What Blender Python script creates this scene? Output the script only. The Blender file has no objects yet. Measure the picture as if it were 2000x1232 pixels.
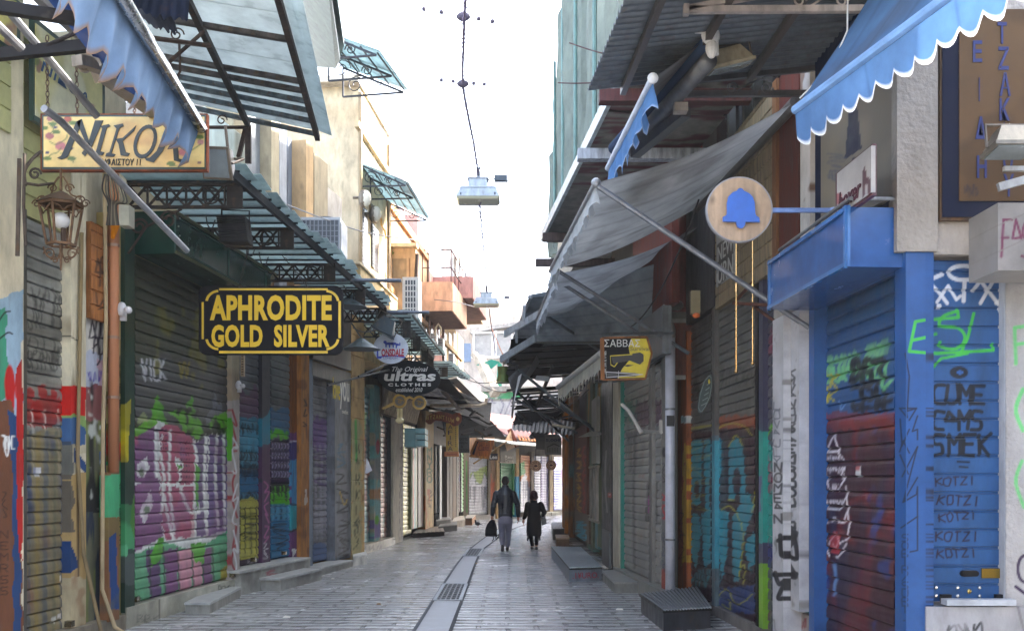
import bpy, bmesh, math, random
import numpy as np
from mathutils import Vector as V, Matrix
random.seed(7); rng = np.random.default_rng(5)
S = bpy.context.scene
COL = S.collection
R = math.radians
# ---------------------------------------------------------------- camera, sky, sun, exposure
cam = bpy.data.objects.new('camera', bpy.data.cameras.new('camera')); COL.objects.link(cam)
cam.location = (0, 0, 1.65); cam.rotation_euler = (R(90), 0, 0)
cam.data.sensor_width = 36; cam.data.lens = 34.2; cam.data.shift_y = .162
cam.data.clip_start = .05; cam.data.clip_end = 1000
S.camera = cam
SUN_EL, SUN_AZ = 34, 60          # azimuth from +Y towards +X
wd = bpy.data.worlds.new('World'); S.world = wd; wd.use_nodes = True
wt = wd.node_tree; wt.nodes.clear()
sky = wt.nodes.new('ShaderNodeTexSky'); sky.sky_type = 'NISHITA'; sky.sun_disc = False
sky.sun_elevation = R(SUN_EL); sky.sun_rotation = R(SUN_AZ); sky.dust_density = 4.0; sky.air_density = .8; sky.ozone_density = .6
bg = wt.nodes.new('ShaderNodeBackground'); bg.inputs[1].default_value = .15
wo = wt.nodes.new('ShaderNodeOutputWorld')
hs = wt.nodes.new('ShaderNodeHueSaturation'); hs.inputs['Saturation'].default_value = .68      # thin high haze pales the sky
wt.links.new(sky.outputs[0], hs.inputs['Color']); wt.links.new(hs.outputs[0], bg.inputs[0]); wt.links.new(bg.outputs[0], wo.inputs[0])
sl = bpy.data.lights.new('sun', 'SUN'); sl.energy = 2.0; sl.angle = R(.5); sl.color = (1, .94, .84)
so = bpy.data.objects.new('sun', sl); COL.objects.link(so)
sd = V((math.sin(R(SUN_AZ))*math.cos(R(SUN_EL)), math.cos(R(SUN_AZ))*math.cos(R(SUN_EL)), math.sin(R(SUN_EL))))
so.rotation_euler = sd.to_track_quat('Z', 'Y').to_euler(); so.location = (6, 10, 30)
S.view_settings.view_transform = 'Standard'; S.view_settings.look = 'None'
S.view_settings.exposure = 3.45; S.view_settings.gamma = 1
try: S.view_settings.use_curve_mapping = False
except Exception: pass
S.cycles.max_bounces = 6; S.cycles.diffuse_bounces = 4; S.cycles.glossy_bounces = 3
S.cycles.transparent_max_bounces = 6; S.cycles.caustics_reflective = False; S.cycles.caustics_refractive = False
try: S.cycles.use_denoising = True
except Exception: pass

# ---------------------------------------------------------------- colours and materials
def lin(c):
    c = np.asarray(c, float) / 255
    return np.where(c <= .04045, c/12.92, ((c+.055)/1.055)**2.4)
MATS = {}
def mat(key):
    if key in MATS: return MATS[key]
    #        rough metal noise scale bump bscale  spec
    T = dict(plaster=(.85,0,.30,3.,.25,40.,.3), metal=(.45,.55,.35,6.,.10,30.,.5), paint=(.42,0,.24,4.,.06,25.,.5),
             gloss=(.18,0,.24,3.,.02,6.,.5), shutter=(.40,.25,.28,5.,.05,30.,.5), fabric=(.9,0,.22,3.,.15,12.,.2),
             glass=(.3,0,.22,2.5,.03,8.,.5), wood=(.7,0,.5,5.,.3,30.,.3), concrete=(.8,0,.40,3.5,.3,35.,.3),
             rust=(.75,.3,.55,9.,.3,40.,.3), dark=(.7,.1,.4,5.,.15,25.,.3), plain=(.6,0,.05,4.,.0,20.,.4),
             board=(.6,0,.10,4.,.02,20.,.10), skin=(.55,0,.08,9.,.05,30.,.4), leather=(.33,0,.15,14.,.35,18.,.5), chrome=(.22,.95,.1,8.,.02,20.,.5),
             lamp=(.2,0,.03,4,.0,20.,.5), stucco=(.85,0,.22,4.,.9,26.,.3), marble=(.42,0,.30,5.,.08,18.,.5),
             fur=(.8,0,.3,30.,.6,60.,.3), net=(.85,0,.3,2.,.3,9.,.2))[key]
    rough, metal, namt, nsc, bmp, bsc, spec = T
    m = bpy.data.materials.new(key); m.use_nodes = True; nt = m.node_tree; N = nt.nodes; K = nt.links
    b = N['Principled BSDF']; out = N['Material Output']
    at = N.new('ShaderNodeAttribute'); at.attribute_name = 'Col'
    tc = N.new('ShaderNodeTexCoord')
    mp = N.new('ShaderNodeMapping'); K.new(tc.outputs['Object'], mp.inputs[0])
    if key in ('wood',): mp.inputs['Scale'].default_value = (3, 3, .5)
    if key in ('plaster', 'stucco', 'shutter', 'metal', 'glass', 'concrete'): mp.inputs['Scale'].default_value = (1.3, 1.3, .55)
    n1 = N.new('ShaderNodeTexNoise'); n1.inputs['Scale'].default_value = nsc; n1.inputs['Detail'].default_value = 8; n1.inputs['Roughness'].default_value = .65
    K.new(mp.outputs[0], n1.inputs['Vector'])
    mr = N.new('ShaderNodeMapRange'); mr.inputs[1].default_value = .32; mr.inputs[2].default_value = .68
    mr.inputs[3].default_value = 1 - namt*1.15; mr.inputs[4].default_value = 1 + namt*.55
    K.new(n1.outputs['Fac'], mr.inputs[0])
    mx = N.new('ShaderNodeMix'); mx.data_type = 'RGBA'; mx.blend_type = 'MULTIPLY'; mx.inputs['Factor'].default_value = 1
    K.new(at.outputs['Color'], mx.inputs[6]); K.new(mr.outputs[0], mx.inputs[7])
    colout = mx.outputs[2]
    if key in ('rust', 'metal', 'dark', 'wood', 'concrete', 'plaster'):          # stains with a shape of their own
        n3 = N.new('ShaderNodeTexNoise'); n3.inputs['Scale'].default_value = nsc*1.7; n3.inputs['Detail'].default_value = 5
        K.new(mp.outputs[0], n3.inputs['Vector'])
        cr = N.new('ShaderNodeValToRGB'); cr.color_ramp.elements[0].position = .58; cr.color_ramp.elements[1].position = .72
        K.new(n3.outputs['Fac'], cr.inputs[0])
        m2 = N.new('ShaderNodeMix'); m2.data_type = 'RGBA'
        fm = N.new('ShaderNodeMath'); fm.operation = 'MULTIPLY'; fm.inputs[1].default_value = {'rust': .7, 'metal': .35, 'dark': .3}.get(key, .3)
        K.new(cr.outputs[0], fm.inputs[0]); K.new(fm.outputs[0], m2.inputs['Factor'])
        K.new(colout, m2.inputs[6]); m2.inputs[7].default_value = (.10, .055, .03, 1) if key in ('rust', 'metal') else (.10, .09, .075, 1)
        colout = m2.outputs[2]
    K.new(colout, b.inputs['Base Color'])
    b.inputs['Metallic'].default_value = metal; b.inputs['Specular IOR Level'].default_value = spec
    mr2 = N.new('ShaderNodeMapRange'); mr2.inputs[1].default_value = .3; mr2.inputs[2].default_value = .7
    mr2.inputs[3].default_value = max(.05, rough-.12); mr2.inputs[4].default_value = min(1, rough+.14)
    K.new(n1.outputs['Fac'], mr2.inputs[0]); K.new(mr2.outputs[0], b.inputs['Roughness'])
    if bmp > 0:
        n2 = N.new('ShaderNodeTexNoise'); n2.inputs['Scale'].default_value = bsc; n2.inputs['Detail'].default_value = 4
        K.new(tc.outputs['Object'], n2.inputs['Vector'])
        bp = N.new('ShaderNodeBump'); bp.inputs['Strength'].default_value = min(1, bmp); bp.inputs['Distance'].default_value = .02 if key == 'stucco' else .01
        K.new(n2.outputs['Fac'], bp.inputs['Height']); K.new(bp.outputs[0], b.inputs['Normal'])
    if key in ('fabric', 'glass', 'net'):
        tr = N.new('ShaderNodeBsdfTranslucent'); K.new(colout, tr.inputs[0])
        ms = N.new('ShaderNodeMixShader'); ms.inputs[0].default_value = {'fabric': .3, 'glass': .75, 'net': .45}[key]
        K.new(b.outputs[0], ms.inputs[1]); K.new(tr.outputs[0], ms.inputs[2]); K.new(ms.outputs[0], out.inputs[0])
    MATS[key] = m
    return m

# ---------------------------------------------------------------- objects
WL = {}
def finish(name, verts, faces, key, cols, parent=None, smooth=False, origin=None):
    """link one mesh object; origin at its bottom centre"""
    A = np.asarray(verts, float).reshape(-1, 3)
    if origin is None:
        lo, hi = A.min(0), A.max(0); origin = V(((lo[0]+hi[0])/2, (lo[1]+hi[1])/2, lo[2]))
    me = bpy.data.meshes.new(name)
    me.from_pydata((A - np.array(origin)).tolist(), [], faces)
    ca = me.color_attributes.new('Col', 'FLOAT_COLOR', 'POINT')
    cols = np.asarray(cols, float)
    if cols.ndim == 1: cols = np.tile(cols, (len(A), 1))
    ca.data.foreach_set('color', np.hstack([cols, np.ones((len(A), 1))]).ravel())
    if smooth: me.polygons.foreach_set('use_smooth', [True]*len(me.polygons))
    me.materials.append(mat(key)); me.update()
    o = bpy.data.objects.new(name, me); COL.objects.link(o)
    if parent is not None:
        o.parent = parent; o.location = V(origin) - WL[parent.name]
    else: o.location = origin
    WL[o.name] = V(origin)
    return o
def tag(o, label=None, cat=None, group=None, kind=None):
    if label: o['label'] = label
    if cat: o['category'] = cat
    if group: o['group'] = group
    if kind: o['kind'] = kind
    return o
def thing(name, loc, label, cat, group=None):
    o = bpy.data.objects.new(name, None); COL.objects.link(o); o.location = loc; o.empty_display_size = .2
    WL[o.name] = V(loc)
    return tag(o, label, cat, group)

class MB:
    def __init__(s): s.v = []; s.f = []; s.c = []; s.cur = None
    def add(s, vs, fs, col=None):
        n = len(s.v); s.v += [tuple(p) for p in vs]; s.f += [[i+n for i in f] for f in fs]
        s.c += [col if col is not None else s.cur]*len(vs); return s
    def hexa(s, p, col=None):      # 8 points: bottom 4 ccw, top 4 ccw
        return s.add(p, [(3,2,1,0),(4,5,6,7),(0,1,5,4),(1,2,6,5),(2,3,7,6),(3,0,4,7)], col)
    def box(s, a, b, col=None):
        x0,y0,z0 = [min(a[i],b[i]) for i in range(3)]; x1,y1,z1 = [max(a[i],b[i]) for i in range(3)]
        return s.hexa([(x0,y0,z0),(x1,y0,z0),(x1,y1,z0),(x0,y1,z0),(x0,y0,z1),(x1,y0,z1),(x1,y1,z1),(x0,y1,z1)], col)
    def bar(s, a, b, w, h=None, up=(0,0,1), col=None):   # rectangular bar between points
        a, b = V(a), V(b); h = h or w; d = (b-a).normalized(); up = V(up)
        if abs(d.dot(up)) > .98: up = V((0,1,0))
        x = d.cross(up).normalized(); y = x.cross(d)
        x *= w/2; y *= h/2
        return s.hexa([a-x-y, a+x-y, b+x-y, b-x-y, a-x+y, a+x+y, b+x+y, b-x+y], col)
    def tube(s, pts, r, n=8, col=None, cap=True):
        pts = [V(p) for p in pts]; rs = r if isinstance(r, (list, tuple)) else [r]*len(pts)
        vs = []; fs = []; prev = None
        for i, p in enumerate(pts):
            d = (pts[min(i+1, len(pts)-1)] - pts[max(i-1, 0)]).normalized()
            if prev is None:
                x = d.cross(V((0,0,1)))
                if x.length < .1: x = d.cross(V((0,1,0)))
            else: x = prev - d*prev.dot(d)
            x.normalize(); prev = x; y = d.cross(x)
            for k in range(n):
                a = 2*math.pi*k/n; vs.append(p + x*math.cos(a)*rs[i] + y*math.sin(a)*rs[i])
        for i in range(len(pts)-1):
            for k in range(n):
                k2 = (k+1) % n; fs.append((i*n+k, i*n+k2, (i+1)*n+k2, (i+1)*n+k))
        if cap: fs += [tuple(range(n))[::-1], tuple(range((len(pts)-1)*n, len(pts)*n))]
        return s.add(vs, fs, col)
    def prism(s, poly, d, col=None):   # polygon (3D points) extruded by vector d
        n = len(poly); d = V(d); poly = [V(p) for p in poly]
        return s.add(poly+[p+d for p in poly], [tuple(range(n))[::-1], tuple(range(n, 2*n))]+[(i,(i+1)%n,n+(i+1)%n,n+i) for i in range(n)], col)
    def ell(s, c, rx, ry, rz, nu=12, nv=8, col=None):
        vs = []; fs = []
        for j in range(nv+1):
            t = math.pi*j/nv
            for i in range(nu):
                a = 2*math.pi*i/nu; vs.append((c[0]+rx*math.sin(t)*math.cos(a), c[1]+ry*math.sin(t)*math.sin(a), c[2]+rz*math.cos(t)))
        for j in range(nv):
            for i in range(nu): fs.append((j*nu+i, (j+1)*nu+i, (j+1)*nu+(i+1)%nu, j*nu+(i+1)%nu))
        return s.add(vs, fs, col)
    def loft(s, secs, n=14, col=None):  # (cx,cy,cz,rx,ry) horizontal ellipses
        vs = []; fs = []
        for (x,y,z,rx,ry) in secs:
            for k in range(n):
                a = 2*math.pi*k/n; vs.append((x+rx*math.cos(a), y+ry*math.sin(a), z))
        for i in range(len(secs)-1):
            for k in range(n): fs.append((i*n+k, i*n+(k+1)%n, (i+1)*n+(k+1)%n, (i+1)*n+k))
        fs += [tuple(range(n))[::-1], tuple(range((len(secs)-1)*n, len(secs)*n))]
        return s.add(vs, fs, col)
    def scroll(s, c, u, w, r0, turns=1.4, r=.008, flip=1, start=0, col=None):
        pts = []; N_ = 18
        for i in range(N_+1):
            t = i/N_; a = start + flip*t*turns*2*math.pi; q = r0*(1-.75*t)
            pts.append(V(c) + V(u)*q*math.cos(a) + V(w)*q*math.sin(a))
        return s.tube(pts, r, 5, col)
    def build(s, name, key, col, parent=None, smooth=False, origin=None):
        base = lin(col)
        cols = np.array([lin(c) if c is not None else base for c in s.c])
        return finish(name, s.v, s.f, key, cols, parent, smooth, origin)

# ---------------------------------------------------------------- measuring: where a sight line meets a plane of the street
F, EYE, HY = 1900., 1.65, 940.
def P(x, y, D): return V(((x-1000)/F*D, D, EYE+(HY-y)/F*D))
class Ln:
    """a vertical facade plane through two plan points; n looks into the street"""
    def __init__(s, x0, d0, x1, d1, n=None):
        s.o = V((x0, d0)); s.u = (V((x1, d1)) - s.o).normalized()
        s.n = V((s.u.y, -s.u.x))
        if n is not None and s.n.dot(V(n)) < 0: s.n = -s.n
    def s_(s, px, off=0):
        t = (px-1000)/F; o = s.o + s.n*off
        return (t*o.y - o.x)/(s.u.x - t*s.u.y)
    def D(s, px, off=0): return (s.o + s.n*off + s.u*s.s_(px, off)).y
    def z(s, px, py, off=0): return EYE + (HY-py)/F*s.D(px, off)
    def W(s, a, z, off=0):
        p = s.o + s.n*off + s.u*a; return V((p.x, p.y, z))
    def at(s, px, py, off=0): return s.W(s.s_(px, off), s.z(px, py, off), off)
    def pix(s, A, Z, off=0):
        x = s.o.x + s.n.x*off + s.u.x*A; y = s.o.y + s.n.y*off + s.u.y*A
        return 1000+F*x/y, HY-(Z-EYE)/y*F
LA = Ln(-4.07, 14.19, -3.77, 17.31, (1, 0)); LB = Ln(-3.6, 17.6, -3.418, 18.6, (1, 0)); LC = Ln(-3.46, 22.2, -3.384, 23.2, (1, 0))
LE = Ln(-2.1, 41, -1.59, 42, (1, -1))
RA = Ln(2.78, 6.85, 2.7274, 7.85, (-1, 0)); RB = Ln(1.78, 16.8, 1.7056, 17.8, (-1, 0)); RC = Ln(1.84, 17.9, 1.8232, 18.9, (-1, 0))
def FP(D): return Ln(-1, D, 1, D, (0, -1))

# ---------------------------------------------------------------- spray paint on surfaces
def vnoise(x, y, seed=0):
    xi = np.floor(x).astype(int); yi = np.floor(y).astype(int); fx = x-xi; fy = y-yi
    fx = fx*fx*(3-2*fx); fy = fy*fy*(3-2*fy)
    def h(a, b):
        n = (a*374761393 + b*668265263 + seed*982451653) & 0x7fffffff
        n = ((n ^ (n >> 13))*1274126177) & 0x7fffffff
        return ((n ^ (n >> 16)) & 0xffff)/65535.
    return (h(xi,yi)*(1-fx)+h(xi+1,yi)*fx)*(1-fy)+(h(xi,yi+1)*(1-fx)+h(xi+1,yi+1)*fx)*fy
def smooth_pts(p, k=6):
    if len(p) < 3: return p
    q = [p[0]]+list(p)+[p[-1]]; out = []
    for i in range(1, len(q)-2):
        a, b, c, d = [np.array(q[j], float) for j in (i-1, i, i+1, i+2)]
        for t in np.linspace(0, 1, k, endpoint=False):
            out.append(tuple(.5*((2*b)+(-a+c)*t+(2*a-5*b+4*c-d)*t*t+(-a+3*b-3*c+d)*t**3)))
    out.append(tuple(p[-1])); return out
GL = {'A':'02 14 42;12 32','B':'00 04 34 33 22 02;22 41 30 00','C':'44 14 03 01 10 40','D':'00 04 24 42 20 00','E':'40 00 04 44;02 32','F':'00 04 44;02 32',
 'G':'44 04 00 40 42 22','H':'00 04;40 44;02 42','I':'20 24','J':'04 44 40 10 01','K':'00 04;44 02 40','L':'04 00 40','M':'00 04 22 44 40','N':'00 04 40 44',
 'O':'10 01 03 14 34 43 41 30 10','P':'00 04 34 43 32 02','Q':'10 01 03 14 34 43 41 30 10;31 50','R':'00 04 34 43 32 02;22 40','S':'44 14 03 12 32 41 30 00',
 'T':'20 24;04 44','U':'04 01 10 30 41 44','V':'04 20 44','W':'04 10 22 30 44','X':'00 44;04 40','Y':'04 22 44;22 20','Z':'04 44 00 40','1':'13 24 20','.':'10 20',
 '-':'12 32','=':'11 41;13 43','3':'04 44 22 41 30 00','I_':'00 40','!':'24 22;20 20','5':'44 04 02 32 41 30 00','8':'22 03 14 34 43 22 01 10 30 41 22','*':'02 42;10 34;14 30'}
class Paint:
    def __init__(s, X, Y, C, A, Z): s.X, s.Y, s.C, s.A, s.Z = X, Y, C, A, Z
    def put(s, m, col, al=1):
        m = (np.clip(m, 0, 1)*al)[:, None]; s.C[:] = s.C*(1-m)+lin(col)*m; return s
    def poly(s, pts, col, al=1, wob=0, seed=1):
        X, Y = s.X, s.Y
        if wob: X = X+(vnoise(s.A*9, s.Z*9, seed)-.5)*wob; Y = Y+(vnoise(s.A*9, s.Z*9, seed+9)-.5)*wob
        ins = np.zeros(len(X), bool); n = len(pts)
        for i in range(n):
            x0, y0 = pts[i]; x1, y1 = pts[(i+1) % n]
            if y0 == y1: continue
            ins ^= ((y0 > Y) != (y1 > Y)) & (X < (x1-x0)*(Y-y0)/(y1-y0)+x0)
        return s.put(ins.astype(float), col, al)
    def rect(s, x0, y0, x1, y1, col, al=1, wob=0, seed=1): return s.poly([(x0,y0),(x1,y0),(x1,y1),(x0,y1)], col, al, wob, seed)
    def line(s, pts, w, col, al=1, sm=0, soft=.9):
        if sm: pts = smooth_pts(pts)
        pts = [tuple(p) for p in pts]
        xs = [p[0] for p in pts]; ys = [p[1] for p in pts]; g = w+3
        sel = np.where((s.X > min(xs)-g) & (s.X < max(xs)+g) & (s.Y > min(ys)-g) & (s.Y < max(ys)+g))[0]
        if not len(sel): return s
        X, Y = s.X[sel], s.Y[sel]; d = np.full(len(sel), 1e9)
        if len(pts) == 1: pts = pts*2
        for (x0, y0), (x1, y1) in zip(pts, pts[1:]):
            dx, dy = x1-x0, y1-y0; L2 = dx*dx+dy*dy+1e-9
            t = np.clip(((X-x0)*dx+(Y-y0)*dy)/L2, 0, 1); d = np.minimum(d, np.hypot(X-x0-t*dx, Y-y0-t*dy))
        m = (np.clip((w/2+soft-d)/(2*soft), 0, 1)*al)[:, None]
        s.C[sel] = s.C[sel]*(1-m)+lin(col)*m; return s
    def ell(s, cx, cy, rx, ry, col, al=1, wob=0, seed=1, soft=.15):
        r = np.hypot((s.X-cx)/rx, (s.Y-cy)/ry)
        if wob: r = r+(vnoise(s.A*7, s.Z*7, seed)-.5)*wob
        return s.put((1-r)/soft+.5, col, al)
    def ring(s, cx, cy, rx, ry, w, col, al=1):
        return s.line([(cx+rx*math.cos(a), cy+ry*math.sin(a)) for a in np.linspace(0, 2*math.pi, 22)], w, col, al)
    def mott(s, col, sc=1.5, th=.5, al=1, seed=3, sx=1, sz=1, box=None, soft=.12):
        n = .6*vnoise(s.A*sc*sx, s.Z*sc*sz, seed)+.4*vnoise(s.A*sc*2.3*sx, s.Z*sc*2.3*sz, seed+5)
        m = np.clip((n-th)/soft, 0, 1)
        if box: m = m*((s.X > box[0])*(s.Y > box[1])*(s.X < box[2])*(s.Y < box[3]))
        return s.put(m, col, al)
    def text(s, t, x, y, cw, ch, w, col, al=1, slant=0, dx=None, dy=0, jit=0, sm=1, gx=1.3):
        """letters left to right; (x,y) bottom left of the first; cw,ch cell; dx/dy step"""
        rr = random.Random(t+str(int(x)))
        for i, c in enumerate(t):
            ox = x+i*(dx if dx is not None else cw*gx); oy = y+i*dy
            for st in GL.get(c, '' if c == ' ' else '00 44').split(';'):
                p = []
                for q in st.split():
                    a, b = int(q[0])/4, int(q[1])/4
                    p.append((ox+a*cw+b*ch*slant+rr.uniform(-jit, jit), oy-b*ch+rr.uniform(-jit, jit)))
                if p: s.line(p, w, col, al, sm=1 if c in 'COSUGJQ38BRDP' else 0)
        return s
    def scrib(s, x0, y0, x1, y1, w, col, al=1, n=8, seed=1):
        """a looping hand-style tag filling a box"""
        rr = random.Random(seed); vert = abs(y1-y0) > abs(x1-x0); p = []
        for i in range(n*2+1):
            t = i/(n*2); o = (1 if i % 2 else 0)*rr.uniform(.6, 1)+(0 if i % 2 else 1)*rr.uniform(0, .3)
            b = .35*math.sin(i*2.4+seed)/n
            if vert: p.append((x0+(x1-x0)*o, y0+(y1-y0)*min(1, max(0, t+b))))
            else: p.append((x0+(x1-x0)*min(1, max(0, t+b)), y0+(y1-y0)*o))
        k = max(3, len(p)//3); i = 0
        while i < len(p)-2: s.line(p[i:i+k], w, col, al, sm=1); i += k
        return s
    def drips(s, x0, x1, y, l, w, col, n=6, al=1, seed=2):
        rr = random.Random(seed)
        for i in range(n):
            x = rr.uniform(x0, x1); s.line([(x, y), (x+rr.uniform(-1, 1), y+l*rr.uniform(.3, 1))], w*rr.uniform(.6, 1.2), col, al)
        return s

def slab(name, L, a, b, z0, z1, off=0., th=.1, col=(200,200,200), key='plaster', parent=None, paint=None, prof=None, pitch=.118, res=2.4, cap=None, grooves=None):
    """a block whose front face lies on plane L (pushed out by off); a,b = where its ends are seen. Painted with paint(Paint)."""
    s0, s1 = L.s_(a, off), L.s_(b, off)
    if s0 > s1: s0, s1 = s1, s0
    hp = abs(z1-z0)*F/max(2, min(L.D(a, off), L.D(b, off)))
    wp = abs(b-a)
    if paint is None and prof is None and grooves is None: nu, nv = 1, 1
    else:
        nu = int(max(12, min(330, wp/res))) if paint else 1; nv = int(max(2, min(650, hp/res))) if paint else 1
    if prof:
        per = 8 if hp/(abs(z1-z0)/pitch) > 9 else 5
        ns = max(1, round((z1-z0)/pitch)); nv = ns*per
        ts = np.array([0, .10, .16, .22, .40, .58, .70, .84] if per == 8 else [0, .14, .26, .5, .8])
        ds = np.array([-.004, -.013, .004, .0075, .006, .0072, .006, .003] if per == 8 else [-.006, -.014, .011, .008, .006])
        zs = np.concatenate([z0+(k+ts)/ns*(z1-z0) for k in range(ns)]+[[z1]]); dd = np.concatenate([ds]*ns+[[0]])*prof
    elif grooves:
        zs = []; dd = []
        k = z0
        while k < z1-.001:
            e = min(z1, k+grooves); m_ = max(1, int((e-k)/.0105)) if paint and res < 2.3 else (max(1, int((e-k)/.05)) if paint else 1)
            for q in np.linspace(k, e-.022, m_+1): zs.append(q); dd.append(0)
            zs += [e-.018, e-.004]; dd += [-.014, -.014]; k = e
        zs.append(z1); dd.append(0); zs = np.array(zs); dd = np.array(dd)
    else: zs = np.linspace(z0, z1, nv+1); dd = np.zeros(nv+1)
    nv = len(zs)-1
    us = np.linspace(s0, s1, nu+1)
    A, Z = np.meshgrid(us, zs); DD = np.repeat(dd[:, None], nu+1, 1)
    A = A.ravel(); Z = Z.ravel(); DD = DD.ravel()
    X = L.o.x+L.n.x*(off+DD)+L.u.x*A; Y = L.o.y+L.n.y*(off+DD)+L.u.y*A
    C = np.tile(lin(col), (len(A), 1))
    if paint:
        px, py = L.pix(A, Z, off); paint(Paint(px, py, C, A, Z))
    W = nu+1; ii = np.arange(nv)[:, None]*W+np.arange(nu)[None, :]
    fs = np.stack([ii, ii+1, ii+W+1, ii+W], -1).reshape(-1, 4)
    # orientation: outward normal must be n
    e1 = V((L.u.x, L.u.y, 0)); nn = e1.cross(V((0, 0, 1)))
    if nn.x*L.n.x+nn.y*L.n.y < 0: fs = fs[:, ::-1]
    vs = np.stack([X, Y, Z], 1)
    ring = list(range(0, nu+1))+[r*W+nu for r in range(1, nv+1)]+[nv*W+c for c in range(nu-1, -1, -1)]+[r*W for r in range(nv-1, 0, -1)]
    back = vs[ring].copy(); bo = off-th
    back[:, 0] = L.o.x+L.n.x*bo+L.u.x*A[ring]; back[:, 1] = L.o.y+L.n.y*bo+L.u.y*A[ring]
    n0 = len(vs); m = len(ring); side = []
    flip = nn.x*L.n.x+nn.y*L.n.y < 0
    if cap: dup_ = vs[ring].copy()
    for k in range(m):
        a_, b_, c_, d_ = (n0+m+k, n0+m+(k+1) % m, n0+(k+1) % m, n0+k) if cap else (ring[k], ring[(k+1) % m], n0+(k+1) % m, n0+k)
        side.append((a_, b_, c_, d_) if flip else (d_, c_, b_, a_))
    vs = np.vstack([vs, back]); C = np.vstack([C, C[ring]])
    if cap: vs = np.vstack([vs, dup_]); C = np.vstack([C, np.tile(lin(cap), (m, 1))])
    faces = fs.tolist()+side+[tuple(range(n0, n0+m))]
    return finish(name, vs, faces, key, C, parent)

def text(name, s, c, w, h, xd, nd, col, parent, key='plain', ext=.004, bold=0, shear=0, up=(0,0,1), spacing=1):
    """lettering fitted to a w x h box centred at c, reading along xd, facing nd"""
    cu = bpy.data.curves.new('t', 'FONT'); cu.body = s; cu.align_x = 'CENTER'; cu.shear = shear; cu.offset = bold; cu.resolution_u = 3; cu.space_character = spacing
    to = bpy.data.objects.new('t', cu)
    me = bpy.data.meshes.new_from_object(to)
    n = len(me.vertices); A = np.empty(n*3); me.vertices.foreach_get('co', A); A = A.reshape(-1, 3)
    fs = [tuple(p.vertices) for p in me.polygons]
    bpy.data.meshes.remove(me); bpy.data.objects.remove(to); bpy.data.curves.remove(cu)
    lo, hi = A.min(0), A.max(0); sc = np.array([w/(hi[0]-lo[0]), h/max(1e-6, hi[1]-lo[1])])
    q = (A[:, :2]-(lo[:2]+hi[:2])/2)*sc
    xd, nd, up, c = V(xd).normalized(), V(nd).normalized(), V(up).normalized(), V(c)
    front = [tuple(c+xd*a+up*b+nd*ext) for a, b in q]; back = [tuple(c+xd*a+up*b-nd*.001) for a, b in q]
    cnt = {}
    for f in fs:
        for i in range(len(f)): cnt[(f[i], f[(i+1) % len(f)])] = 1
    side = [(a, b, b+n, a+n) for (a, b) in cnt if (b, a) not in cnt]
    if xd.cross(up).dot(nd) < 0: fs = [f[::-1] for f in fs]
    return finish(name, front+back, [tuple(f) for f in fs]+side, key, lin(col), parent)
def ftext(name, s, x0, y0, x1, y1, D, col, parent, **k):
    """lettering on a sign that faces down the street"""
    c = P((x0+x1)/2, (y0+y1)/2, D)
    if s in ('I', 'Ι'): x1 = (x0+x1)/2+(x1-x0)*.17; x0 = x1-(x1-x0)*.29
    return text(name, s, c, (x1-x0)/F*D, (y1-y0)/F*D, (1,0,0), (0,-1,0), col, parent, **k)
def ltext(name, s, L, x0, y0, x1, y1, off, col, parent, vert=False, **k):
    """lettering on a facade plane, reading as seen from the street"""
    a, b = L.s_(x0, off), L.s_(x1, off); c = L.at((x0+x1)/2, (y0+y1)/2, off); c = L.W((a+b)/2, c.z, off)
    xd = V((L.u.x, L.u.y, 0))*(1 if b > a else -1)
    hh = abs(L.z((x0+x1)/2, y0, off)-L.z((x0+x1)/2, y1, off))
    return text(name, s, c, abs(b-a), hh, xd, (L.n.x, L.n.y, 0), col, parent, **k)
def copy_tree(o, parent=None, loc=None):
    c = o.copy(); COL.objects.link(c); c.parent = parent
    if loc is not None: c.location = loc
    for ch in o.children: copy_tree(ch, c)
    return c
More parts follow.
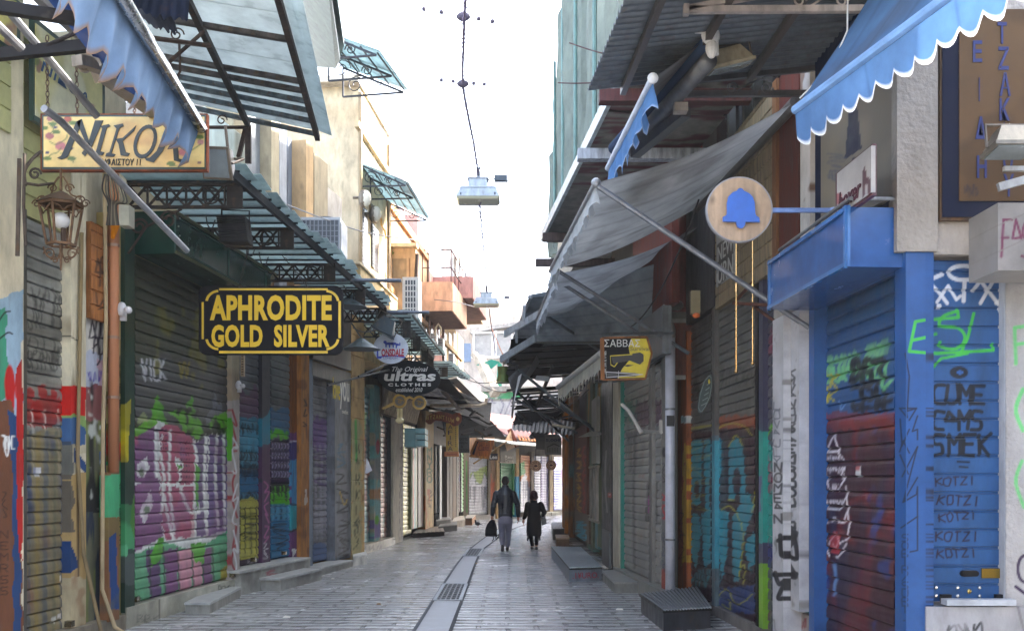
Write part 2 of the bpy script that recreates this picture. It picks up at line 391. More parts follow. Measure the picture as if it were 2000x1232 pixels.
# ================================================================ ground, paving, gutter
def sheet(name, pts, z, key_mat, col=(150,150,150), cuts=None):
    me = bpy.data.meshes.new(name); me.from_pydata([(x, y, z) for x, y in pts], [], [tuple(range(len(pts)))]); me.update()
    ca = me.color_attributes.new('Col', 'FLOAT_COLOR', 'POINT'); c = list(lin(col))+[1]
    ca.data.foreach_set('color', c*len(pts)); me.materials.append(key_mat)
    o = bpy.data.objects.new(name, me); COL.objects.link(o); WL[o.name] = V((0,0,0)); tag(o, kind='structure'); return o
sheet('ground', [(-200,-60), (200,-60), (200,500), (-200,500)], -.012, mat('concrete'), (120,118,112))
def paving_mat():
    m = bpy.data.materials.new('paving'); m.use_nodes = True; nt = m.node_tree; N = nt.nodes; K = nt.links; b = N['Principled BSDF']
    g = N.new('ShaderNodeNewGeometry'); mp = N.new('ShaderNodeMapping'); K.new(g.outputs['Position'], mp.inputs[0])
    wob = N.new('ShaderNodeTexNoise'); wob.inputs['Scale'].default_value = 2.2; wob.inputs['Detail'].default_value = 3; K.new(mp.outputs[0], wob.inputs['Vector'])
    vm = N.new('ShaderNodeVectorMath'); vm.operation = 'MULTIPLY_ADD'; K.new(wob.outputs['Color'], vm.inputs[0]); vm.inputs[1].default_value = (.10, .22, 0); K.new(mp.outputs[0], vm.inputs[2])
    br = N.new('ShaderNodeTexBrick'); K.new(vm.outputs[0], br.inputs['Vector']); br.inputs['Scale'].default_value = 1
    br.inputs['Brick Width'].default_value = .66; br.inputs['Row Height'].default_value = .24; br.inputs['Mortar Size'].default_value = .03; br.inputs['Mortar Smooth'].default_value = .4
    br.offset = .5; br.inputs['Color1'].default_value = (.9,.9,.9,1); br.inputs['Color2'].default_value = (1.1,1.1,1.1,1); br.inputs['Mortar'].default_value = (.64,.64,.64,1)
    n1 = N.new('ShaderNodeTexNoise'); n1.inputs['Scale'].default_value = 1.1; n1.inputs['Detail'].default_value = 9; n1.inputs['Roughness'].default_value = .7; K.new(mp.outputs[0], n1.inputs['Vector'])
    cr = N.new('ShaderNodeValToRGB'); e = cr.color_ramp.elements; e[0].position = .3; e[0].color = (.27,.272,.272,1); e[1].position = .72; e[1].color = (.46,.46,.455,1)
    K.new(n1.outputs['Fac'], cr.inputs[0])
    mx = N.new('ShaderNodeMix'); mx.data_type = 'RGBA'; mx.blend_type = 'MULTIPLY'; mx.inputs['Factor'].default_value = 1
    K.new(cr.outputs[0], mx.inputs[6]); K.new(br.outputs['Color'], mx.inputs[7]); K.new(mx.outputs[2], b.inputs['Base Color'])
    # worn shine differs from stone to stone
    rr = N.new('ShaderNodeMapRange'); rr.inputs[1].default_value = .3; rr.inputs[2].default_value = .7; rr.inputs[3].default_value = .12; rr.inputs[4].default_value = .32
    K.new(n1.outputs['Fac'], rr.inputs[0]); K.new(rr.outputs[0], b.inputs['Roughness']); b.inputs['Specular IOR Level'].default_value = .85
    # stones lean: saw profile along the street
    sx = N.new('ShaderNodeSeparateXYZ'); K.new(vm.outputs[0], sx.inputs[0])
    dv = N.new('ShaderNodeMath'); dv.operation = 'DIVIDE'; dv.inputs[1].default_value = .24; K.new(sx.outputs[1], dv.inputs[0])
    fr = N.new('ShaderNodeMath'); fr.operation = 'FRACT'; K.new(dv.outputs[0], fr.inputs[0])
    pw = N.new('ShaderNodeMath'); pw.operation = 'PINGPONG'; pw.inputs[1].default_value = .5; K.new(fr.outputs[0], pw.inputs[0])
    fm = N.new('ShaderNodeMath'); fm.operation = 'MULTIPLY_ADD'; K.new(br.outputs['Fac'], fm.inputs[0]); fm.inputs[1].default_value = -.6; K.new(pw.outputs[0], fm.inputs[2])
    n2 = N.new('ShaderNodeTexNoise'); n2.inputs['Scale'].default_value = 14; n2.inputs['Detail'].default_value = 5; K.new(mp.outputs[0], n2.inputs['Vector'])
    fa = N.new('ShaderNodeMath'); fa.operation = 'MULTIPLY_ADD'; K.new(n2.outputs['Fac'], fa.inputs[0]); fa.inputs[1].default_value = .5; K.new(fm.outputs[0], fa.inputs[2])
    bp = N.new('ShaderNodeBump'); bp.inputs['Strength'].default_value = 1; bp.inputs['Distance'].default_value = .05; K.new(fa.outputs[0], bp.inputs['Height']); K.new(bp.outputs[0], b.inputs['Normal'])
    return m
PAV = paving_mat()
sheet('paving', [(-6,-3), (7,-3), (7,60), (-7,60)], 0, PAV)
# pale gutter strip of smooth slabs down the middle, bending right
def GP(x, y, z=0): D = EYE*F/(y-HY); return (((x-1000)/F*D), D, z)
lft = [(700,1400),(808.5,1232),(866,1141),(906,1084),(951,1046.6),(985,1028),(1030,1015),(1068,1008)]
rgt = [(820,1400),(880,1232),(914,1141),(937,1082),(963.5,1057.5),(996,1035),(1042,1019),(1080,1011)]
def strip(name, l, r, z, col, key, lift=0, tess=10):
    L3 = [GP(*p) for p in smooth_pts(l, tess)]; R3 = [GP(*p) for p in smooth_pts(r, tess)]; mb = MB()
    n = len(L3); vs = [(x, y, z) for x, y, _ in L3]+[(x, y, z) for x, y, _ in R3]
    mb.add(vs, [(i, n+i, n+i+1, i+1) for i in range(n-1)], col); o = mb.build(name, key, col); tag(o, kind='structure'); return o
strip('gutter', lft, rgt, .004, (158,160,164), 'marble')
for side, q in ((lft, -1), (rgt, 1)):
    C3 = [V(GP(*p)) for p in smooth_pts(side, 10)]
    mb = MB(); a = []; b = []
    for i, p in enumerate(C3):
        d = (C3[min(i+1, len(C3)-1)]-C3[max(i-1, 0)]).normalized(); nx = V((d.y, -d.x, 0))
        a.append((p.x-nx.x*.022, p.y-nx.y*.022, .008)); b.append((p.x+nx.x*.022, p.y+nx.y*.022, .008))
    n = len(a); mb.add(a+b, [(i, n+i, n+i+1, i+1) for i in range(n-1)], (64,66,70) if q > 0 else (84,86,90))
    tag(mb.build('gutter_joint', 'concrete', (60,62,66)), kind='structure')
def grate(y0, y1, xl0, xr0, xl1, xr1, label):
    a, b, c, d = [V(GP(*p)) for p in ((xl0, y0), (xr0, y0), (xr1, y1), (xl1, y1))]
    t = thing('drain_grate', ((a+c)/2), label, 'drain grate', 'metal drain grates in the gutter strip')
    mb = MB(); up = V((0,0,.014))
    mb.prism([a+V((0,0,.005)), b+V((0,0,.005)), c+V((0,0,.005)), d+V((0,0,.005))], (0,0,.004), (26,27,29)); mb.build('pan', 'dark', (26,27,29), t)
    mb = MB()
    for p, q in ((a,b),(b,c),(c,d),(d,a)): mb.bar(p+up, q+up, .05, .014)
    mb.build('grate_frame', 'metal', (150,155,160), t)
    mb = MB(); k = 9
    for i in range(1, k): mb.bar(a.lerp(d, i/k)+up, b.lerp(c, i/k)+up, .035, .012)
    for i in range(1, 5): mb.bar(a.lerp(b, i/5)+up*.9, d.lerp(c, i/5)+up*.9, .02, .008)
    mb.build('grate_bars', 'metal', (110,114,118), t)
grate(1173, 1141, 849, 899, 868, 911, 'steel drain grate in the pale gutter strip, nearest the camera')
grate(1086, 1072, 906, 934, 916, 944, 'steel drain grate in the gutter strip just behind the nearest one')
# ================================================================ left side of the street
def block(name, L, a, b, z0, z1, off, depth, col, key='plaster', parent=None, **k): return slab(name, L, a, b, z0, z1, off, depth, col, key, parent, **k)
# ---- 1 cream shop nearest the camera
b1 = thing('shop_building', LA.W(LA.s_(100), 0, -1), 'cream plastered shop with a painted grey roller shutter at the left edge', 'shop building')
block('wall', LA, -260, 246, 0, 6.2, -.16, 3.5, (196,186,160), parent=b1)
def p_pil0(p):
    p.mott((150,146,120), 1.2, .62, .5)
    p.poly([(-60,610),(45,560),(45,800),(-60,900)], (120,160,190), .8, 14); p.poly([(-60,640),(12,600),(20,760),(-60,860)], (62,140,110), 1, 10)
    p.ell(20,760,11,46,(178,30,28),1,.3); p.ell(36,765,6,22,(190,60,60)); p.poly([(-60,790),(20,780),(42,870),(45,1400),(-60,1400)],(110,70,48),1,8)
    p.poly([(14,800),(34,815),(42,870),(40,1400),(28,1400),(24,900)],(36,66,110),1,6); p.poly([(30,720),(45,700),(45,1100),(36,1050)],(168,34,30),1,8)
    p.line([(-10,640),(8,612),(20,608)],3,(30,26,24),1,1); p.line([(-8,668),(14,650),(24,652)],3,(30,26,24),1,1)
    p.line([(4,850),(10,852),(8,868),(14,890),(18,870)],3,(225,225,220),1,1); p.text('TNNC',7,876,6,24,2.4,(225,228,225),1,0,dx=5); p.text('NEMRSS',1,1050,14,14,2,(30,26,24),.8,dx=0,dy=22)
    p.scrib(4,960,14,1010,2,(30,26,24),.9,4,3)
slab('pillar', LA, -120, 46, 0, 6.2, .02, .2, (205,195,168), 'plaster', b1, p_pil0)
def p_sh1(p):
    p.mott((120,118,108), 2, .5, .6, sx=.4); p.mott((90,88,82), 4, .55, .5, 5, sx=.3)
    for i, (t, x, y, w, h) in enumerate((('JVLIAN',50,640,11,62),('PIT',52,720,16,60),('OGANG',48,720,10,34),('NEWB',100,712,8,34),('LISA',100,640,8,60))): p.text(t, x, y, w, h, 3.2, (44,42,42), .75, .1, jit=2)
    p.scrib(60,560,130,600,3,(50,48,48),.7,5,4)
    p.rect(30,775,145,830,(150,34,34),.85,20,4)
    for x,y,r in ((56,770,9),(82,765,9),(104,770,7),(126,760,9),(70,800,11),(118,805,10)): p.ell(x,y,r,r*1.6,(160,34,32),.9,.3)
    for x in (62,86,112,130): p.line([(x,800),(x+2,870),(x+3,930)],2.4,(215,212,200),.85)
    p.rect(30,840,145,1400,(138,124,86),.75,16,2); 
    for x,w,c in ((58,7,(44,72,104)),(90,9,(52,78,106)),(108,6,(96,104,84)),(124,8,(48,76,108)),(74,8,(150,128,60)),(136,5,(150,120,70))):
        p.line([(x,845),(x-2,960),(x-4,1230)],w,c,.55)
    p.mott((40,66,110),2.2,.56,.6,8,sx=2.4,sz=.6,box=(30,850,150,1100)); p.mott((158,134,70),2.6,.56,.5,11,sx=2.4,sz=.5,box=(30,850,150,1240)); p.mott((120,60,50),2,.66,.6,14,sx=2.4,sz=.4,box=(30,930,150,1240))
    p.rect(69,912,79,930,(214,214,216)); p.rect(64,911,68,925,(150,160,190),.8); p.rect(114,1122,118,1136,(215,215,212)); p.rect(98,1205,108,1216,(205,205,196),.9,4); p.rect(110,1198,116,1208,(205,200,196),.9,4)
sh = slab('shutter', LA, 46, 137, .0, 4.15, -.07, .05, (142,142,136), 'shutter', b1, p_sh1, prof=1.3, pitch=.121)
mb = MB()
for px in (44.5, 138): a = LA.at(px, 700, -.02); mb.bar((a.x, a.y, 0), (a.x, a.y, 4.2), .05, .06)
mb.build('guide_rail', 'metal', (96,94,88), b1)
slab('slat_panel', LA, 47, 163, 4.17, 5.9, -.05, .06, (172,170,118), 'paint', b1, lambda p: p.mott((150,146,96), 1.5, .5, .6), grooves=.21)
slab('slat_panel', LA, -120, 22, 4.8, 6.2, .05, .03, (172,170,118), 'paint', b1, None, grooves=.21)
def p_pil1(p):
    p.mott((172,164,138), 2, .55, .7); p.mott((120,104,80), 5, .68, .7, 4, sx=3, sz=.5)
    p.rect(130,754,168,812,(196,30,22),1,6); p.rect(130,812,168,848,(120,160,80),.9,10); p.poly([(130,820),(150,815),(168,842),(168,870),(130,872)],(62,96,140),1,6)
    p.rect(130,868,172,885,(190,180,150),1,6); p.poly([(144,872),(168,905),(168,925),(144,900)],(40,72,120),1); p.rect(130,925,172,1400,(172,142,88),.95,8)
    p.poly([(132,1040),(156,1105),(132,1122)],(30,62,108),1,3); p.rect(126,860,142,1040,(60,66,72),.8,14); p.line([(150,880),(152,960),(154,1240)],4,(84,66,48),1); p.rect(130,1125,175,1400,(176,162,130),.95,16)
    p.mott((150,120,90),6,.6,.7,9,box=(120,1110,175,1400)); p.line([(136,655),(146,662),(158,668)],2,(26,24,24),1,1)
slab('pillar', LA, 138, 168, 0, 6.2, .03, .2, (208,198,170), 'plaster', b1, p_pil1)
def p_w2(p):
    p.mott((160,156,150), 2, .5, .5); p.rect(160,690,212,760,(160,170,196),.7,20); p.rect(190,700,214,760,(196,120,120),.5,14)
    p.text('ARB',172,690,11,62,3.4,(34,24,40),1,.1,dx=10,jit=1.5); p.line([(182,680),(192,672),(196,700),(190,712)],3.4,(34,24,40),1,1); p.scrib(172,720,205,750,2.6,(76,60,150),.9,5,6)
    p.rect(160,755,216,830,(120,34,36),.85,24,6); p.rect(160,820,216,1400,(88,90,62),.9,20,7); p.mott((34,48,72),3,.52,.9,9,sx=2.5,sz=.5,box=(160,820,216,1400)); p.mott((120,130,70),4,.55,.8,19,sx=2.5,sz=.4,box=(160,820,216,1400))
    p.mott((30,30,32),3,.55,.9,29,sx=2,sz=.5,box=(160,740,216,1000)); p.mott((196,200,190),7,.68,.9,39,box=(160,760,216,1120)); p.mott((46,90,150),3,.6,.9,41,sx=3,sz=.3,box=(190,880,216,1230))
slab('wall_panel', LA, 168, 214, 0, 4.2, -.04, .1, (200,196,186), 'plaster', b1, p_w2)
slab('wall_strip', LA, 214, 246, 0, 4.6, .0, .15, (180,158,100), 'plaster', b1, lambda p: (p.mott((150,130,84),2,.5,.6), p.rect(214,700,250,1400,(110,104,50),.9,14), p.rect(214,900,250,1010,(52,150,96),.95,6),
    p.text('8S5S',234,720,7,26,2.2,(30,28,26),1,0,dx=0,dy=30), p.text('K.CR5',232,960,7,20,2,(24,40,34),1,0,dx=0,dy=26), p.mott((180,34,30),3,.58,.9,6,box=(214,780,250,900)), p.mott((36,34,30),3,.6,.8,16,box=(214,780,250,1230))))
slab('wall_base', LA, -120, 246, 0, .17, .1, .3, (130,122,106), 'concrete', b1)
# ---- 2 jeweller with green frame
b2 = thing('shop_building', LA.W(LA.s_(350), 0, -1), 'jewellery shop with dark green frame and a pink and purple graffiti shutter', 'shop building')
block('wall', LA, 246, 466, 0, 5.4, -.2, 3.5, (150,140,112), parent=b2)
GREEN = (26,58,46)
slab('pillar', LA, 244, 263, .18, 4.74, .05, .25, GREEN, 'paint', b2, lambda p: (p.poly([(240,792),(256,780),(250,900),(240,905)],(196,180,30),1,3), p.rect(240,985,270,1070,(74,160,104),.9,6), p.mott((20,40,34),3,.5,.5),
    p.poly([(255,1020),(270,900),(270,1100)],(70,130,40),.9,4), p.rect(240,1080,270,1140,(90,96,96),.5,12), p.ell(246,1075,4,12,(96,180,130))))
def p_sh2(p):
    p.mott((58,60,48), 2, .5, .6, sx=.4)
    p.rect(240,700,470,830,(92,90,96),.5,40); p.text('VICK',278,742,9,40,4,(205,205,210),.9,-.05,jit=1); p.text('VV',350,738,8,30,4,(150,140,40),.8); p.mott((130,124,40),3,.6,.6,5,box=(300,600,440,760))
    for x0,y0,x1,y1,c in ((285,770,330,840,(88,170,30)),(350,770,395,850,(88,170,30)),(260,800,300,830,(150,160,110)),(400,760,440,830,(110,112,120))): p.poly([(x0,y1),((x0+x1)/2,y0),(x1,y1)],c,.9,12)
    p.poly([(250,862),(300,815),(335,835),(385,860),(440,835),(452,950),(452,1030),(380,1075),(250,1085)],(214,216,212),1,7)
    p.poly([(256,850),(303,826),(306,940),(256,945)],(122,78,120),1,5); p.poly([(256,950),(310,935),(318,1046),(250,1085)],(126,80,122),1,5)
    p.poly([(310,838),(322,828),(345,832),(378,860),(380,945),(312,945)],(170,78,104),1,6); p.poly([(312,950),(378,950),(372,1050),(320,1052)],(168,80,108),1,6)
    p.poly([(384,862),(405,850),(400,1045),(382,1048)],(104,76,122),1,5); p.poly([(408,846),(446,850),(448,1032),(405,1045)],(100,76,126),1,5)
    for q in ([(303,826),(305,930)],[(316,850),(312,880),(320,935),(315,1000)],[(332,840),(330,940),(340,1040)],[(346,905),(352,930),(345,950)],[(378,862),(384,900),(380,950),(388,1000)],[(402,850),(398,950),(404,1040)],[(424,848),(420,930),(426,1030)],[(436,850),(438,1030)],
              [(350,948),(372,1000),(402,990)],[(316,950),(336,1046),(352,1050)]): p.line(q,5.6,(226,226,222),1,1)
    p.poly([(268,905),(286,892),(292,915),(276,935),(266,930)],(226,226,222),1,3); p.poly([(340,890),(360,905),(356,918),(344,912)],(226,226,222),1,2); p.ell(276,922,5,9,(60,140,30)); p.poly([(344,905),(356,912),(348,916)],(80,160,40))
    p.poly([(272,1000),(292,955),(298,985),(280,1025)],(226,226,222),1,3); p.ell(286,995,6,8,(60,150,40)); p.poly([(382,905),(390,915),(386,1000),(380,960)],(80,160,50),1,3)
    p.rect(300,838,318,842,(40,26,50)); 
    for x in range(312,326,4):
        for y in range(838,880,9): p.rect(x,y,x+2.4,y+4,(84,26,72))
    for x in range(352,372,5):
        for y in range(862,940,11): p.rect(x,y,x+2.4,y+5,(96,26,66))
    p.mott((190,60,80),2.4,.6,.5,7,box=(256,840,380,1050)); p.mott((140,90,134),2.4,.62,.5,17,box=(256,840,450,1050))
    p.poly([(262,838),(310,806),(306,826),(258,858)],(100,168,40),1,4); p.poly([(330,806),(356,795),(400,830),(440,800),(452,880),(452,960),(440,845),(404,835),(385,856)],(96,170,34),1,8); p.mott((30,34,24),5,.6,1,33,box=(330,795,455,850))
    p.poly([(250,1088),(320,1056),(380,1075),(452,1030),(452,1140),(250,1190)],(96,168,124),1,3)
    for x0,x1,c in ((288,312,(96,52,110)),(322,345,(122,60,120)),(348,372,(206,140,160)),(376,392,(206,140,160)),(395,412,(120,60,120)),(430,452,(80,140,100))): p.poly([(x0-4,1075),(x1,1068),(x1+3,1200),(x0+6,1200)],c,.95,4)
    for x in (290,318,346,374,394,414): p.line([(x,1068),(x+5,1180)],2.6,(34,52,40),1,1)
    p.poly([(308,1050),(318,1048),(315,1090),(298,1105),(292,1085)],(84,170,46),1,4); p.poly([(370,1062),(402,1058),(398,1098),(380,1096)],(84,170,46),1,4); p.ell(267,1170,9,6,(30,30,32)); p.ell(258,1160,8,14,(84,150,100),.8); p.poly([(432,1110),(446,1100),(448,1130),(430,1135)],(170,150,40),.9,4)
slab('shutter', LA, 263, 452, .25, 4.28, -.04, .05, (70,72,58), 'shutter', b2, p_sh2, prof=1.2, pitch=.1265, res=2.0)
s_hi = LA.s_(263, -.1)
rb = MB(); a0, a1 = LA.s_(263, .0), LA.s_(529, .48)
q = [LA.W(a0, 4.27, 0), LA.W(a0, 4.27, .48), LA.W(a1, 4.27, .48), LA.W(a1, 4.27, 0)]
rb.hexa(q+[v+V((0,0,.49)) for v in q]); rbo = rb.build('roller_box', 'gloss', (24,60,50), b2)
fr = MB()
for z in (4.285, 4.745): fr.bar(LA.W(a0-.005, z, .495), LA.W(a1, z, .495), .03, .03, col=(110,112,84))
for z in (4.33, 4.70): fr.bar(LA.W(a0, z, .486), LA.W(a1, z, .486), .016, .016, col=(70,100,92))
for s_ in (a0, a0+1.6, a0+3.0): fr.bar(LA.W(s_, 4.28, .484), LA.W(s_, 4.76, .484), .02, .01, col=(60,90,82))
for i in range(4): fr.ell(LA.W(a0+.08+.03*(i%2), 4.4+.1*i, .49), .012, .012, .012, 6, 4, (180,182,176))
fr.build('box_trim', 'metal', (110,112,84), rbo)
slab('wall_base', LA, 247, 466, 0, .235, .06, .3, (178,176,160), 'marble', b2, lambda p: (p.mott((140,136,120),2,.5,.7), p.rect(310,1150,313,1250,(96,92,84)), p.text('BBK',268,1213,12,12,1.6,(90,88,80),.9), p.text('RSMP!',427,1158,5,14,1.5,(34,34,34),1)))
def p_red(p): p.mott((150,130,110),2,.5,.7); p.rect(440,780,480,1400,(160,150,146),.9,8); p.scrib(451,800,464,1130,4,(150,36,44),.9,9,12); p.scrib(453,850,466,1160,3,(205,205,205),.9,8,13); p.poly([(447,800),(456,830),(452,900),(446,900)],(80,150,40))
slab('pillar', LA, 452, 468, .0, 4.5, .03, .2, (170,156,130), 'plaster', b2, p_red)
# ---- 3 two narrow shutters
b3 = thing('shop_building', LB.W(LB.s_(530), 0, -1), 'narrow shop with two graffitied shutters beside the reddish pillar', 'shop building')
block('wall', LB, 462, 606, 0, 5.4, -.2, 3.5, (120,92,60), parent=b3)
def p_sh3(p):
    p.mott((80,82,84),3,.5,.6); p.rect(460,760,520,830,(110,70,100),.7,30); p.rect(460,815,520,985,(70,130,150),.95,10)
    for i in range(7): p.ell(471+7*i,850+(i%3)*10,4,22,(84,150,175),1); p.ell(472+7*i,940,4.5,30,(50,104,140),1)
    for y in (826,878,905,960): p.scrib(464,y,514,y+24,2.6,(24,30,40),.95,7,y)
    p.rect(460,905,520,930,(24,40,60),.6,20); p.poly([(460,985),(485,968),(516,985),(516,1085),(460,1095)],(186,180,84),1,6)
    for x in (468,478,489,500,509): p.line([(x,990),(x+1,1080)],2.2,(40,40,26),1); 
    for x in (473,484,495,505): p.ell(x,1075,4,14,(196,190,96)); 
    p.scrib(464,1000,514,1060,2.2,(40,40,26),.9,8,77); p.rect(460,1092,520,1200,(60,36,56),.95,6); p.text('NEOS',484,1103,6,9,1.4,(200,196,200),.9)
slab('shutter', LB, 468, 512, .36, 4.3, -.04, .05, (104,106,108), 'shutter', b3, p_sh3, prof=1.2, pitch=.122)
slab('post', LB, 512, 528, .34, 4.4, .03, .15, (40,40,48), 'paint', b3, lambda p: (p.poly([(508,820),(530,800),(530,870),(508,880)],(30,110,130),1,8), p.rect(508,870,530,1130,(70,36,70),.9,12), p.scrib(516,940,526,1060,2.4,(180,100,150),.8,7,4), p.scrib(514,1060,524,1090,1.5,(220,220,220),.9,4,9)))
def p_sh4(p):
    p.mott((80,82,84),3,.5,.6); p.rect(524,800,575,850,(60,110,150),.8,14); p.scrib(528,838,568,860,5,(96,190,40),1,5,3); p.rect(524,858,575,945,(50,34,70),.95,8)
    for y in (866,884,902,920): 
        for x in range(531,570,6): p.line([(x,y),(x+2,y+5),(x,y+11)],2,(176,166,196),.9,1)
    p.rect(524,940,575,982,(28,34,30),.9,8)
    for x in range(530,572,8): p.poly([(x-4,985),(x,945),(x+5,985)],(90,180,46),1,3)
    p.rect(524,984,575,1120,(52,120,160),1,6); p.scrib(529,990,568,1080,2.6,(20,40,60),.95,9,31)
    for x in (532,543,554,564): p.ell(x,1000,4,16,(90,160,190),.9)
    p.mott((30,60,100),3,.58,.8,4,box=(524,1040,575,1120)); p.line([(568,800),(570,940)],2.4,(90,190,40))
slab('shutter', LB, 529, 569, .38, 4.35, -.04, .05, (112,114,112), 'shutter', b3, p_sh4, prof=1.2, pitch=.122)
def p_mur(p):
    p.rect(566,845,590,1105,(94,54,96),1,4); p.poly([(568,862),(588,858),(588,940),(568,945)],(56,48,104)); p.poly([(568,900),(588,890),(588,985),(568,985)],(58,120,160),1,4); p.line([(568,862),(587,860),(588,940)],2,(200,196,206)); p.poly([(568,986),(585,988),(584,1030),(568,1035)],(40,140,150)); p.line([(567,984),(585,986),(584,1030),(568,1038)],3,(20,24,30)); p.poly([(570,1070),(580,1072),(572,1090)],(206,206,206))
slab('post', LB, 569, 588, .34, 4.5, .0, .15, (118,70,36), 'wood', b3, p_mur)
slab('post', LB, 588, 604, .1, 4.6, .08, .22, (158,104,52), 'wood', b3, lambda p: (p.mott((110,66,34),3,.55,.7), p.scrib(592,780,600,850,2.6,(34,26,22),.9,5,5), p.rect(594,955,600,985,(206,200,190),.7,6)))
for i, (x0, x1, z) in enumerate(((470, 606, .36), (548, 628, .20), (628, 690, .14))):
    o = slab('marble_ledge', LB, x0, x1, 0, z-.035, .30 if i != 1 else .62, .42, (160,158,150), 'marble', None, lambda p: (p.mott((120,116,108),3,.5,.7), p.scrib(518,1112,546,1146,2.4,(176,60,80),.8,6,8)))
    r_ = MB(); oo = .33 if i != 1 else .65; s0, s1 = LB.s_(x0, oo)-.02, LB.s_(x1, oo)+.02
    q = [LB.W(s0, z-.034, -.1 if i != 1 else .32), LB.W(s0, z-.034, oo), LB.W(s1, z-.034, oo), LB.W(s1, z-.034, -.1 if i != 1 else .32)]
    r_.hexa(q+[v+V((0,0,.034)) for v in q]); tp = r_.build('tread', 'marble', (176,176,172), o)
    tag(o, ('long marble ledge with pink scrawl below the two narrow shutters', 'small stone doorstep in front of the long marble ledge', 'low stone sill below the grey shutter with checker plate jamb')[i], 'doorstep')
# ---- 4 grey outlet shop
b4 = thing('shop_building', LB.W(LB.s_(645), 0, -1), 'grey clad outlet shop with checker plate jamb and purple scrawled shutter', 'shop building')
block('wall', LB, 604, 705, 0, 5.4, -.25, 3.5, (160,130,86), parent=b4)
slab('jamb', LB, 604, 611, .1, 4.3, .02, .2, (120,134,150), 'metal', b4)
def p_sh5(p):
    p.mott((100,98,100),3,.5,.6); p.rect(605,815,660,880,(120,70,150),.6,14); p.poly([(640,870),(648,840),(654,900),(652,935),(640,930)],(60,120,150),.9,3); p.line([(640,900),(647,846),(653,925)],2.4,(196,180,50),1,1)
    for i, x in enumerate((614,624,634)): p.line([(x,870),(x+4,900),(x+2,960),(x+5,1050)],4,(170,166,176),.8,1); 
    p.scrib(612,950,652,1050,3,(170,166,176),.8,9,5); p.scrib(612,880,650,960,2.6,(90,50,110),.8,8,15); p.line([(647,930),(644,990)],2.4,(196,170,50)); p.rect(605,1062,660,1110,(80,110,160),.7,8); p.rect(652,820,660,1100,(90,60,130),.8,4)
slab('shutter', LB, 611, 653, .16, 3.55, -.14, .05, (140,138,138), 'shutter', b4, p_sh5, prof=1.2, pitch=.118)
slab('lintel', LB, 611, 686, 3.56, 3.82, .03, .28, (128,124,118), 'metal', b4)
slab('jamb', LB, 654, 686, .14, 3.56, .03, .28, (128,132,140), 'metal', b4, lambda p: (p.mott((96,98,104),4,.5,.6), p.scrib(657,865,676,920,3,(70,120,150),.8,5,2), p.scrib(657,925,680,1010,2.8,(24,26,30),.95,6,22), p.scrib(658,1015,684,1090,2.2,(24,26,30),.9,7,23), p.line([(664,960),(672,985),(678,975)],2.4,(190,160,50),.9,1)))
hd = slab('sign_panel', LB, 612, 686, 3.84, 4.95, .12, .12, (78,72,66), 'metal', b4, lambda p: (p.mott((110,100,86),1.3,.5,.6), p.mott((60,54,50),2,.55,.6,6)))
ltext('lettering', 'love', LB, 650, 738, 664, 780, .125, (205,180,60), b4, bold=.01); ltext('lettering', 'you', LB, 664, 746, 682, 800, .125, (216,214,206), b4, bold=.01); ltext('lettering', 'outlet', LB, 668, 800, 680, 808, .125, (200,196,186), b4)
def p_c685(p): p.mott((130,100,70),3,.55,.7); p.rect(684,820,706,1100,(150,150,110),.7,14); p.line([(695,820),(696,900)],4,(46,160,70),.9); p.text('BARKEV',696,885,6,18,1.8,(30,40,34),.9,0,dx=0,dy=30); p.scrib(690,1010,702,1080,2,(30,40,34),.9,6,3)
slab('pillar', LB, 687, 712, 0, 5.0, .05, .3, (178,146,96), 'plaster', b4, p_c685, grooves=.42)
# ---- 5 teal shutters
b5 = thing('shop_building', LC.W(LC.s_(745), 0, -1), 'shop with teal and salmon graffiti shutters and a slatted wooden fascia', 'shop building')
block('wall', LC, 700, 788, 0, 5.2, -.25, 3.5, (150,136,110), parent=b5)
def p_sh6(p):
    p.mott((110,150,150),3,.5,.5); p.mott((206,206,206),3,.55,.6,4,sx=2); p.rect(700,830,735,895,(150,150,150),.6,20); p.mott((200,90,70),3.2,.6,.8,5,sx=2,sz=.5); p.mott((40,110,120),3,.56,.8,6,sx=3,sz=.4); p.mott((196,120,60),3,.66,.8,16,sx=3,sz=.4); p.mott((30,34,44),4,.7,.8,7); p.poly([(706,800),(716,805),(712,850),(705,850)],(110,170,70),.8,4)
    for x in (708,716,724): p.line([(x,870),(x+1,1070)],1.6,(190,206,206),.8)
slab('shutter', LC, 704, 731, .17, 3.9, -.1, .05, (120,160,160), 'shutter', b5, p_sh6, prof=1.3, pitch=.13)
slab('pillar', LC, 731, 743, .1, 4.0, .02, .2, (112,156,150), 'plaster', b5, lambda p: (p.mott((170,150,120),3,.5,.7), p.ell(738,872,4,14,(180,40,60),.8), p.rect(730,895,745,935,(130,130,130),.8,4), p.rect(730,955,745,975,(170,110,50),.8,4), p.rect(730,1020,745,1050,(100,80,140),.8,10), p.ell(736,1015,4,10,(80,150,40))), grooves=.55)
slab('shutter', LC, 743, 762, .2, 3.3, -.1, .05, (165,140,126), 'shutter', b5, lambda p: (p.mott((190,120,110),3,.5,.8,3,sx=2), p.mott((120,160,160),3,.58,.7,8,sx=2), p.mott((206,200,200),3,.62,.8,9)), prof=1.3, pitch=.13)
slab('jamb', LC, 762, 768, .2, 3.4, .0, .2, (70,70,72), 'metal', b5)
slab('pillar', LC, 768, 787, .0, 4.2, .06, .3, (196,186,166), 'plaster', b5, lambda p: (p.mott((186,176,160),3,.5,.6), p.poly([(781,700),(790,700),(790,1100),(784,1080),(783,960)],(180,172,166),1,5), p.mott((130,120,120),9,.6,.8,7,box=(780,700,790,1100))))
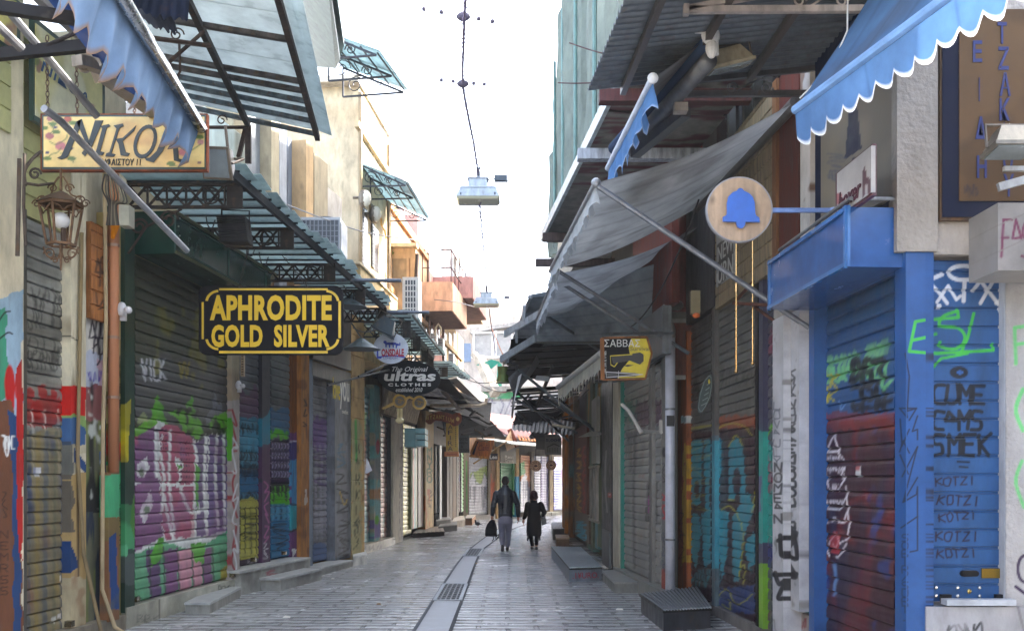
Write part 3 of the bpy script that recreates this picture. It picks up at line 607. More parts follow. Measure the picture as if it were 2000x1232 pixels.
slab('wall_base', LC, 700, 772, .0, .2, .12, .3, (170,160,140), 'marble', b5, lambda p: (p.mott((130,120,104),4,.5,.7), p.scrib(706,1062,745,1078,1.6,(60,60,60),.8,7,8)))
fb = MB(); s0, s1 = LC.s_(749, .1), LC.s_(812, .1)
for i in range(14):
    a, b_ = s0+(s1-s0)*i/14, s0+(s1-s0)*(i+.82)/14
    fb.hexa([LC.W(a, 3.35, .06), LC.W(a, 3.35, .14), LC.W(b_, 3.35, .14), LC.W(b_, 3.35, .06), LC.W(a, 4.62, .38), LC.W(a, 4.62, .46), LC.W(b_, 4.62, .46), LC.W(b_, 4.62, .38)])
fb.hexa([LC.W(s0, 3.33, .0), LC.W(s0, 3.33, .1), LC.W(s1, 3.33, .1), LC.W(s1, 3.33, .0), LC.W(s0, 4.64, .3), LC.W(s0, 4.64, .40), LC.W(s1, 4.64, .40), LC.W(s1, 4.64, .3)], (120,100,80))
fb.build('slatted_fascia', 'wood', (196,172,138), b5)
# ---- 6 yellow shutter, dark doorways
b6 = thing('shop_building', LC.W(LC.s_(830), 0, -1), 'dark fronted shops with yellow shutter and open posts beyond the cream column', 'shop building')
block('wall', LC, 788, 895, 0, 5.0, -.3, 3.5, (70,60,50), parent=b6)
slab('shutter', LC, 787, 803, .12, 3.3, -.06, .05, (170,160,110), 'shutter', b6, lambda p: (p.mott((190,180,60),3,.5,.8,3,sx=3,sz=.6), p.mott((110,100,90),3,.62,.8,8,sx=3)), prof=1.4, pitch=.14)
for x0, x1, c, k in ((803,806,(150,150,110),'wood'),(806,809,(170,70,50),'paint'),(809,812,(60,130,130),'paint'),(812,815,(150,170,120),'paint'),(817,822,(80,70,64),'metal'),(822,830,(92,58,40),'wood')):
    slab('door_panel', LC, x0, x1, .25, 3.1, .02, .12, c, k, b6)
slab('dark_recess', LC, 804, 831, .3, 3.3, -.1, .05, (34,34,34), 'gloss', b6)  # dark recess shown by a flat panel, its darkness put into the colour
slab('post', LC, 831, 847, .1, 3.9, .08, .25, (196,164,110), 'wood', b6, lambda p: (p.text('MNYRO',835,885,8,11,2,(40,110,60),1,0,dx=0,dy=14), p.scrib(835,955,845,1000,1.6,(30,26,24),.9,5,4), p.mott((190,100,40),3,.5,.9,7,sx=2,box=(830,955,840,1040))))
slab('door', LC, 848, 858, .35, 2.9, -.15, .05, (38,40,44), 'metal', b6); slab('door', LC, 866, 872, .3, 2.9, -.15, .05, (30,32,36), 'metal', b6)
slab('post', LC, 859, 863, .2, 2.95, .04, .12, (140,144,146), 'paint', b6); slab('lintel', LC, 847, 875, 2.92, 3.9, .05, .3, (130,122,116), 'wood', b6)
for x0, x1, c in ((873,878,(112,104,94)),(879,884,(124,116,104)),(885,891,(116,98,80)),(892,896,(120,116,110))): slab('post', LC, x0, x1, .15, 3.9, .05, .2, c, 'wood', b6)
# ---- 7 last shops before the bend
b7 = thing('shop_building', LC.W(LC.s_(903), 0, -1), 'shop with green and white striped shutters next to the bend', 'shop building')
block('wall', LC, 896, 905, 0, 5.0, -.3, 3.5, (110,100,90), parent=b7)
slab('shutter', LC, 896.5, 900, .4, 3.1, -.0, .05, (104,86,84), 'shutter', b7, lambda p: p.mott((60,80,140),2,.5,.9,3,sz=.6), prof=1.2, pitch=.16)
slab('shutter', LC, 900.5, 904.5, .4, 3.1, .05, .1, (120,122,116), 'shutter', b7, lambda p: p.rect(902,800,910,1010,(80,160,70),.9), prof=1.2, pitch=.16)

for L_, px, z in ((LA,133,.22),(LA,262,.3),(LB,493,.44),(LB,553,.46),(LA,452,.3)):
    c = L_.W(L_.s_(px,.02), z, .02); m = MB(); m.box(c-V((.02,.04,.03)), c+V((.05,.04,.03))); o = m.build('padlock', 'chrome', (120,110,90)); tag(o, {133:'padlock at the foot of the leftmost shutter',262:'padlock at the near foot of the pink and purple shutter',493:'padlock at the foot of the yellow and teal shutter',553:'padlock at the foot of the blue bubble shutter',452:'padlock at the far foot of the pink and purple shutter'}[px], 'padlock', 'padlocks on the left shutters')
# ================================================================ right side of the street
BLUE = (28,76,136); DB = FP(6.85)
# ---- 1 blue corner shop
r1 = thing('shop_building', V((3.6, 7.6, 0)), 'bright blue corner shop with red and blue graffiti shutter and side shutter', 'shop building')
s_a, s_b = RA.s_(1772, -.12), RA.s_(1585, -.12)
slab('wall', RA, 1583, 1768, 0, 9.5, -.22, 3.2, (160,152,144), 'stucco', r1)
def p_rs(p):
    p.rect(1580,818,1760,1300,(62,26,36),.97,12,3); p.rect(1580,806,1760,840,(120,46,46),.75,14,8)
    for q in ([(1598,830),(1600,1000),(1604,1180)],[(1640,822),(1668,830),(1672,900)],[(1700,822),(1740,826),(1738,960),(1742,1120)],[(1690,960),(1700,1050),(1696,1180)],[(1664,980),(1700,970),(1730,990)],[(1660,1010),(1640,1030),(1668,1060)],[(1712,1040),(1745,1050)],[(1606,1060),(1620,1110),(1632,1180)]): p.line(q,9,(128,42,44),.55,1,soft=4)
    p.mott((44,38,66),2.2,.58,.7,4,box=(1585,830,1755,1300)); p.mott((116,42,48),2,.64,.5,8,box=(1585,830,1755,1300)); p.mott((50,74,140),4,.68,.7,18,box=(1585,830,1755,1300))
    p.text('BANIA MAD',1618,722,9,24,5.5,(112,178,130),.9,.12,dx=12,dy=-2.8,jit=1.5); p.text('BUKASVZU',1616,745,10,24,6.5,(112,190,130),.95,0,dx=15,dy=-1.6,jit=2); p.poly([(1690,680),(1738,660),(1738,690),(1695,706)],(112,178,130),.6,6)
    p.text('MCK',1597,758,10,24,4,(190,176,30),.95,0,dx=14,dy=-1,jit=1.5); p.text('MK',1600,785,14,22,4,(190,176,30),.95,0,dx=18,jit=1.5)
    p.text('DG3',1664,745,16,40,11,(18,22,30),.92,.05,dx=24,jit=3); p.text('JPW',1664,800,18,42,9,(18,22,30),.92,0,dx=24,jit=3); p.line([(1672,790),(1710,796),(1742,780)],9,(18,22,34),.9,1); p.line([(1722,740),(1728,758),(1742,742)],7,(110,190,130),.9,1); p.line([(1640,782),(1644,800),(1650,790)],3,(120,160,210),1,1)
    # white line drawing
    W_ = (226,220,226)
    for q in ([(1616,882),(1630,848),(1640,880)],[(1610,898),(1612,885),(1636,880),(1650,898)],[(1608,945),(1622,935)],[(1612,912),(1616,930),(1608,938)],[(1652,912),(1644,930),(1650,938)],
              [(1606,968),(1618,992),(1640,996),(1656,968)],[(1608,1000),(1614,1020),(1625,1018),(1631,1010),(1640,1020),(1650,1018),(1656,1000)],[(1604,1030),(1608,1052),(1622,1060),(1632,1040),(1642,1060),(1656,1052),(1660,1030)],[(1606,1060),(1622,1084)],[(1656,1060),(1640,1086),(1634,1088)],[(1628,1060),(1633,1072),(1638,1060)],[(1608,950),(1604,1030)],[(1654,950),(1660,1030)]): p.line(q,2.8,W_,.95)
    p.poly([(1610,910),(1614,932),(1618,936),(1626,962),(1610,938)],W_,.9); p.poly([(1653,910),(1648,932),(1646,940),(1634,964),(1650,940)],W_,.9)
    p.scrib(1618,890,1644,898,2.2,W_,.9,6,3); p.scrib(1618,912,1650,922,2.2,W_,.9,7,4); p.scrib(1613,975,1652,985,2.2,W_,.9,8,5); p.text('EK',1628,955,5,9,1.6,W_,.9); p.poly([(1622,1046),(1632,1034),(1642,1046),(1640,1080),(1624,1080)],(180,40,40),.7); p.line([(1628,1100),(1634,1118),(1630,1160)],6,(110,150,200),.8,1,soft=2)
    p.rect(1672,908,1683,932,(196,200,204)); p.rect(1673,909,1681,918,(180,50,50),.8)
slab('shutter', RA, 1590, 1748, .06, 3.30, -.1, .05, (36,82,134), 'shutter', r1, p_rs, prof=1.3, pitch=.123, res=2.)
slab('frame_post', RA, 1580, 1590, .0, 3.3, .02, .2, BLUE, 'paint', r1)
def tags(p):
    K_ = (16,26,60)
    for q in ([(1768,690),(1776,735),(1772,800)],[(1757,797),(1772,815),(1770,803),(1790,797)],[(1757,797),(1790,797),(1776,820)],[(1758,818),(1762,870),(1776,838)],[(1757,882),(1764,860),(1776,884)],[(1800,812),(1782,842),(1800,838),(1802,858)],[(1758,888),(1774,925)],[(1800,872),(1762,930)],[(1800,872),(1764,980),(1802,932)],[(1764,980),(1790,965),(1802,950),(1802,1074),(1778,1077)],[(1760,1030),(1804,1008)]): p.line([(min(x, 1792), y) if x > 1772 else (x, y) for x, y in q],3,(10,16,44),.97)
    p.text('SOBIR:SURT.',1762,1056,11,13,2.6,(20,30,66),.9,0,dx=0,dy=15.5); G = (62,176,60)
    for q in ([(1806,625),(1788,628),(1776,686),(1812,689)],[(1784,664),(1812,658)]): p.line(q,6,G,.95)
slab('frame_post', RA, 1748, 1769.2, .0, 3.3, .02, .2, BLUE, 'paint', r1, tags, res=1.3, cap=BLUE)
slab('frame_post', DB, 1771, 1808, .0, 3.85-.6+.0, .03, .15, BLUE, 'paint', r1, tags, res=1.3, cap=BLUE)
# side wall facing the camera
slab('wall', DB, 1768, 2240, 3.25, 9.5, .0, .3, (166,158,150), 'stucco', r1)
slab('wall', DB, 1809, 2240, 0, .775, .05, .3, (152,154,160), 'plaster', r1, lambda p: (p.scrib(1850,1215,1925,1240,5,(30,30,34),.9,6,2), p.line([(1985,1170),(1992,1200),(2000,1230)],5,(30,24,40),.9,1), p.mott((150,150,156),4,.55,.6)))
slab('sill', DB, 1850, 1985, .79, .83, .10, .1, (160,166,176), 'marble', r1)
slab('wall', DB, 1965, 2240, .776, 3.249, .03, .3, (150,150,152), 'stucco', r1, lambda p: (p.line([(1982,640),(1984,710)],7,(96,176,110),.95,1), p.line([(1982,640),(2006,636)],7,(96,176,110),.95), p.line([(1984,672),(2006,670)],7,(96,176,110)), p.line([(1998,760),(1984,800),(1998,840)],8,(96,176,110),.95,1), p.line([(1996,900),(1984,940),(2000,990)],7,(96,176,110),.9,1),
    p.ring(2002,1110,14,26,6,(40,24,60),.95), p.line([(1984,1145),(2004,1160)],6,(40,24,60))))
def p_ws(p):
    Wt = (206,210,218); K_ = (14,18,26)
    p.ring(1881,533,28,14,8,Wt,.92); p.line([(1812,548),(1840,536)],8,Wt,.9); p.line([(1813,550),(1835,572),(1850,592)],7,Wt,.9); p.line([(1830,590),(1852,558),(1868,585),(1876,578)],6,Wt,.9); p.line([(1884,550),(1882,588)],8,Wt,.9); p.line([(1900,568),(1915,548),(1950,594)],7,Wt,.9); p.line([(1943,543),(1915,592)],7,Wt,.9); p.line([(1945,592),(1956,584)],6,Wt,.9); p.ell(1834,598,5,5,Wt); p.ell(1954,605,5,7,Wt)
    G = (62,176,60)
    p.line([(1806,625),(1788,628),(1776,686),(1830,690),(1940,684),(1938,672)],6,G,.95); p.line([(1784,664),(1828,652)],6,G,.95); p.line([(1806,625),(1872,620),(1870,604)],6,G,.95); p.line([(1868,608),(1842,618),(1836,636),(1870,640),(1884,655),(1880,672),(1862,682),(1836,676),(1836,668)],6,G,.95,1); p.line([(1902,612),(1890,660),(1878,686)],6,G,.95); p.line([(1824,716),(1838,700),(1890,690)],5,G,.95)
    p.ell(1873,727,18,12,K_,.95); p.ell(1875,727,7,4,(40,90,160),.9)
    p.text('CUME',1823,788,21,36,7.5,K_,.96,.04,dx=26,jit=1.5); p.text('CAMS',1822,838,19,35,7.5,K_,.96,.06,dx=25,jit=1.5); p.text('SMEK',1822,888,21,40,7.5,K_,.96,.02,dx=30,jit=2); p.line([(1870,901),(1893,902)],3.5,K_); p.line([(1874,911),(1890,912)],3.5,K_)
    for i, y in enumerate((948,984,1018,1055,1088)): p.text('KOTZI',1828+(i%3)*3,y,12-(i==2),15+(i%2)*2,3.1+.2*(i%2),(30,8,34),.96,(.05,.16,.0,.1,-.05)[i],dx=(16,17,15.4,17.5,16)[i],dy=(-.6,.5,-1.2,.2,-.4)[i],jit=1.7)
slab('side_shutter', DB, 1815, 1962, .80, 3.22, -.06, .05, (36,80,132), 'shutter', r1, p_ws, prof=0, pitch=.13, res=1.4, grooves=.1305)
slab('jamb', DB, 1808, 1815, .78, 3.25, -.02, .1, (96,90,84), 'concrete', r1, lambda p: p.mott((150,146,140),20,.6,.9,3,box=(1800,970,1820,1020)))
slab('jamb', DB, 1962, 1967, .78, 3.25, .02, .1, (160,166,176), 'plaster', r1)
for i in range(4):
    for py in (1147, 1163): c = DB.at((1828, 1870, 1913, 1957)[i], py, -.055); d_ = MB(); d_.ell(c, .014, .012, .014, 8, 5); d_.build('rivet', 'chrome', (200,204,206), r1)
d_ = MB(); c = DB.at(1893, 1154, -.055); d_.ell(c, .018, .012, .018, 10, 5); d_.build('lock', 'chrome', (190,170,110), r1)
for px in (1842, 1948): c = DB.at(px, 1167, -.06); m_ = MB(); m_.prism([c+V((-.03,-.02,-.03)), c+V((.03,-.02,-.03)), c+V((.035,-.02,.03)), c+V((-.035,-.02,.03))], (0,-.04,0)); m_.build('lock_foot', 'dark', (20,20,24), r1)
m_ = MB(); c = DB.at(1892, 1119, -.06); pts = []
for i in range(16):
    a = math.pi*2*i/16; pts.append(c+V((math.copysign(.04, math.cos(a))+.025*math.cos(a), 0, .022*math.sin(a))))
m_.prism(pts, (0,-.02,0)); m_.build('pull_handle', 'dark', (14,14,18), r1)
m_ = MB(); m_.box(DB.at(1916, 1109, -.055)-V((0,.012,0)), DB.at(1952, 1128, -.055)); pl_ = m_.build('maker_plate', 'chrome', (180,150,70), r1)
# blue shutter box
bx = MB(); s0, s1 = RA.s_(1655, .42), RA.s_(1503.5, .42)
q = [RA.W(s0, 3.16, .42), RA.W(s0, 3.16, .0), RA.W(s1, 3.16, .0), RA.W(s1, 3.16, .42)]
bx.hexa(q+[v+V((0,0,.42)) for v in q]); bo_ = bx.build('shutter_box', 'gloss', BLUE, r1)
tr_ = MB()
for z in (3.175, 3.565): tr_.bar(RA.W(s0, z, .43), RA.W(s1, z, .43), .03, .03)
for s_ in (s0+.012, s1-.012): tr_.bar(RA.W(s_, 3.15, .43), RA.W(s_, 3.59, .43), .035, .02, up=(1,0,0))
tr_.bar(RA.W(s0-.012, 3.155, .42), RA.W(s0-.012, 3.585, .42), .02, .04); tr_.build('box_trim', 'gloss', (44,98,156), bo_)
rl = MB(); rl.tube([RA.W(RA.s_(1770,0), 3.64, .0), RA.W(s0, 3.64, .40), RA.W(s1-.2, 3.64, .40), RA.W(s1-.2, 3.58, .2)], .014, 8); rl.build('rail', 'metal', (130,132,134), r1)
# blue framed boards above
UP = 9.5
slab('dark_frame', RA, 1592, 1748, 3.70, 6.6, .03, .1, (9,22,50), 'board', r1)
bd = slab('board', RA, 1603, 1742, 3.70, 5.03, .06, .05, (104,97,86), 'paint', r1, lambda p: (p.mott((128,118,100),1.6,.5,.6,sx=.5), p.poly([(1660,195),(1672,190),(1683,290),(1650,312)],(10,16,50)), p.ell(1668,316,5,9,(10,16,50)), p.scrib(1614,300,1656,360,1.4,(40,60,90),.8,9,4), p.scrib(1618,330,1650,352,1.4,(40,60,90),.7,7,14)))
# projecting corner column of rough stucco
slab('corner_column', DB, 1752, 1832, 3.26, 6.8, .045, .1, (146,139,131), 'stucco', r1)
# tall board with letters on the camera-facing wall
eb = thing('letter_board', DB.at(1930, 434, .02), 'tall brown board in a navy frame lettered in Greek under the blue awning', 'sign board')
slab('frame', DB, 1836, 2240, DB.z(1836, 434), DB.z(1836, 25), .05, .04, (84,60,38), 'wood', eb)
slab('navy_border', DB, 1841, 2235, DB.z(1836, 428), DB.z(1836, 30), .06, .02, (8,20,46), 'board', eb)
slab('panel', DB, 1874, 2200, DB.z(1836, 398), DB.z(1836, 30), .07, .02, (94,72,50), 'board', eb, lambda p: (p.mott((64,48,32),2,.5,.5), p.scrib(1884,360,1912,385,1.4,(40,40,50),.8,9,3)))
for ch, x0, y0, x1, y1 in (('Ε',1900,80,1918,122),('Ι',1909,152,1916,198),('Δ',1905,228,1926,272),('Η',1908,304,1927,348),('Τ',1948,44,1966,86),('Ζ',1950,92,1970,137),('Α',1952,142,1974,188),('Κ',1952,192,1972,236),('Ι',1958,240,1964,282),('Ο',1959,290,1978,334),('Υ',1960,340,1980,384)):
    ftext('letter', ch, x0, y0, x1, y1, 6.85-.072, (18,34,96), eb, bold=.02)
# ---- framed dog sign leaning over the blue box
bs = thing('framed_sign', RA.at(1668, 400, .12), 'white sign with maroon frame, dog silhouette and hand lettering above the blue box', 'sign')
slab('frame', RA, 1632, 1704, 3.58, 3.93, .36, .03, (70,24,34), 'paint', bs)
def p_dog(p): p.poly([(1687,322),(1690,330),(1693,345),(1699,350),(1699,382),(1696,382),(1694,362),(1689,360),(1688,385),(1685,385),(1684,345)],(70,30,40)); p.rect(1630,378,1646,400,(140,50,50),.8)
slab('panel', RA, 1634.5, 1701.5, 3.60, 3.915, .37, .03, (160,156,152), 'paint', bs, p_dog)
ltext('lettering', 'boxer', RA, 1638, 362, 1682, 398, .375, (70,24,38), bs, bold=.02, shear=.2)
# ---- box sign at the right edge
fs_ = thing('box_sign', V((3.1, 6.3, 3.1)), 'grimy white box sign with purple sprayed letters at the right edge', 'sign')
D2 = FP(6.3)
slab('casing', D2, 1949, 2260, D2.z(1960, 528), D2.z(1960, 396)+.0, .0, .4, (126,122,119), 'paint', fs_, lambda p: (p.mott((140,130,118),2,.55,.6,sx=.3), p.text('FASO',1956,500,17,70,5,(96,20,60),.95,.05,dx=20,jit=2), p.line([(1950,492),(2000,468)],2,(110,104,100)), p.line([(1950,440),(2000,418)],2,(110,104,100))))
m_ = MB(); m_.bar(D2.at(1950, 366, .1), D2.at(2060, 335, .1), .035, .05); m_.bar(D2.at(1960, 330, .0), D2.at(2060, 330, .0), .03, .03); m_.build('bracket', 'metal', (170,170,168), fs_)
# ---- flood lamp at right edge
def flood(name, label, c, w, h, d, rot, col, arm=None, group='floodlights on the facades'):
    t = thing(name, c, label, 'floodlight', group)
    Mx = Matrix.Translation(c) @ rot
    m_ = MB(); A = [(-w/2,-d/2,0),(w/2,-d/2,0),(w/2,d/2,0),(-w/2,d/2,0),(-w*.28,-d*.3,h),(w*.28,-d*.3,h),(w*.28,d*.3,h),(-w*.28,d*.3,h)]
    m_.hexa([Mx @ V(p) for p in A]); m_.build('housing', 'metal', col, t)
    m_ = MB(); m_.hexa([Mx @ V(p) for p in [(-w*.54,-d*.54,-.03),(w*.54,-d*.54,-.03),(w*.54,d*.54,-.03),(-w*.54,d*.54,-.03),(-w*.54,-d*.54,-.004),(w*.54,-d*.54,-.004),(w*.54,d*.54,-.004),(-w*.54,d*.54,-.004)]]); m_.build('rim', 'metal', tuple(int(k*.85) for k in col), t)
    m_ = MB(); m_.hexa([Mx @ V(p) for p in [(-w*.46,-d*.46,-.04),(w*.46,-d*.46,-.04),(w*.46,d*.46,-.04),(-w*.46,d*.46,-.04),(-w*.46,-d*.46,-.028),(w*.46,-d*.46,-.028),(w*.46,d*.46,-.028),(-w*.46,d*.46,-.028)]]); m_.build('glass', 'gloss', (120,130,134), t)
    m_ = MB(); m_.tube([Mx @ V((-w*.56,0,0)), Mx @ V((-w*.56,0,h*1.25)), Mx @ V((w*.56,0,h*1.25)), Mx @ V((w*.56,0,0))], .012, 6)
    if arm: m_.tube([Mx @ V((0,0,h*1.25)), V(arm)], .014, 6)
    m_.build('yoke', 'metal', (110,100,90), t); return t
flood('floodlight', 'pale floodlight with clear glass by the right edge, above the box sign', P(1972, 288, 6.2), .26, .12, .2, Matrix.Rotation(R(-8), 4, 'X'), (140,134,120), (3.6,6.7,4.0))
# ---- 2 timber and slatwall shop
r2 = thing('shop_building', RA.W(RA.s_(1450), 0, -1), 'timber fronted shop with turquoise and maroon lettering sprayed over its shutters', 'shop building')
slab('wall', RA, 1322, 1582, 0, 9.0, -.25, 3.2, (70,62,56), 'plaster', r2)
def p_r3(p):
    p.mott((60,60,60),3,.5,.6); p.text('JBUOH',1345,775,8,26,3,(30,30,32),.9,.1,dx=9); p.rect(1335,842,1395,1190,(52,28,40),.95,5); p.line([(1343,850),(1352,836),(1392,830)],4,(170,160,50),.9)
    T = (52,140,156)
    p.poly([(1348,862),(1372,858),(1372,900),(1368,985),(1350,985)],T,1,3); p.poly([(1376,860),(1388,858),(1388,1000),(1378,1000)],T,1,3); p.poly([(1352,1005),(1364,1000),(1370,1040),(1360,1110),(1350,1080)],T,1,3); p.poly([(1370,1002),(1388,1000),(1388,1100),(1376,1110)],T,1,3); p.ell(1362,955,5,18,(52,28,40))
    p.scrib(1346,1110,1388,1150,2.4,(60,130,140),.9,7,5); p.scrib(1346,860,1390,1000,1.6,(176,170,60),.5,7,15)
slab('shutter', RA, 1342, 1390, .12, 4.0, -.04, .05, (96,96,94), 'shutter', r2, p_r3, prof=1.2, pitch=.105)
def p_r4(p):
    p.mott((84,82,80),3,.5,.6); p.rect(1390,812,1480,838,(150,70,40),.8,12); p.rect(1390,836,1480,1240,(54,28,42),.95,5); p.text('JIMDVV',1400,752,12,32,3.4,(50,50,52),.8,.05,dx=13,jit=1)
    T = (50,136,154); Y_ = (176,172,60)
    p.poly([(1398,860),(1408,850),(1410,920),(1400,940)],T,1,3); p.poly([(1424,872),(1438,852),(1452,870),(1458,960),(1450,1005),(1440,930),(1436,975),(1424,975)],T,1,3); p.poly([(1402,990),(1424,1000),(1420,1080),(1412,1130),(1402,1060)],T,1,3)
    p.poly([(1430,1010),(1462,960),(1474,990),(1450,1060),(1444,1135),(1432,1135)],T,1,3); p.poly([(1456,1060),(1476,1030),(1476,1100),(1462,1110)],T,1,3); p.poly([(1400,1150),(1474,1140),(1474,1200),(1400,1190)],(50,74,130),.8,8); p.ell(1440,940,8,28,(54,28,42))
    for q in ([(1396,842),(1420,828),(1450,830),(1470,850)],[(1424,872),(1438,850),(1452,870)],[(1424,975),(1436,975)],[(1410,995),(1430,990),(1452,1040),(1444,1130)],[(1446,1108),(1456,1104),(1452,1140)],[(1470,1000),(1476,960)],[(1400,1170),(1420,1150),(1440,1180),(1470,1160)],[(1412,1180),(1428,1190),(1424,1170)]): p.line(q,2.4,Y_,.9,1)
    p.mott((40,120,136),4,.66,.7,9,box=(1396,1110,1476,1150)); p.rect(1462,1213,1472,1226,(190,190,186))
slab('shutter', RA, 1396, 1475, .12, 4.15, -.04, .05, (104,104,100), 'shutter', r2, p_r4, prof=1.2, pitch=.106)
slab('post', RA, 1324, 1341, .12, 3.72, .03, .2, (150,80,40), 'wood', r2, lambda p: (p.rect(1330,812,1342,826,(210,210,206)), p.rect(1332,814,1340,824,(60,60,60),.5), p.rect(1334,868,1344,1100,(196,160,40),.6,12), p.scrib(1326,1000,1338,1100,1.4,(40,30,24),.8,6,3)))
slab('post', RA, 1390, 1396, .12, 4.1, .02, .12, (90,110,120), 'metal', r2, lambda p: (p.rect(1380,860,1400,1110,(60,150,170),.9), p.rect(1380,600,1400,850,(100,96,92),.9)))
slab('post', RA, 1475, 1480, .1, 4.1, .0, .06, (26,24,30), 'metal', r2)
slab('post', RA, 1482, 1490, .05, 4.2, .0, .2, (60,60,84), 'paint', r2, lambda p: (p.rect(1475,840,1495,1060,(40,140,130),1,6), p.rect(1475,930,1486,1000,(110,50,120),.7,6), p.rect(1475,1100,1495,1300,(110,160,50),1,6)))
slab('shutter', RA, 1491, 1508, .08, 3.5, -.06, .05, (90,90,100), 'shutter', r2, lambda p: (p.rect(1485,870,1510,1060,(50,150,140),.9,8), p.rect(1485,1060,1510,1110,(50,60,120),.8,8), p.mott((150,60,90),3,.62,.7,5), p.line([(1491,800),(1500,850),(1508,830)],4,(110,180,60),.9)), prof=1.2, pitch=.11)
slab('green_shutter', RA, 1562, 1580, .45, 3.3, -.02, .05, (50,110,100), 'shutter', r2, lambda p: p.rect(1560,600,1585,780,(50,44,60),.8,30), prof=1.2, pitch=.05)
slab('wall_base', RA, 1380, 1582, 0, .12, .02, .3, (110,106,104), 'concrete', r2)
slab('wall_base', RA, 1530, 1582, .121, .44, .0, .3, (150,140,136), 'concrete', r2, lambda p: p.scrib(1534,1200,1578,1232,4,(130,50,60),.8,6,9))
def p_wc(p):
    K_ = (20,20,26); p.mott((150,150,154),2,.5,.4); p.mott((110,108,104),9,.72,.8,4)
    p.text('LOVAULY',1511,800,12,15,2.6,(60,64,80),.8,0,dx=0,dy=18,jit=1); p.text('NOMEAN',1513,920,13,16,3.8,K_,.9,0,dx=0,dy=20,jit=1)
    p.text('KMVANOUY',1540,735,11,13,4,K_,.9,.2,dx=0,dy=15,jit=1.5); p.text('PAEMSOOOUTLH',1534,850,18,14,5.4,K_,.95,0,dx=0,dy=17,jit=1.5)
    for q in ([(1520,1055),(1555,1040),(1528,1085),(1524,1045)],[(1550,1040),(1556,1090),(1530,1080),(1554,1125),(1535,1120)],[(1514,1118),(1522,1140),(1536,1130),(1520,1165),(1530,1168)],[(1512,1122),(1555,1120)],[(1545,1030),(1548,1060)]): p.line(q,9,K_,.98,1)
slab('white_column', RA, 1509, 1530, .0, 3.18, .17, .3, (176,177,182), 'paint', r2, p_wc, res=1.3); slab('white_panel', RA, 1530, 1561, .48, 3.2, .10, .25, (172,173,178), 'paint', r2, p_wc, res=1.3)
slab('header', RA, 1508, 1578, 3.3, 3.52, .22, .4, (186,182,180), 'plaster', r2, lambda p: p.text('WORDO',1520,676,7,16,2.6,(90,30,90),.9,.1,dx=9,dy=-2,jit=1))
slab('header', RA, 1511, 1528, 3.18, 3.3, .12, .2, (150,146,140), 'plaster', r2)
slab('slat_panel', RA, 1397, 1512, 3.75, 5.6, .03, .08, (136,122,98), 'wood', r2, lambda p: p.mott((140,124,98),2,.5,.7), grooves=.165)
slab('window_panel', RA, 1514, 1560, 3.75, 5.6, .02, .06, (86,34,24), 'wood', r2); slab('window_frame', RA, 1508, 1516, 3.7, 5.6, .05, .1, (120,80,48), 'wood', r2)
slab('peeling_post', RA, 1563, 1582, 3.3, 5.4, .05, .2, (196,190,184), 'plaster', r2, lambda p: p.mott((110,80,60),5,.55,.9,3))
slab('sash_window', RA, 1400, 1506, 5.62, 7.2, -.1, .1, (28,26,30), 'gloss', r2)
for px in (1420, 1450, 1470, 1490): slab('mullion', RA, px, px+4, 5.3, 7.2, .0, .08, (84,84,82), 'metal', r2)
slab('upper_panel', RA, 1340, 1394, 3.8, 5.6, .04, .1, (64,64,70), 'metal', r2)
slab('vinyl_notice', RA, 1399, 1434, 4.0, 4.75, .045, .03, (150,154,158), 'paint', r2, lambda p: (p.poly([(1400,480),(1432,452),(1432,530),(1402,560)],(40,42,46)), ))
ltext('lettering', 'NEW', RA, 1402, 470, 1432, 500, .052, (180,184,186), r2); ltext('lettering', 'URN', RA, 1402, 508, 1432, 545, .052, (180,184,186), r2)
# ---- 3 grey shutter shop with brown upper wall
r3 = thing('shop_building', RB.W(RB.s_(1245), 0, -1), 'grey shuttered shop with green jamb and maroon upper wall by the white drainpipe', 'shop building')
slab('wall', RB, 1195, 1300, 0, 9.0, -.22, 3.2, (96,90,84), 'plaster', r3)
def p_g(p):
    p.mott((116,116,114),2,.5,.5); p.rect(1200,785,1245,825,(40,110,96),.8,20); p.rect(1240,785,1300,830,(80,40,70),.8,20); p.rect(1204,820,1218,1020,(50,150,120),.7,10)
    p.line([(1242,840),(1240,900),(1238,960),(1240,1108)],5,(44,42,44),.8,1,soft=2); p.line([(1228,830),(1230,920)],3,(60,58,58),.8,soft=2); p.drips(1215,1260,845,90,2.4,(70,68,68),9,.7)
    for x in (1222,1234,1246): p.line([(x-5,860),(x,842),(x+5,860)],2.6,(70,60,64),.8,1)
    p.rect(1262,940,1285,1018,(60,60,60),.8,4); p.rect(1267,968,1272,1002,(170,80,150),.9); p.rect(1276,972,1280,1000,(150,70,130),.8); p.text('ONE',1249,932,3,6,1,(150,80,70),.6); p.mott((150,130,110),5,.66,.4)
slab('shutter', RB, 1213, 1268, .22, 3.3, -.04, .05, (150,148,144), 'shutter', r3, p_g, prof=1.2, pitch=.118)
slab('shutter', RB, 1273, 1291, .22, 3.3, -.04, .05, (146,144,140), 'shutter', r3, p_g, prof=1.2, pitch=.118)
slab('center_post', RB, 1268, 1273, .2, 3.3, .02, .1, (130,128,124), 'metal', r3)
slab('jamb', RB, 1208.5, 1213, .2, 3.3, .02, .1, (30,120,106), 'paint', r3); slab('jamb', RB, 1197, 1208, .2, 3.35, .05, .2, (176,166,146), 'plaster', r3)
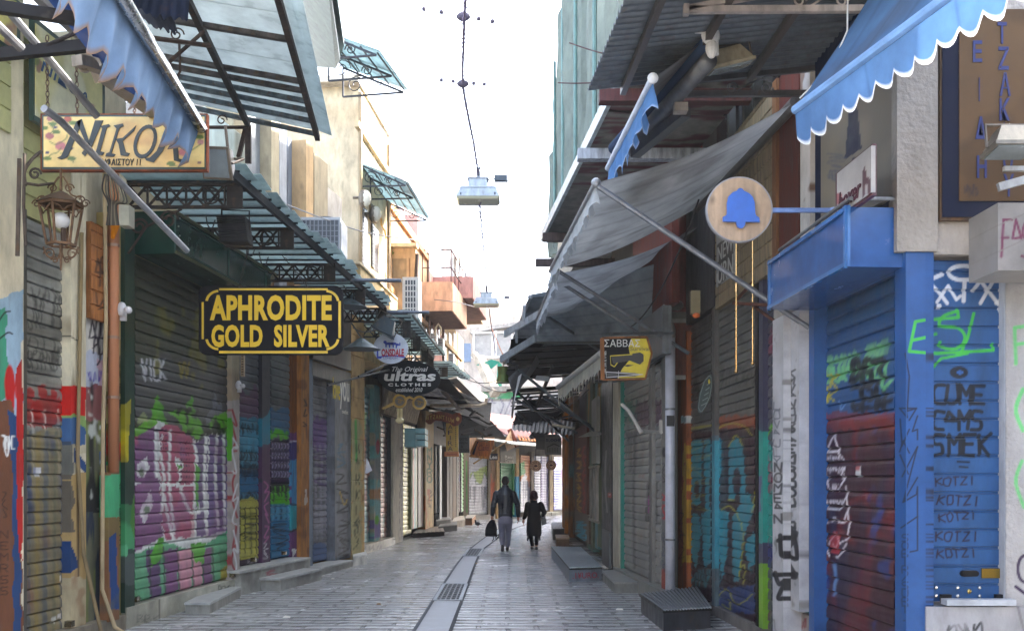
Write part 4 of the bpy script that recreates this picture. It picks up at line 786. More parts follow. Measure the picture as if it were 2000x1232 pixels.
slab('fascia', RB, 1195, 1294, 3.32, 3.95, .12, .12, (120,124,128), 'metal', r3, lambda p: (p.mott((100,104,108),2,.5,.5), p.scrib(1204,745,1222,790,2.6,(34,32,36),.9,6,4), p.scrib(1222,750,1232,800,2.6,(150,60,56),.9,6,5), p.poly([(1222,762),(1250,740),(1256,752),(1230,765)],(110,50,34),.9,3), p.poly([(1236,742),(1252,738),(1250,750)],(206,130,60),.9,2)))
slab('wall_base', RB, 1197, 1294, 0, .21, .1, .3, (130,128,122), 'marble', r3, lambda p: p.mott((100,110,100),3,.55,.6))
slab('pillar', RB, 1292, 1302, 0, 4.5, .02, .07, (110,108,104), 'plaster', r3, lambda p: (p.rect(1290,1110,1305,1170,(150,60,44),.8,5), p.ell(1297,883,4,10,(24,24,26)), p.scrib(1293,905,1300,950,1.8,(24,24,26),.9,5,3), p.scrib(1293,965,1300,1020,2.4,(176,40,50),.9,6,4), p.scrib(1293,1040,1300,1120,1.6,(50,60,80),.8,6,6)))
slab('upper_wall', RB, 1236, 1312, 3.97, 8.0, .02, .1, (96,38,32), 'wood', r3)
# short wall stepping back between the two facades, facing the camera
DS = FP(13.5)
slab('side_wall', DS, 1299, 1323, 0, 3.9, .0, .1, (112,104,96), 'plaster', r3)
slab('side_wall', DS, 1299, 1345, 3.905, 9.0, .0, .4, (112,104,96), 'plaster', r3)
slab('maroon_panel', DS, 1313, 1372, 4.0, 6.6, .03, .1, (100,40,34), 'wood', r3)
slab('brick_panel', DS, 1314, 1362, 3.12, 3.84, .06, .05, (110,60,48), 'wood', r3); slab('panel_frame', DS, 1311, 1365, 3.06, 3.9, .04, .04, (150,144,136), 'metal', r3)
# ---- 4 dark shops towards the bend
r4 = thing('shop_building', RC.W(RC.s_(1150), 0, -1), 'run of dark timber fronts with a brown script signboard beside the metal ramp', 'shop building')
slab('wall', RC, 1098, 1196, 0, 8.2, -.2, 3.5, (66,58,50), 'plaster', r4, lambda p: p.mott((90,90,60),2,.55,.6))
slab('black_post', RC, 1175, 1195, .15, 3.9, .08, .25, (24,26,34), 'paint', r4, lambda p: (p.mott((44,48,60),4,.55,.7), p.line([(1184,880),(1182,940),(1186,1000)],2.4,(170,170,170),.7,1), p.rect(1187,961,1194,972,(176,30,34)), p.rect(1188,964,1193,966,(210,200,200))))
slab('glass_panel', RC, 1176, 1190, .1, .75, .12, .03, (110,112,112), 'metal', r4)
for x0, x1, z0, z1, o_, c in ((1168,1175,.3,3.6,.0,(96,100,70)),(1158,1168,.2,3.8,-.05,(90,120,120)),(1146,1158,.1,3.9,.0,(86,90,70)),(1103,1112,.1,4.0,.1,(110,74,44)),(1098,1103,.2,4.0,.2,(176,110,44)),(1112,1121,.2,4.0,.0,(84,76,64))):
    slab('timber_post', RC, x0, x1, z0, z1, o_, .15, c, 'wood', r4, lambda p: (p.mott((190,130,40),4,.6,.6,4,sz=.3), p.mott((50,110,110),4,.62,.6,9,sz=.4)))
slab('script_board', RC, 1122, 1146, .9, 3.0, .06, .06, (84,40,26), 'wood', r4, lambda p: (p.scrib(1126,875,1136,940,2.2,(196,140,40),.95,7,2), p.scrib(1126,945,1136,1015,2.2,(196,150,40),.95,7,6), p.scrib(1137,870,1144,1020,1.8,(170,50,40),.9,11,8)))
slab('lower_board', RC, 1122, 1150, .25, .89, .05, .05, (96,80,66), 'wood', r4, lambda p: (p.scrib(1124,1018,1146,1060,2.6,(60,150,170),.95,9,9), p.ring(1132,1030,5,7,2,(60,150,170)), p.ring(1140,1048,5,7,2,(60,150,170)), p.ring(1130,1050,4,6,2,(60,150,170))))
m_ = MB()
for px in (1154, 1160, 1166): a = RC.at(px, 960, .12); m_.box((a.x-.02, a.y-.05, .85), (a.x+.03, a.y+.05, 1.95), (130,122,112))
for z in (.85, 1.95): a, b = RC.at(1152, 900, .12), RC.at(1168, 900, .12); m_.bar((a.x, a.y, z), (b.x, b.y, z), .06, .05)
m_.build('shelf_frame', 'wood', (130,120,106), r4)
m_ = MB(); a, b = RC.at(1160, 900, .12), RC.at(1172, 900, .12); m_.box((a.x-.05, a.y, 2.0), (b.x, b.y, 3.3)); m_.build('meter_cabinet', 'metal', (110,108,100), r4)
# ================================================================ upper storeys and the far end
# ---- left upper walls
u1 = thing('upper_house', LB.W(LB.s_(560, -.3), 5.4, -1), 'upper storey with grey and cream pilasters above the long glass canopy', 'house')
LU = LB
slab('wall', LU, 420, 668, 4.9, 7.6, -.5, 4, (160,156,150), 'plaster', u1)
for x0, x1, c, o_ in ((456,478,(160,152,128),.0),(480,530,(150,154,160),-.2),(530,545,(170,160,136),.0),(546,560,(160,164,172),-.1),(562,596,(132,137,148),-.25),(598,612,(190,160,120),.02),(614,640,(160,148,124),-.1)):
    slab('pilaster', LU, x0, x1, 4.95, 7.7, o_, .5, c, 'plaster', u1)
slab('plastic_panel', LU, 400, 478, 5.2, 6.9, .02, .03, (206,214,210), 'glass', u1)
# eave with wooden-looking cornice at top left
ev = thing('roof_eave', P(610, 60, 13.5), 'grey cornice slab with a shadowed soffit beside the big translucent canopy', 'roof')
mb = MB(); A = [P(604,-120,11.8), P(650,-120,11.2), P(672,92,14.2), P(664,134,14.4), P(628,136,15.2)]
mb.prism([P(560,-130,12.0), P(640,-140,11.0), P(672,90,14.2), P(664,112,14.3), P(590,106,15.6)], (0,0,.14), (176,186,178))
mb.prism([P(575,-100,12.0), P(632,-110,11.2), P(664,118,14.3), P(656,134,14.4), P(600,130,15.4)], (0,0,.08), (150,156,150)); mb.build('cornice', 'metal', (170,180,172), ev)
# ---- cream tall building with marquee
c1 = thing('cream_house', LC.W(LC.s_(730, -1), 0, -1.5), 'tall cream house with two shuttered windows rising behind the air conditioner', 'house')
ZT = 10.6
slab('wall', LC, 701, 762, 5.0, ZT, -.0, 2.6, (206,190,160), 'plaster', c1, lambda p: p.mott((190,166,130),1,.5,.5))
slab('parapet', LC, 700, 763, ZT+.003, ZT+.14, .06, 2.7, (196,186,170), 'concrete', c1)
slab('side_return', FP(22.3), 596, 640, 5.0, 10.0, .12, .2, (196,172,136), 'plaster', c1)
for x0, x1, y0 in ((707,718,400),(728,740,440)):
    z1 = LC.z(x0, y0); zb = LC.z(x0, 522 if x0 < 720 else 524)
    w_ = slab('window', LC, x0, x1, zb, z1, .015, .05, (50,54,60), 'gloss', c1)
    slab('louvre', LC, x0, x0+4.5, zb, z1, .05, .04, (84,88,92), 'paint', w_, grooves=.08)
lb_ = thing('balcony_box', LC.W(LC.s_(738, .3), 4.9, .3), 'cream parapet box below the shuttered windows of the tall house', 'balcony')
slab('parapet', LC, 704, 776, 4.35, LC.z(707, 524, .3), .32, .5, (206,182,136), 'plaster', lb_); slab('coping', LC, 703, 777, LC.z(707,524,.3)+.003, LC.z(707,524,.3)+.05, .36, .56, (206,190,160), 'plaster', lb_)
def marquee(name, L, pxs, z_in, z_out, reach, label, s_rng=None):
    t = thing(name, L.W(L.s_(pxs[0]), z_in, 0), label, 'glass canopy', 'wrought iron marquees')
    s = [L.s_(x) for x in pxs] if s_rng is None else s_rng
    for k, a in enumerate(s):
        m = MB(); i0, i1, o1 = L.W(a, z_in, .02), L.W(a, z_out-.02, .02), L.W(a, z_out-.02, reach)
        m.bar(i0, o1, .035, .035); m.bar(i1, o1, .03, .03); m.bar(i0, i1, .03, .03)
        u = V((L.n.x, L.n.y, 0)); h = (z_in-z_out)
        m.scroll(L.W(a, z_out+h*.36, reach*.22), u, (0,0,1), h*.33, 1.5, .011); m.scroll(L.W(a, z_out+h*.22, reach*.62), u, (0,0,1), h*.2, 1.5, .011, -1, math.pi)
        m.tube([L.W(a, z_out+h*.72, reach*.18), L.W(a, z_out+h*.6, reach*.4), L.W(a, z_out+h*.2, reach*.5)], .01, 5); m.build('bracket', 'metal', (50,52,58), t)
    m = MB()
    for f in (0, .25, .5, .75, 1): m.bar(L.W(s[0], z_in+.02+(z_out-z_in)*f, .02+reach*f), L.W(s[-1], z_in+.02+(z_out-z_in)*f, .02+reach*f), .022, .022)
    m.build('rail', 'metal', (60,62,68), t)
    for k in range(len(s)-1):
        m = MB(); e = .04; m.hexa([L.W(s[k]-e, z_in+.04, .0), L.W(s[k]-e, z_out+.03, reach+.08), L.W(s[k+1]+e, z_out+.03, reach+.08), L.W(s[k+1]+e, z_in+.04, .0)]+[L.W(s[k]-e, z_in+.055, .0), L.W(s[k]-e, z_out+.045, reach+.08), L.W(s[k+1]+e, z_out+.045, reach+.08), L.W(s[k+1]+e, z_in+.055, .0)])
        m.build('glass_pane', 'glass', (140,158,164), t)
marquee('marquee', LC, (703, 722, 755), 8.85, 8.38, 1.05, 'wrought iron marquee with scrolled brackets over the shuttered windows')
marquee('marquee', LB, (604, 640, 668), 9.75, 9.2, 1.25, 'large wrought iron marquee with glass panes high at top left')
for x, y in ((722, 388), (742, 418)):
    c = LC.at(x-8, y, .25); t = thing('bulkhead_lamp', LC.at(x-10, y, .0), ('oval bulkhead lamp left of the pair on the cream wall' if x < 730 else 'oval bulkhead lamp under the marquee end on the cream wall'), 'wall lamp')
    m = MB(); m.ell(c, .13, .1, .19, 12, 8); m.build('lens', 'lamp', (206,200,184), t); m = MB(); m.tube([c+V((-.28,0,.02)), c+V((-.08,0,.02))], .03, 6); m.ell(c+V((-.05,.02,0)), .12, .12, .21, 10, 6); m.build('mount', 'metal', (120,110,96), t)
m = MB(); m.tube([LC.at(744, 425, .06), LC.at(745, 440, .06), LC.at(752, 452, .06), LC.at(754, 466, .06)], .025, 6); tag(m.build('orange_conduit', 'plain', (206,160,84)), 'orange flexible conduit running down the cream wall', 'conduit')
# ---- orange house with balcony
c2 = thing('orange_house', LC.W(LC.s_(800, -1), 0, -1.5), 'weathered orange house with a projecting balcony and peeling wall', 'house')
zo = LC.z(790, 478, .0)
slab('wall', LC, 764, 838, 4.9, 9.1, -.0, 2.2, (206,168,128), 'plaster', c2, lambda p: p.mott((164,134,100),1,.5,.8))
slab('peeling_wall', FP(25.9), 740, 812, 5.1, 7.85, .05, .3, (206,168,128), 'plaster', c2, lambda p: (p.mott((150,128,100),1.6,.45,.9,3,box=(740,505,795,600)), p.line([(800,505),(801,560)],2.4,(90,50,30),.8), p.ell(766,494,4,3,(90,120,40))))
slab('roof_edge', FP(25.8), 740, 814, 7.86, 7.95, .1, .4, (220,200,170), 'plaster', c2)
m = MB(); m.tube([P(815,496,25.5), P(813,540,25.5), P(811,600,25.5)], .05, 6); m.build('downpipe', 'metal', (70,56,50), c2)
def balcony(t, L, s0, s1, z0, z1, reach, col, soff, rail=None):
    m = MB(); q = [L.W(s0, z0, 0), L.W(s0, z0, reach), L.W(s1, z0, reach), L.W(s1, z0, 0)]; m.hexa(q+[p+V((0,0,.12)) for p in q]); m.build('slab', 'concrete', soff, t)
    m = MB()
    for a, b in (((s0, .0), (s0, reach)), ((s0, reach), (s1, reach)), ((s1, reach), (s1, 0))):
        p0, p1 = L.W(a[0], (z0+z1)/2+.002, a[1]), L.W(b[0], (z0+z1)/2+.002, b[1]); m.bar(p0, p1, .1, z1-z0)
    m.build('parapet', 'plaster', col, t)
    if rail:
        m = MB()
        for z in (z1+rail*.45, z1+rail):
            for a, b in (((s0, .05), (s0, reach)), ((s0, reach), (s1, reach))): m.bar(L.W(a[0], z, a[1]), L.W(b[0], z, b[1]), .03, .03)
        for k in range(5): p_ = L.W(s0+(s1-s0)*k/4, z1, reach); m.bar(p_, p_+V((0,0,rail+.02)), .03, .03)
        m.bar(L.W(s0, z1, .05), L.W(s0, z1+rail, .05), .03, .03); m.build('railing', 'rust', (96,60,56), t)
s0 = LC.s_(813); D0 = LC.D(813); 
balcony(c2, LC, LC.s_(822), LC.s_(822)+3.6, 6.95, 7.85, .95, (214,174,142), (130,104,88), 1.0)
for x0, x1, y0, y1 in ((823,829,592,660),(832,836,610,665)): slab('window', LC, x0, x1, LC.z(x0, y1), LC.z(x0, y0), .015, .04, (60,48,40), 'gloss', c2)
# ---- pink house
c3 = thing('pink_house', LC.W(LC.s_(845, -1), 0, -1.5), 'dusty pink house with a pink balcony beyond the orange house', 'house')
slab('wall', LC, 838, 866, 4.6, 8.6, -.0, 4, (180,126,110), 'plaster', c3)
balcony(c3, LC, LC.s_(846), LC.s_(846)+4.5, LC.z(860, 600), LC.z(860, 560), 1.3, (190,140,128), (130,100,94), None)
for x0, x1 in ((842,846),(850,853),(857,860)): slab('window', LC, x0, x1, LC.z(x0, 690), LC.z(x0, 628), .02, .05, (110,66,56), 'gloss', c3)
c4 = thing('cream_house', V((-3.2, 37, 0)), 'narrow cream house with a rotten balcony at the bend', 'house')
slab('wall', LC, 867, 905, 4.4, 7.6, -.0, 4, (186,158,112), 'plaster', c4)
balcony(c4, LC, LC.s_(868), LC.s_(868)+3.5, LC.z(880, 618), LC.z(880, 606), 1.0, (150,130,104), (120,104,84), None)
for x0, x1, c in ((868,872,(90,60,40)),(877,882,(60,50,44)),(886,890,(110,80,50)),(894,898,(176,110,70))): slab('window', LC, x0, x1, 4.7, LC.z(x0, 650), .02, .05, c, 'gloss', c4)
# roof terrace bits behind
c5 = thing('pink_house', P(790, 480, 48), 'pale pink rooftop rooms behind the orange house', 'house')
m = MB(); m.box(P(742,466,46), P(812,350,52), (226,200,196)); m.box(P(790,470,44.5), P(826,448,47), (206,150,140)); m.build('wall', 'plaster', (220,196,192), c5)
c6 = thing('white_house', P(890, 500, 60), 'white roof terrace house with a gabled awning, furthest on the left', 'house')
m = MB(); m.box(P(862,620,58), P(905,498,66), (236,232,224)); m.build('wall', 'plaster', (236,232,224), c6)
m = MB(); m.hexa([P(883,503,56), P(913,503,56), P(913,503,60), P(883,503,60), P(878,466,56), P(897,466,56), P(897,466,60), P(878,466,60)]); m.build('gable_awning', 'plaster', (226,226,214), c6)
m = MB()
for x in (884, 898, 910): m.bar(P(x,502,57.8), P(x,590,57.8), .12, .12)
for y in (522, 546): m.bar(P(884,y,57.8), P(914,y+30,57.8), .06, .06)
m.build('railing', 'metal', (170,174,176), c6)
m = MB(); m.tube([P(868,560,50), P(868,398,50)], .035, 6); m.tube([P(861,455,50), P(876,455,50)], .02, 5); m.tube([P(864,440,50), P(873,440,50)], .02, 5); tag(m.build('aerial_mast', 'metal', (150,140,150)), 'thin television aerial mast above the roof terrace', 'aerial')
# ---- end of the view: house with glazed terrace, stairs and murals
e1 = thing('terrace_house', P(960, 800, 62), 'pale house with a glazed terrace and white graffitied wall closing the view', 'house')
m = MB(); m.box(P(880,880,62), P(1110,640,72), (190,180,172)); m.build('wall', 'plaster', (176,168,160), e1)
m = MB(); m.prism([P(918,641,61.5), P(1030,626,61.5), P(1030,632,61.5), P(918,650,61.5)], (0,6,0), (150,150,148)); m.build('roof', 'metal', (150,150,148), e1)
m = MB()
for x in (925, 962, 968, 1000, 1024): m.bar(P(x,645,61.4), P(x,700,61.4), .1, .1)
for y in (650, 698): m.bar(P(920,y,61.4), P(1030,y-2,61.4), .14, .1)
m.build('terrace_frame', 'paint', (226,230,236), e1)
m = MB(); m.box(P(926,696,61.7), P(1024,652,61.9), (150,150,150)); m.build('glazing', 'gloss', (140,136,130), e1)
m = MB(); m.box(P(906,706,60.8), P(920,672,61.2), (96,120,150)); m.build('blue_shutter', 'paint', (96,120,150), e1)
E5 = FP(56)
mural = thing('mural_wall', P(960, 900, 56), 'white wall with blue outlined letters and a green and pink band', 'wall')
def p_mw(p):
    p.rect(940,760,1020,778,(40,150,90),.95,8); p.ell(982,762,10,5,(214,60,130)); p.rect(940,778,1020,784,(120,110,100),.8)
    for q in ([(946,800),(960,770),(972,770),(984,790),(975,815)],[(950,830),(985,830),(1000,790)],[(958,772),(962,786),(968,786)],[(1000,775),(985,812),(1006,812)],[(1010,775),(1000,800)],[(944,742),(948,760),(956,745),(950,770)]): p.line(q,1.8,(50,44,90),.95)
    p.rect(960,838,1020,848,(40,150,100),.9,6); p.ell(985,845,3,3,(214,60,130)); p.mott((190,186,180),.7,.6,.5)
slab('wall', E5, 925, 1110, 2.2, 6.8, .0, .5, (176,174,172), 'plaster', mural, p_mw)
slab('coping', E5, 940, 1075, 6.81, 7.1, .3, .9, (150,146,136), 'concrete', mural)
st = thing('curved_stair', P(950, 760, 57.5), 'beige stair flight climbing behind the white mural wall', 'stair')
m = MB(); m.bar(P(936,700,57.5), P(968,770,55.8), .5, .5); m.bar(P(925,690,57.6), P(945,720,57), .3, .3); m.build('flight', 'concrete', (176,164,146), st)
m = MB(); m.prism([P(930,712,57), P(960,702,57), P(976,706,57), P(960,720,57), P(946,716,57)], (0,.1,0), (30,140,120)); m.prism([P(972,704,57), P(980,712,57), P(980,768,57), P(969,768,57)], (0,.1,0), (40,150,126))
tag(m.build('torn_net', 'fabric', (40,150,126)), 'torn green debris net hanging beside the beige stair', 'net')
m = MB(); m.ell(P(976,840,55.4), .0001, .0001, .0001)
# ---- shops across the bend
def eb_(x0, x1, nm, lab, body):
    t = thing('shop_building', LE.W(LE.s_((x0+x1)/2, -1), 0, -1.5), lab, 'shop building'); slab('wall', LE, x0, x1, 0, 3.75, -.2, 3, body, 'plaster', t); return t
e2 = eb_(902, 967, 'a', 'sunlit shop with a white shutter under the orange wooden sign', (120,108,88))
def p_e1(p):
    for y in (880, 888, 896): p.text('XXXXXX',919,y,4,6,.9,(110,104,100),.9,dx=5)
    p.poly([(918,925),(955,905),(957,950),(918,945)],(150,170,80),.9,4); p.poly([(918,935),(924,920),(930,940),(940,945),(946,922),(952,935),(953,1000),(918,1000)],(196,196,202),1,2); p.line([(918,935),(924,921),(930,945),(940,945),(946,922),(953,938)],1.4,(60,90,40),.9)
    p.drips(918,955,950,45,1.1,(90,90,100),16,.9,5)
slab('shutter', LE, 916, 953, .22, 2.95, -.04, .06, (168,170,174), 'shutter', e2, p_e1, prof=1.1, pitch=.13)
slab('fascia', LE, 905, 966, 2.96, 3.7, .04, .2, (140,104,70), 'wood', e2); slab('post', LE, 954, 958, 0, 3.0, .04, .2, (124,112,92), 'wood', e2); slab('post', LE, 905, 916, 0, 3.0, .04, .2, (124,112,92), 'wood', e2, lambda p: p.line([(911,900),(912,1000)],2,(70,150,60)))
slab('poster_post', LE, 958, 968, 0.1, 2.9, .02, .2, (150,120,90), 'wood', e2, lambda p: (p.mott((196,90,50),1.6,.5,.8), p.mott((70,110,120),1.6,.62,.8,7)))
slab('wall_base', LE, 904, 968, 0, .2, .12, .3, (140,136,130), 'marble', e2)
e3 = eb_(968, 1015, 'b', 'shop with a green roller door and timber frame behind the walking man', (110,104,90))
def p_gd(p): p.rect(975,905,1005,1010,(44,110,70),.95); p.mott((96,150,110),1.2,.5,.6); p.rect(990,960,1010,1010,(60,130,170),.5,4)
slab('shutter', LE, 978, 1002, .15, 2.5, -.05, .06, (64,140,90), 'shutter', e3, p_gd, prof=1.1, pitch=.13)
for x0, x1 in ((970,976),(1008,1014)): slab('post', LE, x0, x1, .0, 3.2, .08, .3, (180,146,96), 'wood', e3, (lambda p: p.rect(1000,930,1020,1010,(50,150,190),.95,4)) if x0 > 1000 else None)
slab('jamb', LE, 1002, 1008, .1, 2.5, .0, .2, (60,130,76), 'paint', e3)
sp = slab('sign_panel', LE, 977, 1008, 2.55, 3.2, .1, .1, (92,88,80), 'metal', e3); slab('sign_edge', LE, 976, 1009, 2.49, 2.54, .14, .14, (150,142,124), 'paint', e3)
ltext('lettering', 'Real', LE, 986, 889, 1002, 895, .105, (190,184,170), sp, bold=.02); ltext('lettering', 'Greek', LE, 986, 896, 1003, 902, .105, (190,184,170), sp, bold=.02)
e4 = eb_(1015, 1056, 'c', 'shop with orange bubble graffiti on a white shutter beyond the woman', (110,104,96))
slab('shutter', LE, 1017, 1037, .2, 2.9, -.04, .06, (164,166,176), 'shutter', e4, lambda p: (p.rect(1010,880,1040,950,(196,130,80),.9,10), p.poly([(1015,905),(1025,900),(1026,925),(1015,930)],(40,140,80),.9,3), p.poly([(1017,940),(1026,922),(1034,960),(1034,1000),(1017,1000)],(196,196,206),1,3), p.line([(1034,900),(1038,930),(1036,990)],2.4,(206,110,40),.9), p.drips(1017,1037,940,55,1.1,(70,80,110),12,.9,3)), prof=1.1, pitch=.13)
slab('shutter', LE, 1044, 1056, .2, 2.9, -.04, .06, (150,154,172), 'shutter', e4, lambda p: (p.drips(1044,1058,900,100,1.3,(80,80,110),12,.9,4)), prof=1.1, pitch=.13)
slab('post', LE, 1038, 1043, 0, 3.1, .04, .2, (120,106,92), 'wood', e4)
e5 = eb_(1056, 1135, 'd', 'shop with lilac and blue scribbled shutters at the far right of the bend', (120,114,108))
slab('shutter', LE, 1057, 1073, .2, 2.9, -.04, .06, (146,146,170), 'shutter', e5, lambda p: (p.drips(1057,1073,890,110,1.4,(90,80,130),12,.9,6)), prof=1.1, pitch=.13)
slab('post', LE, 1074, 1081, 0, 3.1, .04, .2, (150,130,100), 'wood', e5)
slab('shutter', LE, 1082, 1125, .2, 2.9, -.04, .06, (124,132,172), 'shutter', e5, lambda p: (p.mott((70,80,190),1.5,.5,.8), p.mott((150,60,80),2,.66,.7,8), p.mott((206,206,214),2,.62,.8,9)), prof=1.1, pitch=.13)
for i, (x0, x1) in enumerate(((1062,1076),(1078,1100))):
    o = slab('doorstep', LE, x0, x1, 0, .16, .8, .7, (160,160,150), 'concrete'); tag(o, ('concrete doorstep before the lilac shutter', 'longer concrete doorstep at the far right before the blue scribbled shutter')[i], 'doorstep')
# tiled lean-to roof with sheet edge above them
rf = thing('lean_to_roof', LE.W(LE.s_(1000), 3.7, 0), 'sunlit reddish lean-to roof with a white sheet edge above the far shops', 'roof')
m = MB(); s0, s1 = LE.s_(930), LE.s_(1100)
def sl4(m, L, s0, s1, z0, o0, z1, o1, th, col=None):
    q = [L.W(s0, z0, o0), L.W(s1, z0, o0), L.W(s1, z1, o1), L.W(s0, z1, o1)]; m.hexa(q+[p+V((0,0,th)) for p in q], col)
sl4(m, LE, s0, s1, 3.22, 1.7, 3.5, .0, .05, (176,176,170)); m.build('sheet', 'metal', (176,176,170), rf)
m = MB(); sl4(m, LE, LE.s_(985), s1, 3.62, .3, 4.9, -1.8, .06, (120,80,76)); m.build('tiles', 'concrete', (120,80,76), rf)
m = MB()
for i in range(9): a = LE.s_(1000)+i*.32; m.prism([LE.W(a, 3.55, .4), LE.W(a+.12, 3.9, .2), LE.W(a+.22, 3.55, .4)], (0,.1,0), (196,120,60))
m.build('broken_tiles', 'concrete', (196,120,60), rf)
m = MB(); m.prism([LE.at(985,862,.3), LE.at(997,840,.3), LE.at(1008,872,.3), LE.at(990,880,.3)], (0,.3,0), (214,176,140)); m.bar(LE.at(995,838,.2), LE.at(1010,872,.4), .16, .16, col=(130,66,44)); m.build('chimney_cap', 'plaster', (206,170,130), rf)
# ---- right: netted building, eaves
n1 = thing('netted_building', V((3, 15, 0)), 'tall building wrapped in pale green scaffold netting', 'building')
NB = Ln(1.22, 10.6, .80, 20.5, (-1, 0))
slab('wall', NB, 1216, 1082, 6.2, 11.5, -.5, 3.4, (150,150,140), 'plaster', n1)
m = MB(); rr = random.Random(3); s_a, s_b = NB.s_(1216), NB.s_(1082)
nu, nv = 60, 30; vs = []; fs = []
for j in range(nv+1):
    for i in range(nu+1):
        f = i/nu; s_ = s_a+(s_b-s_a)*f; top = 12.6 if f < .72 else (11.4 if f < .8 else 9.4 if f < .93 else 8.3)
        z = 6.0+(top-6.0)*j/nv
        o_ = .05*math.sin(s_*7+j*.04)+.03*math.sin(s_*19+j*.12)+.012*math.sin(j*.9+s_*2)
        o_ += (.10 if .55 < f < .95 and j < nv*.6 else 0)
        vs.append(NB.W(s_, z, o_))
for j in range(nv):
    for i in range(nu): a = j*(nu+1)+i; fs.append((a, a+1, a+nu+2, a+nu+1))
m.add(vs, fs); nt_ = m.build('scaffold_net', 'net', (160,172,162), n1, smooth=True)
m = MB()
for f in (.15, .4, .62, .8): s_ = s_a+(s_b-s_a)*f; m.tube([NB.W(s_, 6, .14), NB.W(s_, 12.4 if f < .7 else 9.3, .14)], .028, 6, (110,140,134))
m.build('scaffold_pole', 'metal', (120,140,136), n1)
EV = Ln(1.12, 10.8, .56, 17.0, (-1, 0))
ev2 = thing('boarded_eave', EV.W(EV.s_(1120), 5.9, 0), 'long boarded eave with maroon paint runs below the green netting', 'roof eave')
sA, sB = EV.s_(1240), EV.s_(1062)
n_ = 5
for i in range(n_):
    a, b = sA+(sB-sA)*i/n_, sA+(sB-sA)*(i+.96)/n_
    q = [EV.W(a, 5.88, 0), EV.W(b, 5.88, 0), EV.W(b, 5.88, -1.4), EV.W(a, 5.88, -1.4)]
    mbp = MB(); K_ = 22; grid = []; fs = []
    for u_ in range(K_+1):
        for v_ in range(K_+1): grid.append(q[0].lerp(q[1], u_/K_).lerp(q[3].lerp(q[2], u_/K_), v_/K_))
    fs = [(u_*(K_+1)+v_, (u_+1)*(K_+1)+v_, (u_+1)*(K_+1)+v_+1, u_*(K_+1)+v_+1) for u_ in range(K_) for v_ in range(K_)]
    G_ = np.array([tuple(p) for p in grid]); cc = np.tile(lin((128,124,118)), (len(G_), 1))
    if i < 3:
        nz = vnoise(G_[:,0]*3, G_[:,1]*14, 4+i); mk = np.clip((nz-.55)/.1, 0, 1)[:, None]*.8; cc = cc*(1-mk)+lin((96,34,48))*mk
    top_ = G_+np.array([0,0,.05]); nb = len(G_)
    finish('soffit_board', np.vstack([G_, top_]), [f[::-1] for f in fs]+[tuple(x+nb for x in f) for f in fs], 'concrete', np.vstack([cc, cc]), ev2)
m = MB(); m.bar(EV.W(sA, 5.93, .03), EV.W(sB, 5.93, .03), .05, .16); m.build('fascia_board', 'metal', (190,200,200), ev2)
for i, (x, c) in enumerate(((1170,(84,48,48)),(1128,(170,176,186)),(1060,(74,62,60)),(1046,(74,62,60)))):
    y = (190, 303, 464, 513)[i]; z = 5.72; D_ = (z-EYE)*F/(HY-y); xx = (x-1000)/F*D_
    m = MB(); m.bar((xx, D_, z), (xx+1.6, D_, z), .14, .13); m.build('joist', 'wood', c, ev2)

# ---- unseen block added right of the bend to shade the far shops
n2 = thing('shade_block', V((9, 38, 0)), 'unseen tall block added behind the dark shops to shade the bend', 'house')
m = MB(); m.prism([V((1.75,31.3,0)), V((24,70,0)), V((36,70,0)), V((22,31.3,0))], (0,0,9)); m.prism([V((3.4,34.2,9.003)), V((23.8,69.6,9.003)), V((35,69.6,9.003)), V((22,34.2,9.003))], (0,0,7)); m.build('wall', 'plaster', (170,160,146), n2)
m = MB()
for i in range(4):
    a = V((1.75,31.3,0)).lerp(V((12.5,50,0)), .12+.2*i); d = V((10.75,18.7,0)).normalized(); nn = V((-d.y,d.x,0))
    m.hexa([a+nn*.01, a+d*1.2+nn*.01, a+d*1.2+nn*.05, a+nn*.05]+[p+V((0,0,2.6)) for p in (a+nn*.01, a+d*1.2+nn*.01, a+d*1.2+nn*.05, a+nn*.05)], (110,110,116))
m.build('shutter', 'metal', (110,110,116), n2)

# ---- unseen houses added behind the camera to hold back frontal light
for nm, a, b, h, c, lab in (('house', (-12,-24), (-4.75,7.2), 5.0, (170,160,140), 'unseen plain house row added behind the camera on the left to cut frontal light'), ('house', (4.9,-24), (12,5.6), 5.0, (160,154,146), 'unseen plain house row added behind the camera on the right to cut frontal light'), ('house', (-4.7,-48), (4.8,-40), 6, (150,140,130), 'unseen plain house added far behind the camera to cut frontal light')):
    t = thing(nm, V(((a[0]+b[0])/2, (a[1]+b[1])/2, 0)), lab, 'house'); m = MB(); m.box((a[0],a[1],0), (b[0],b[1],h)); m.build('wall', 'plaster', c, t)

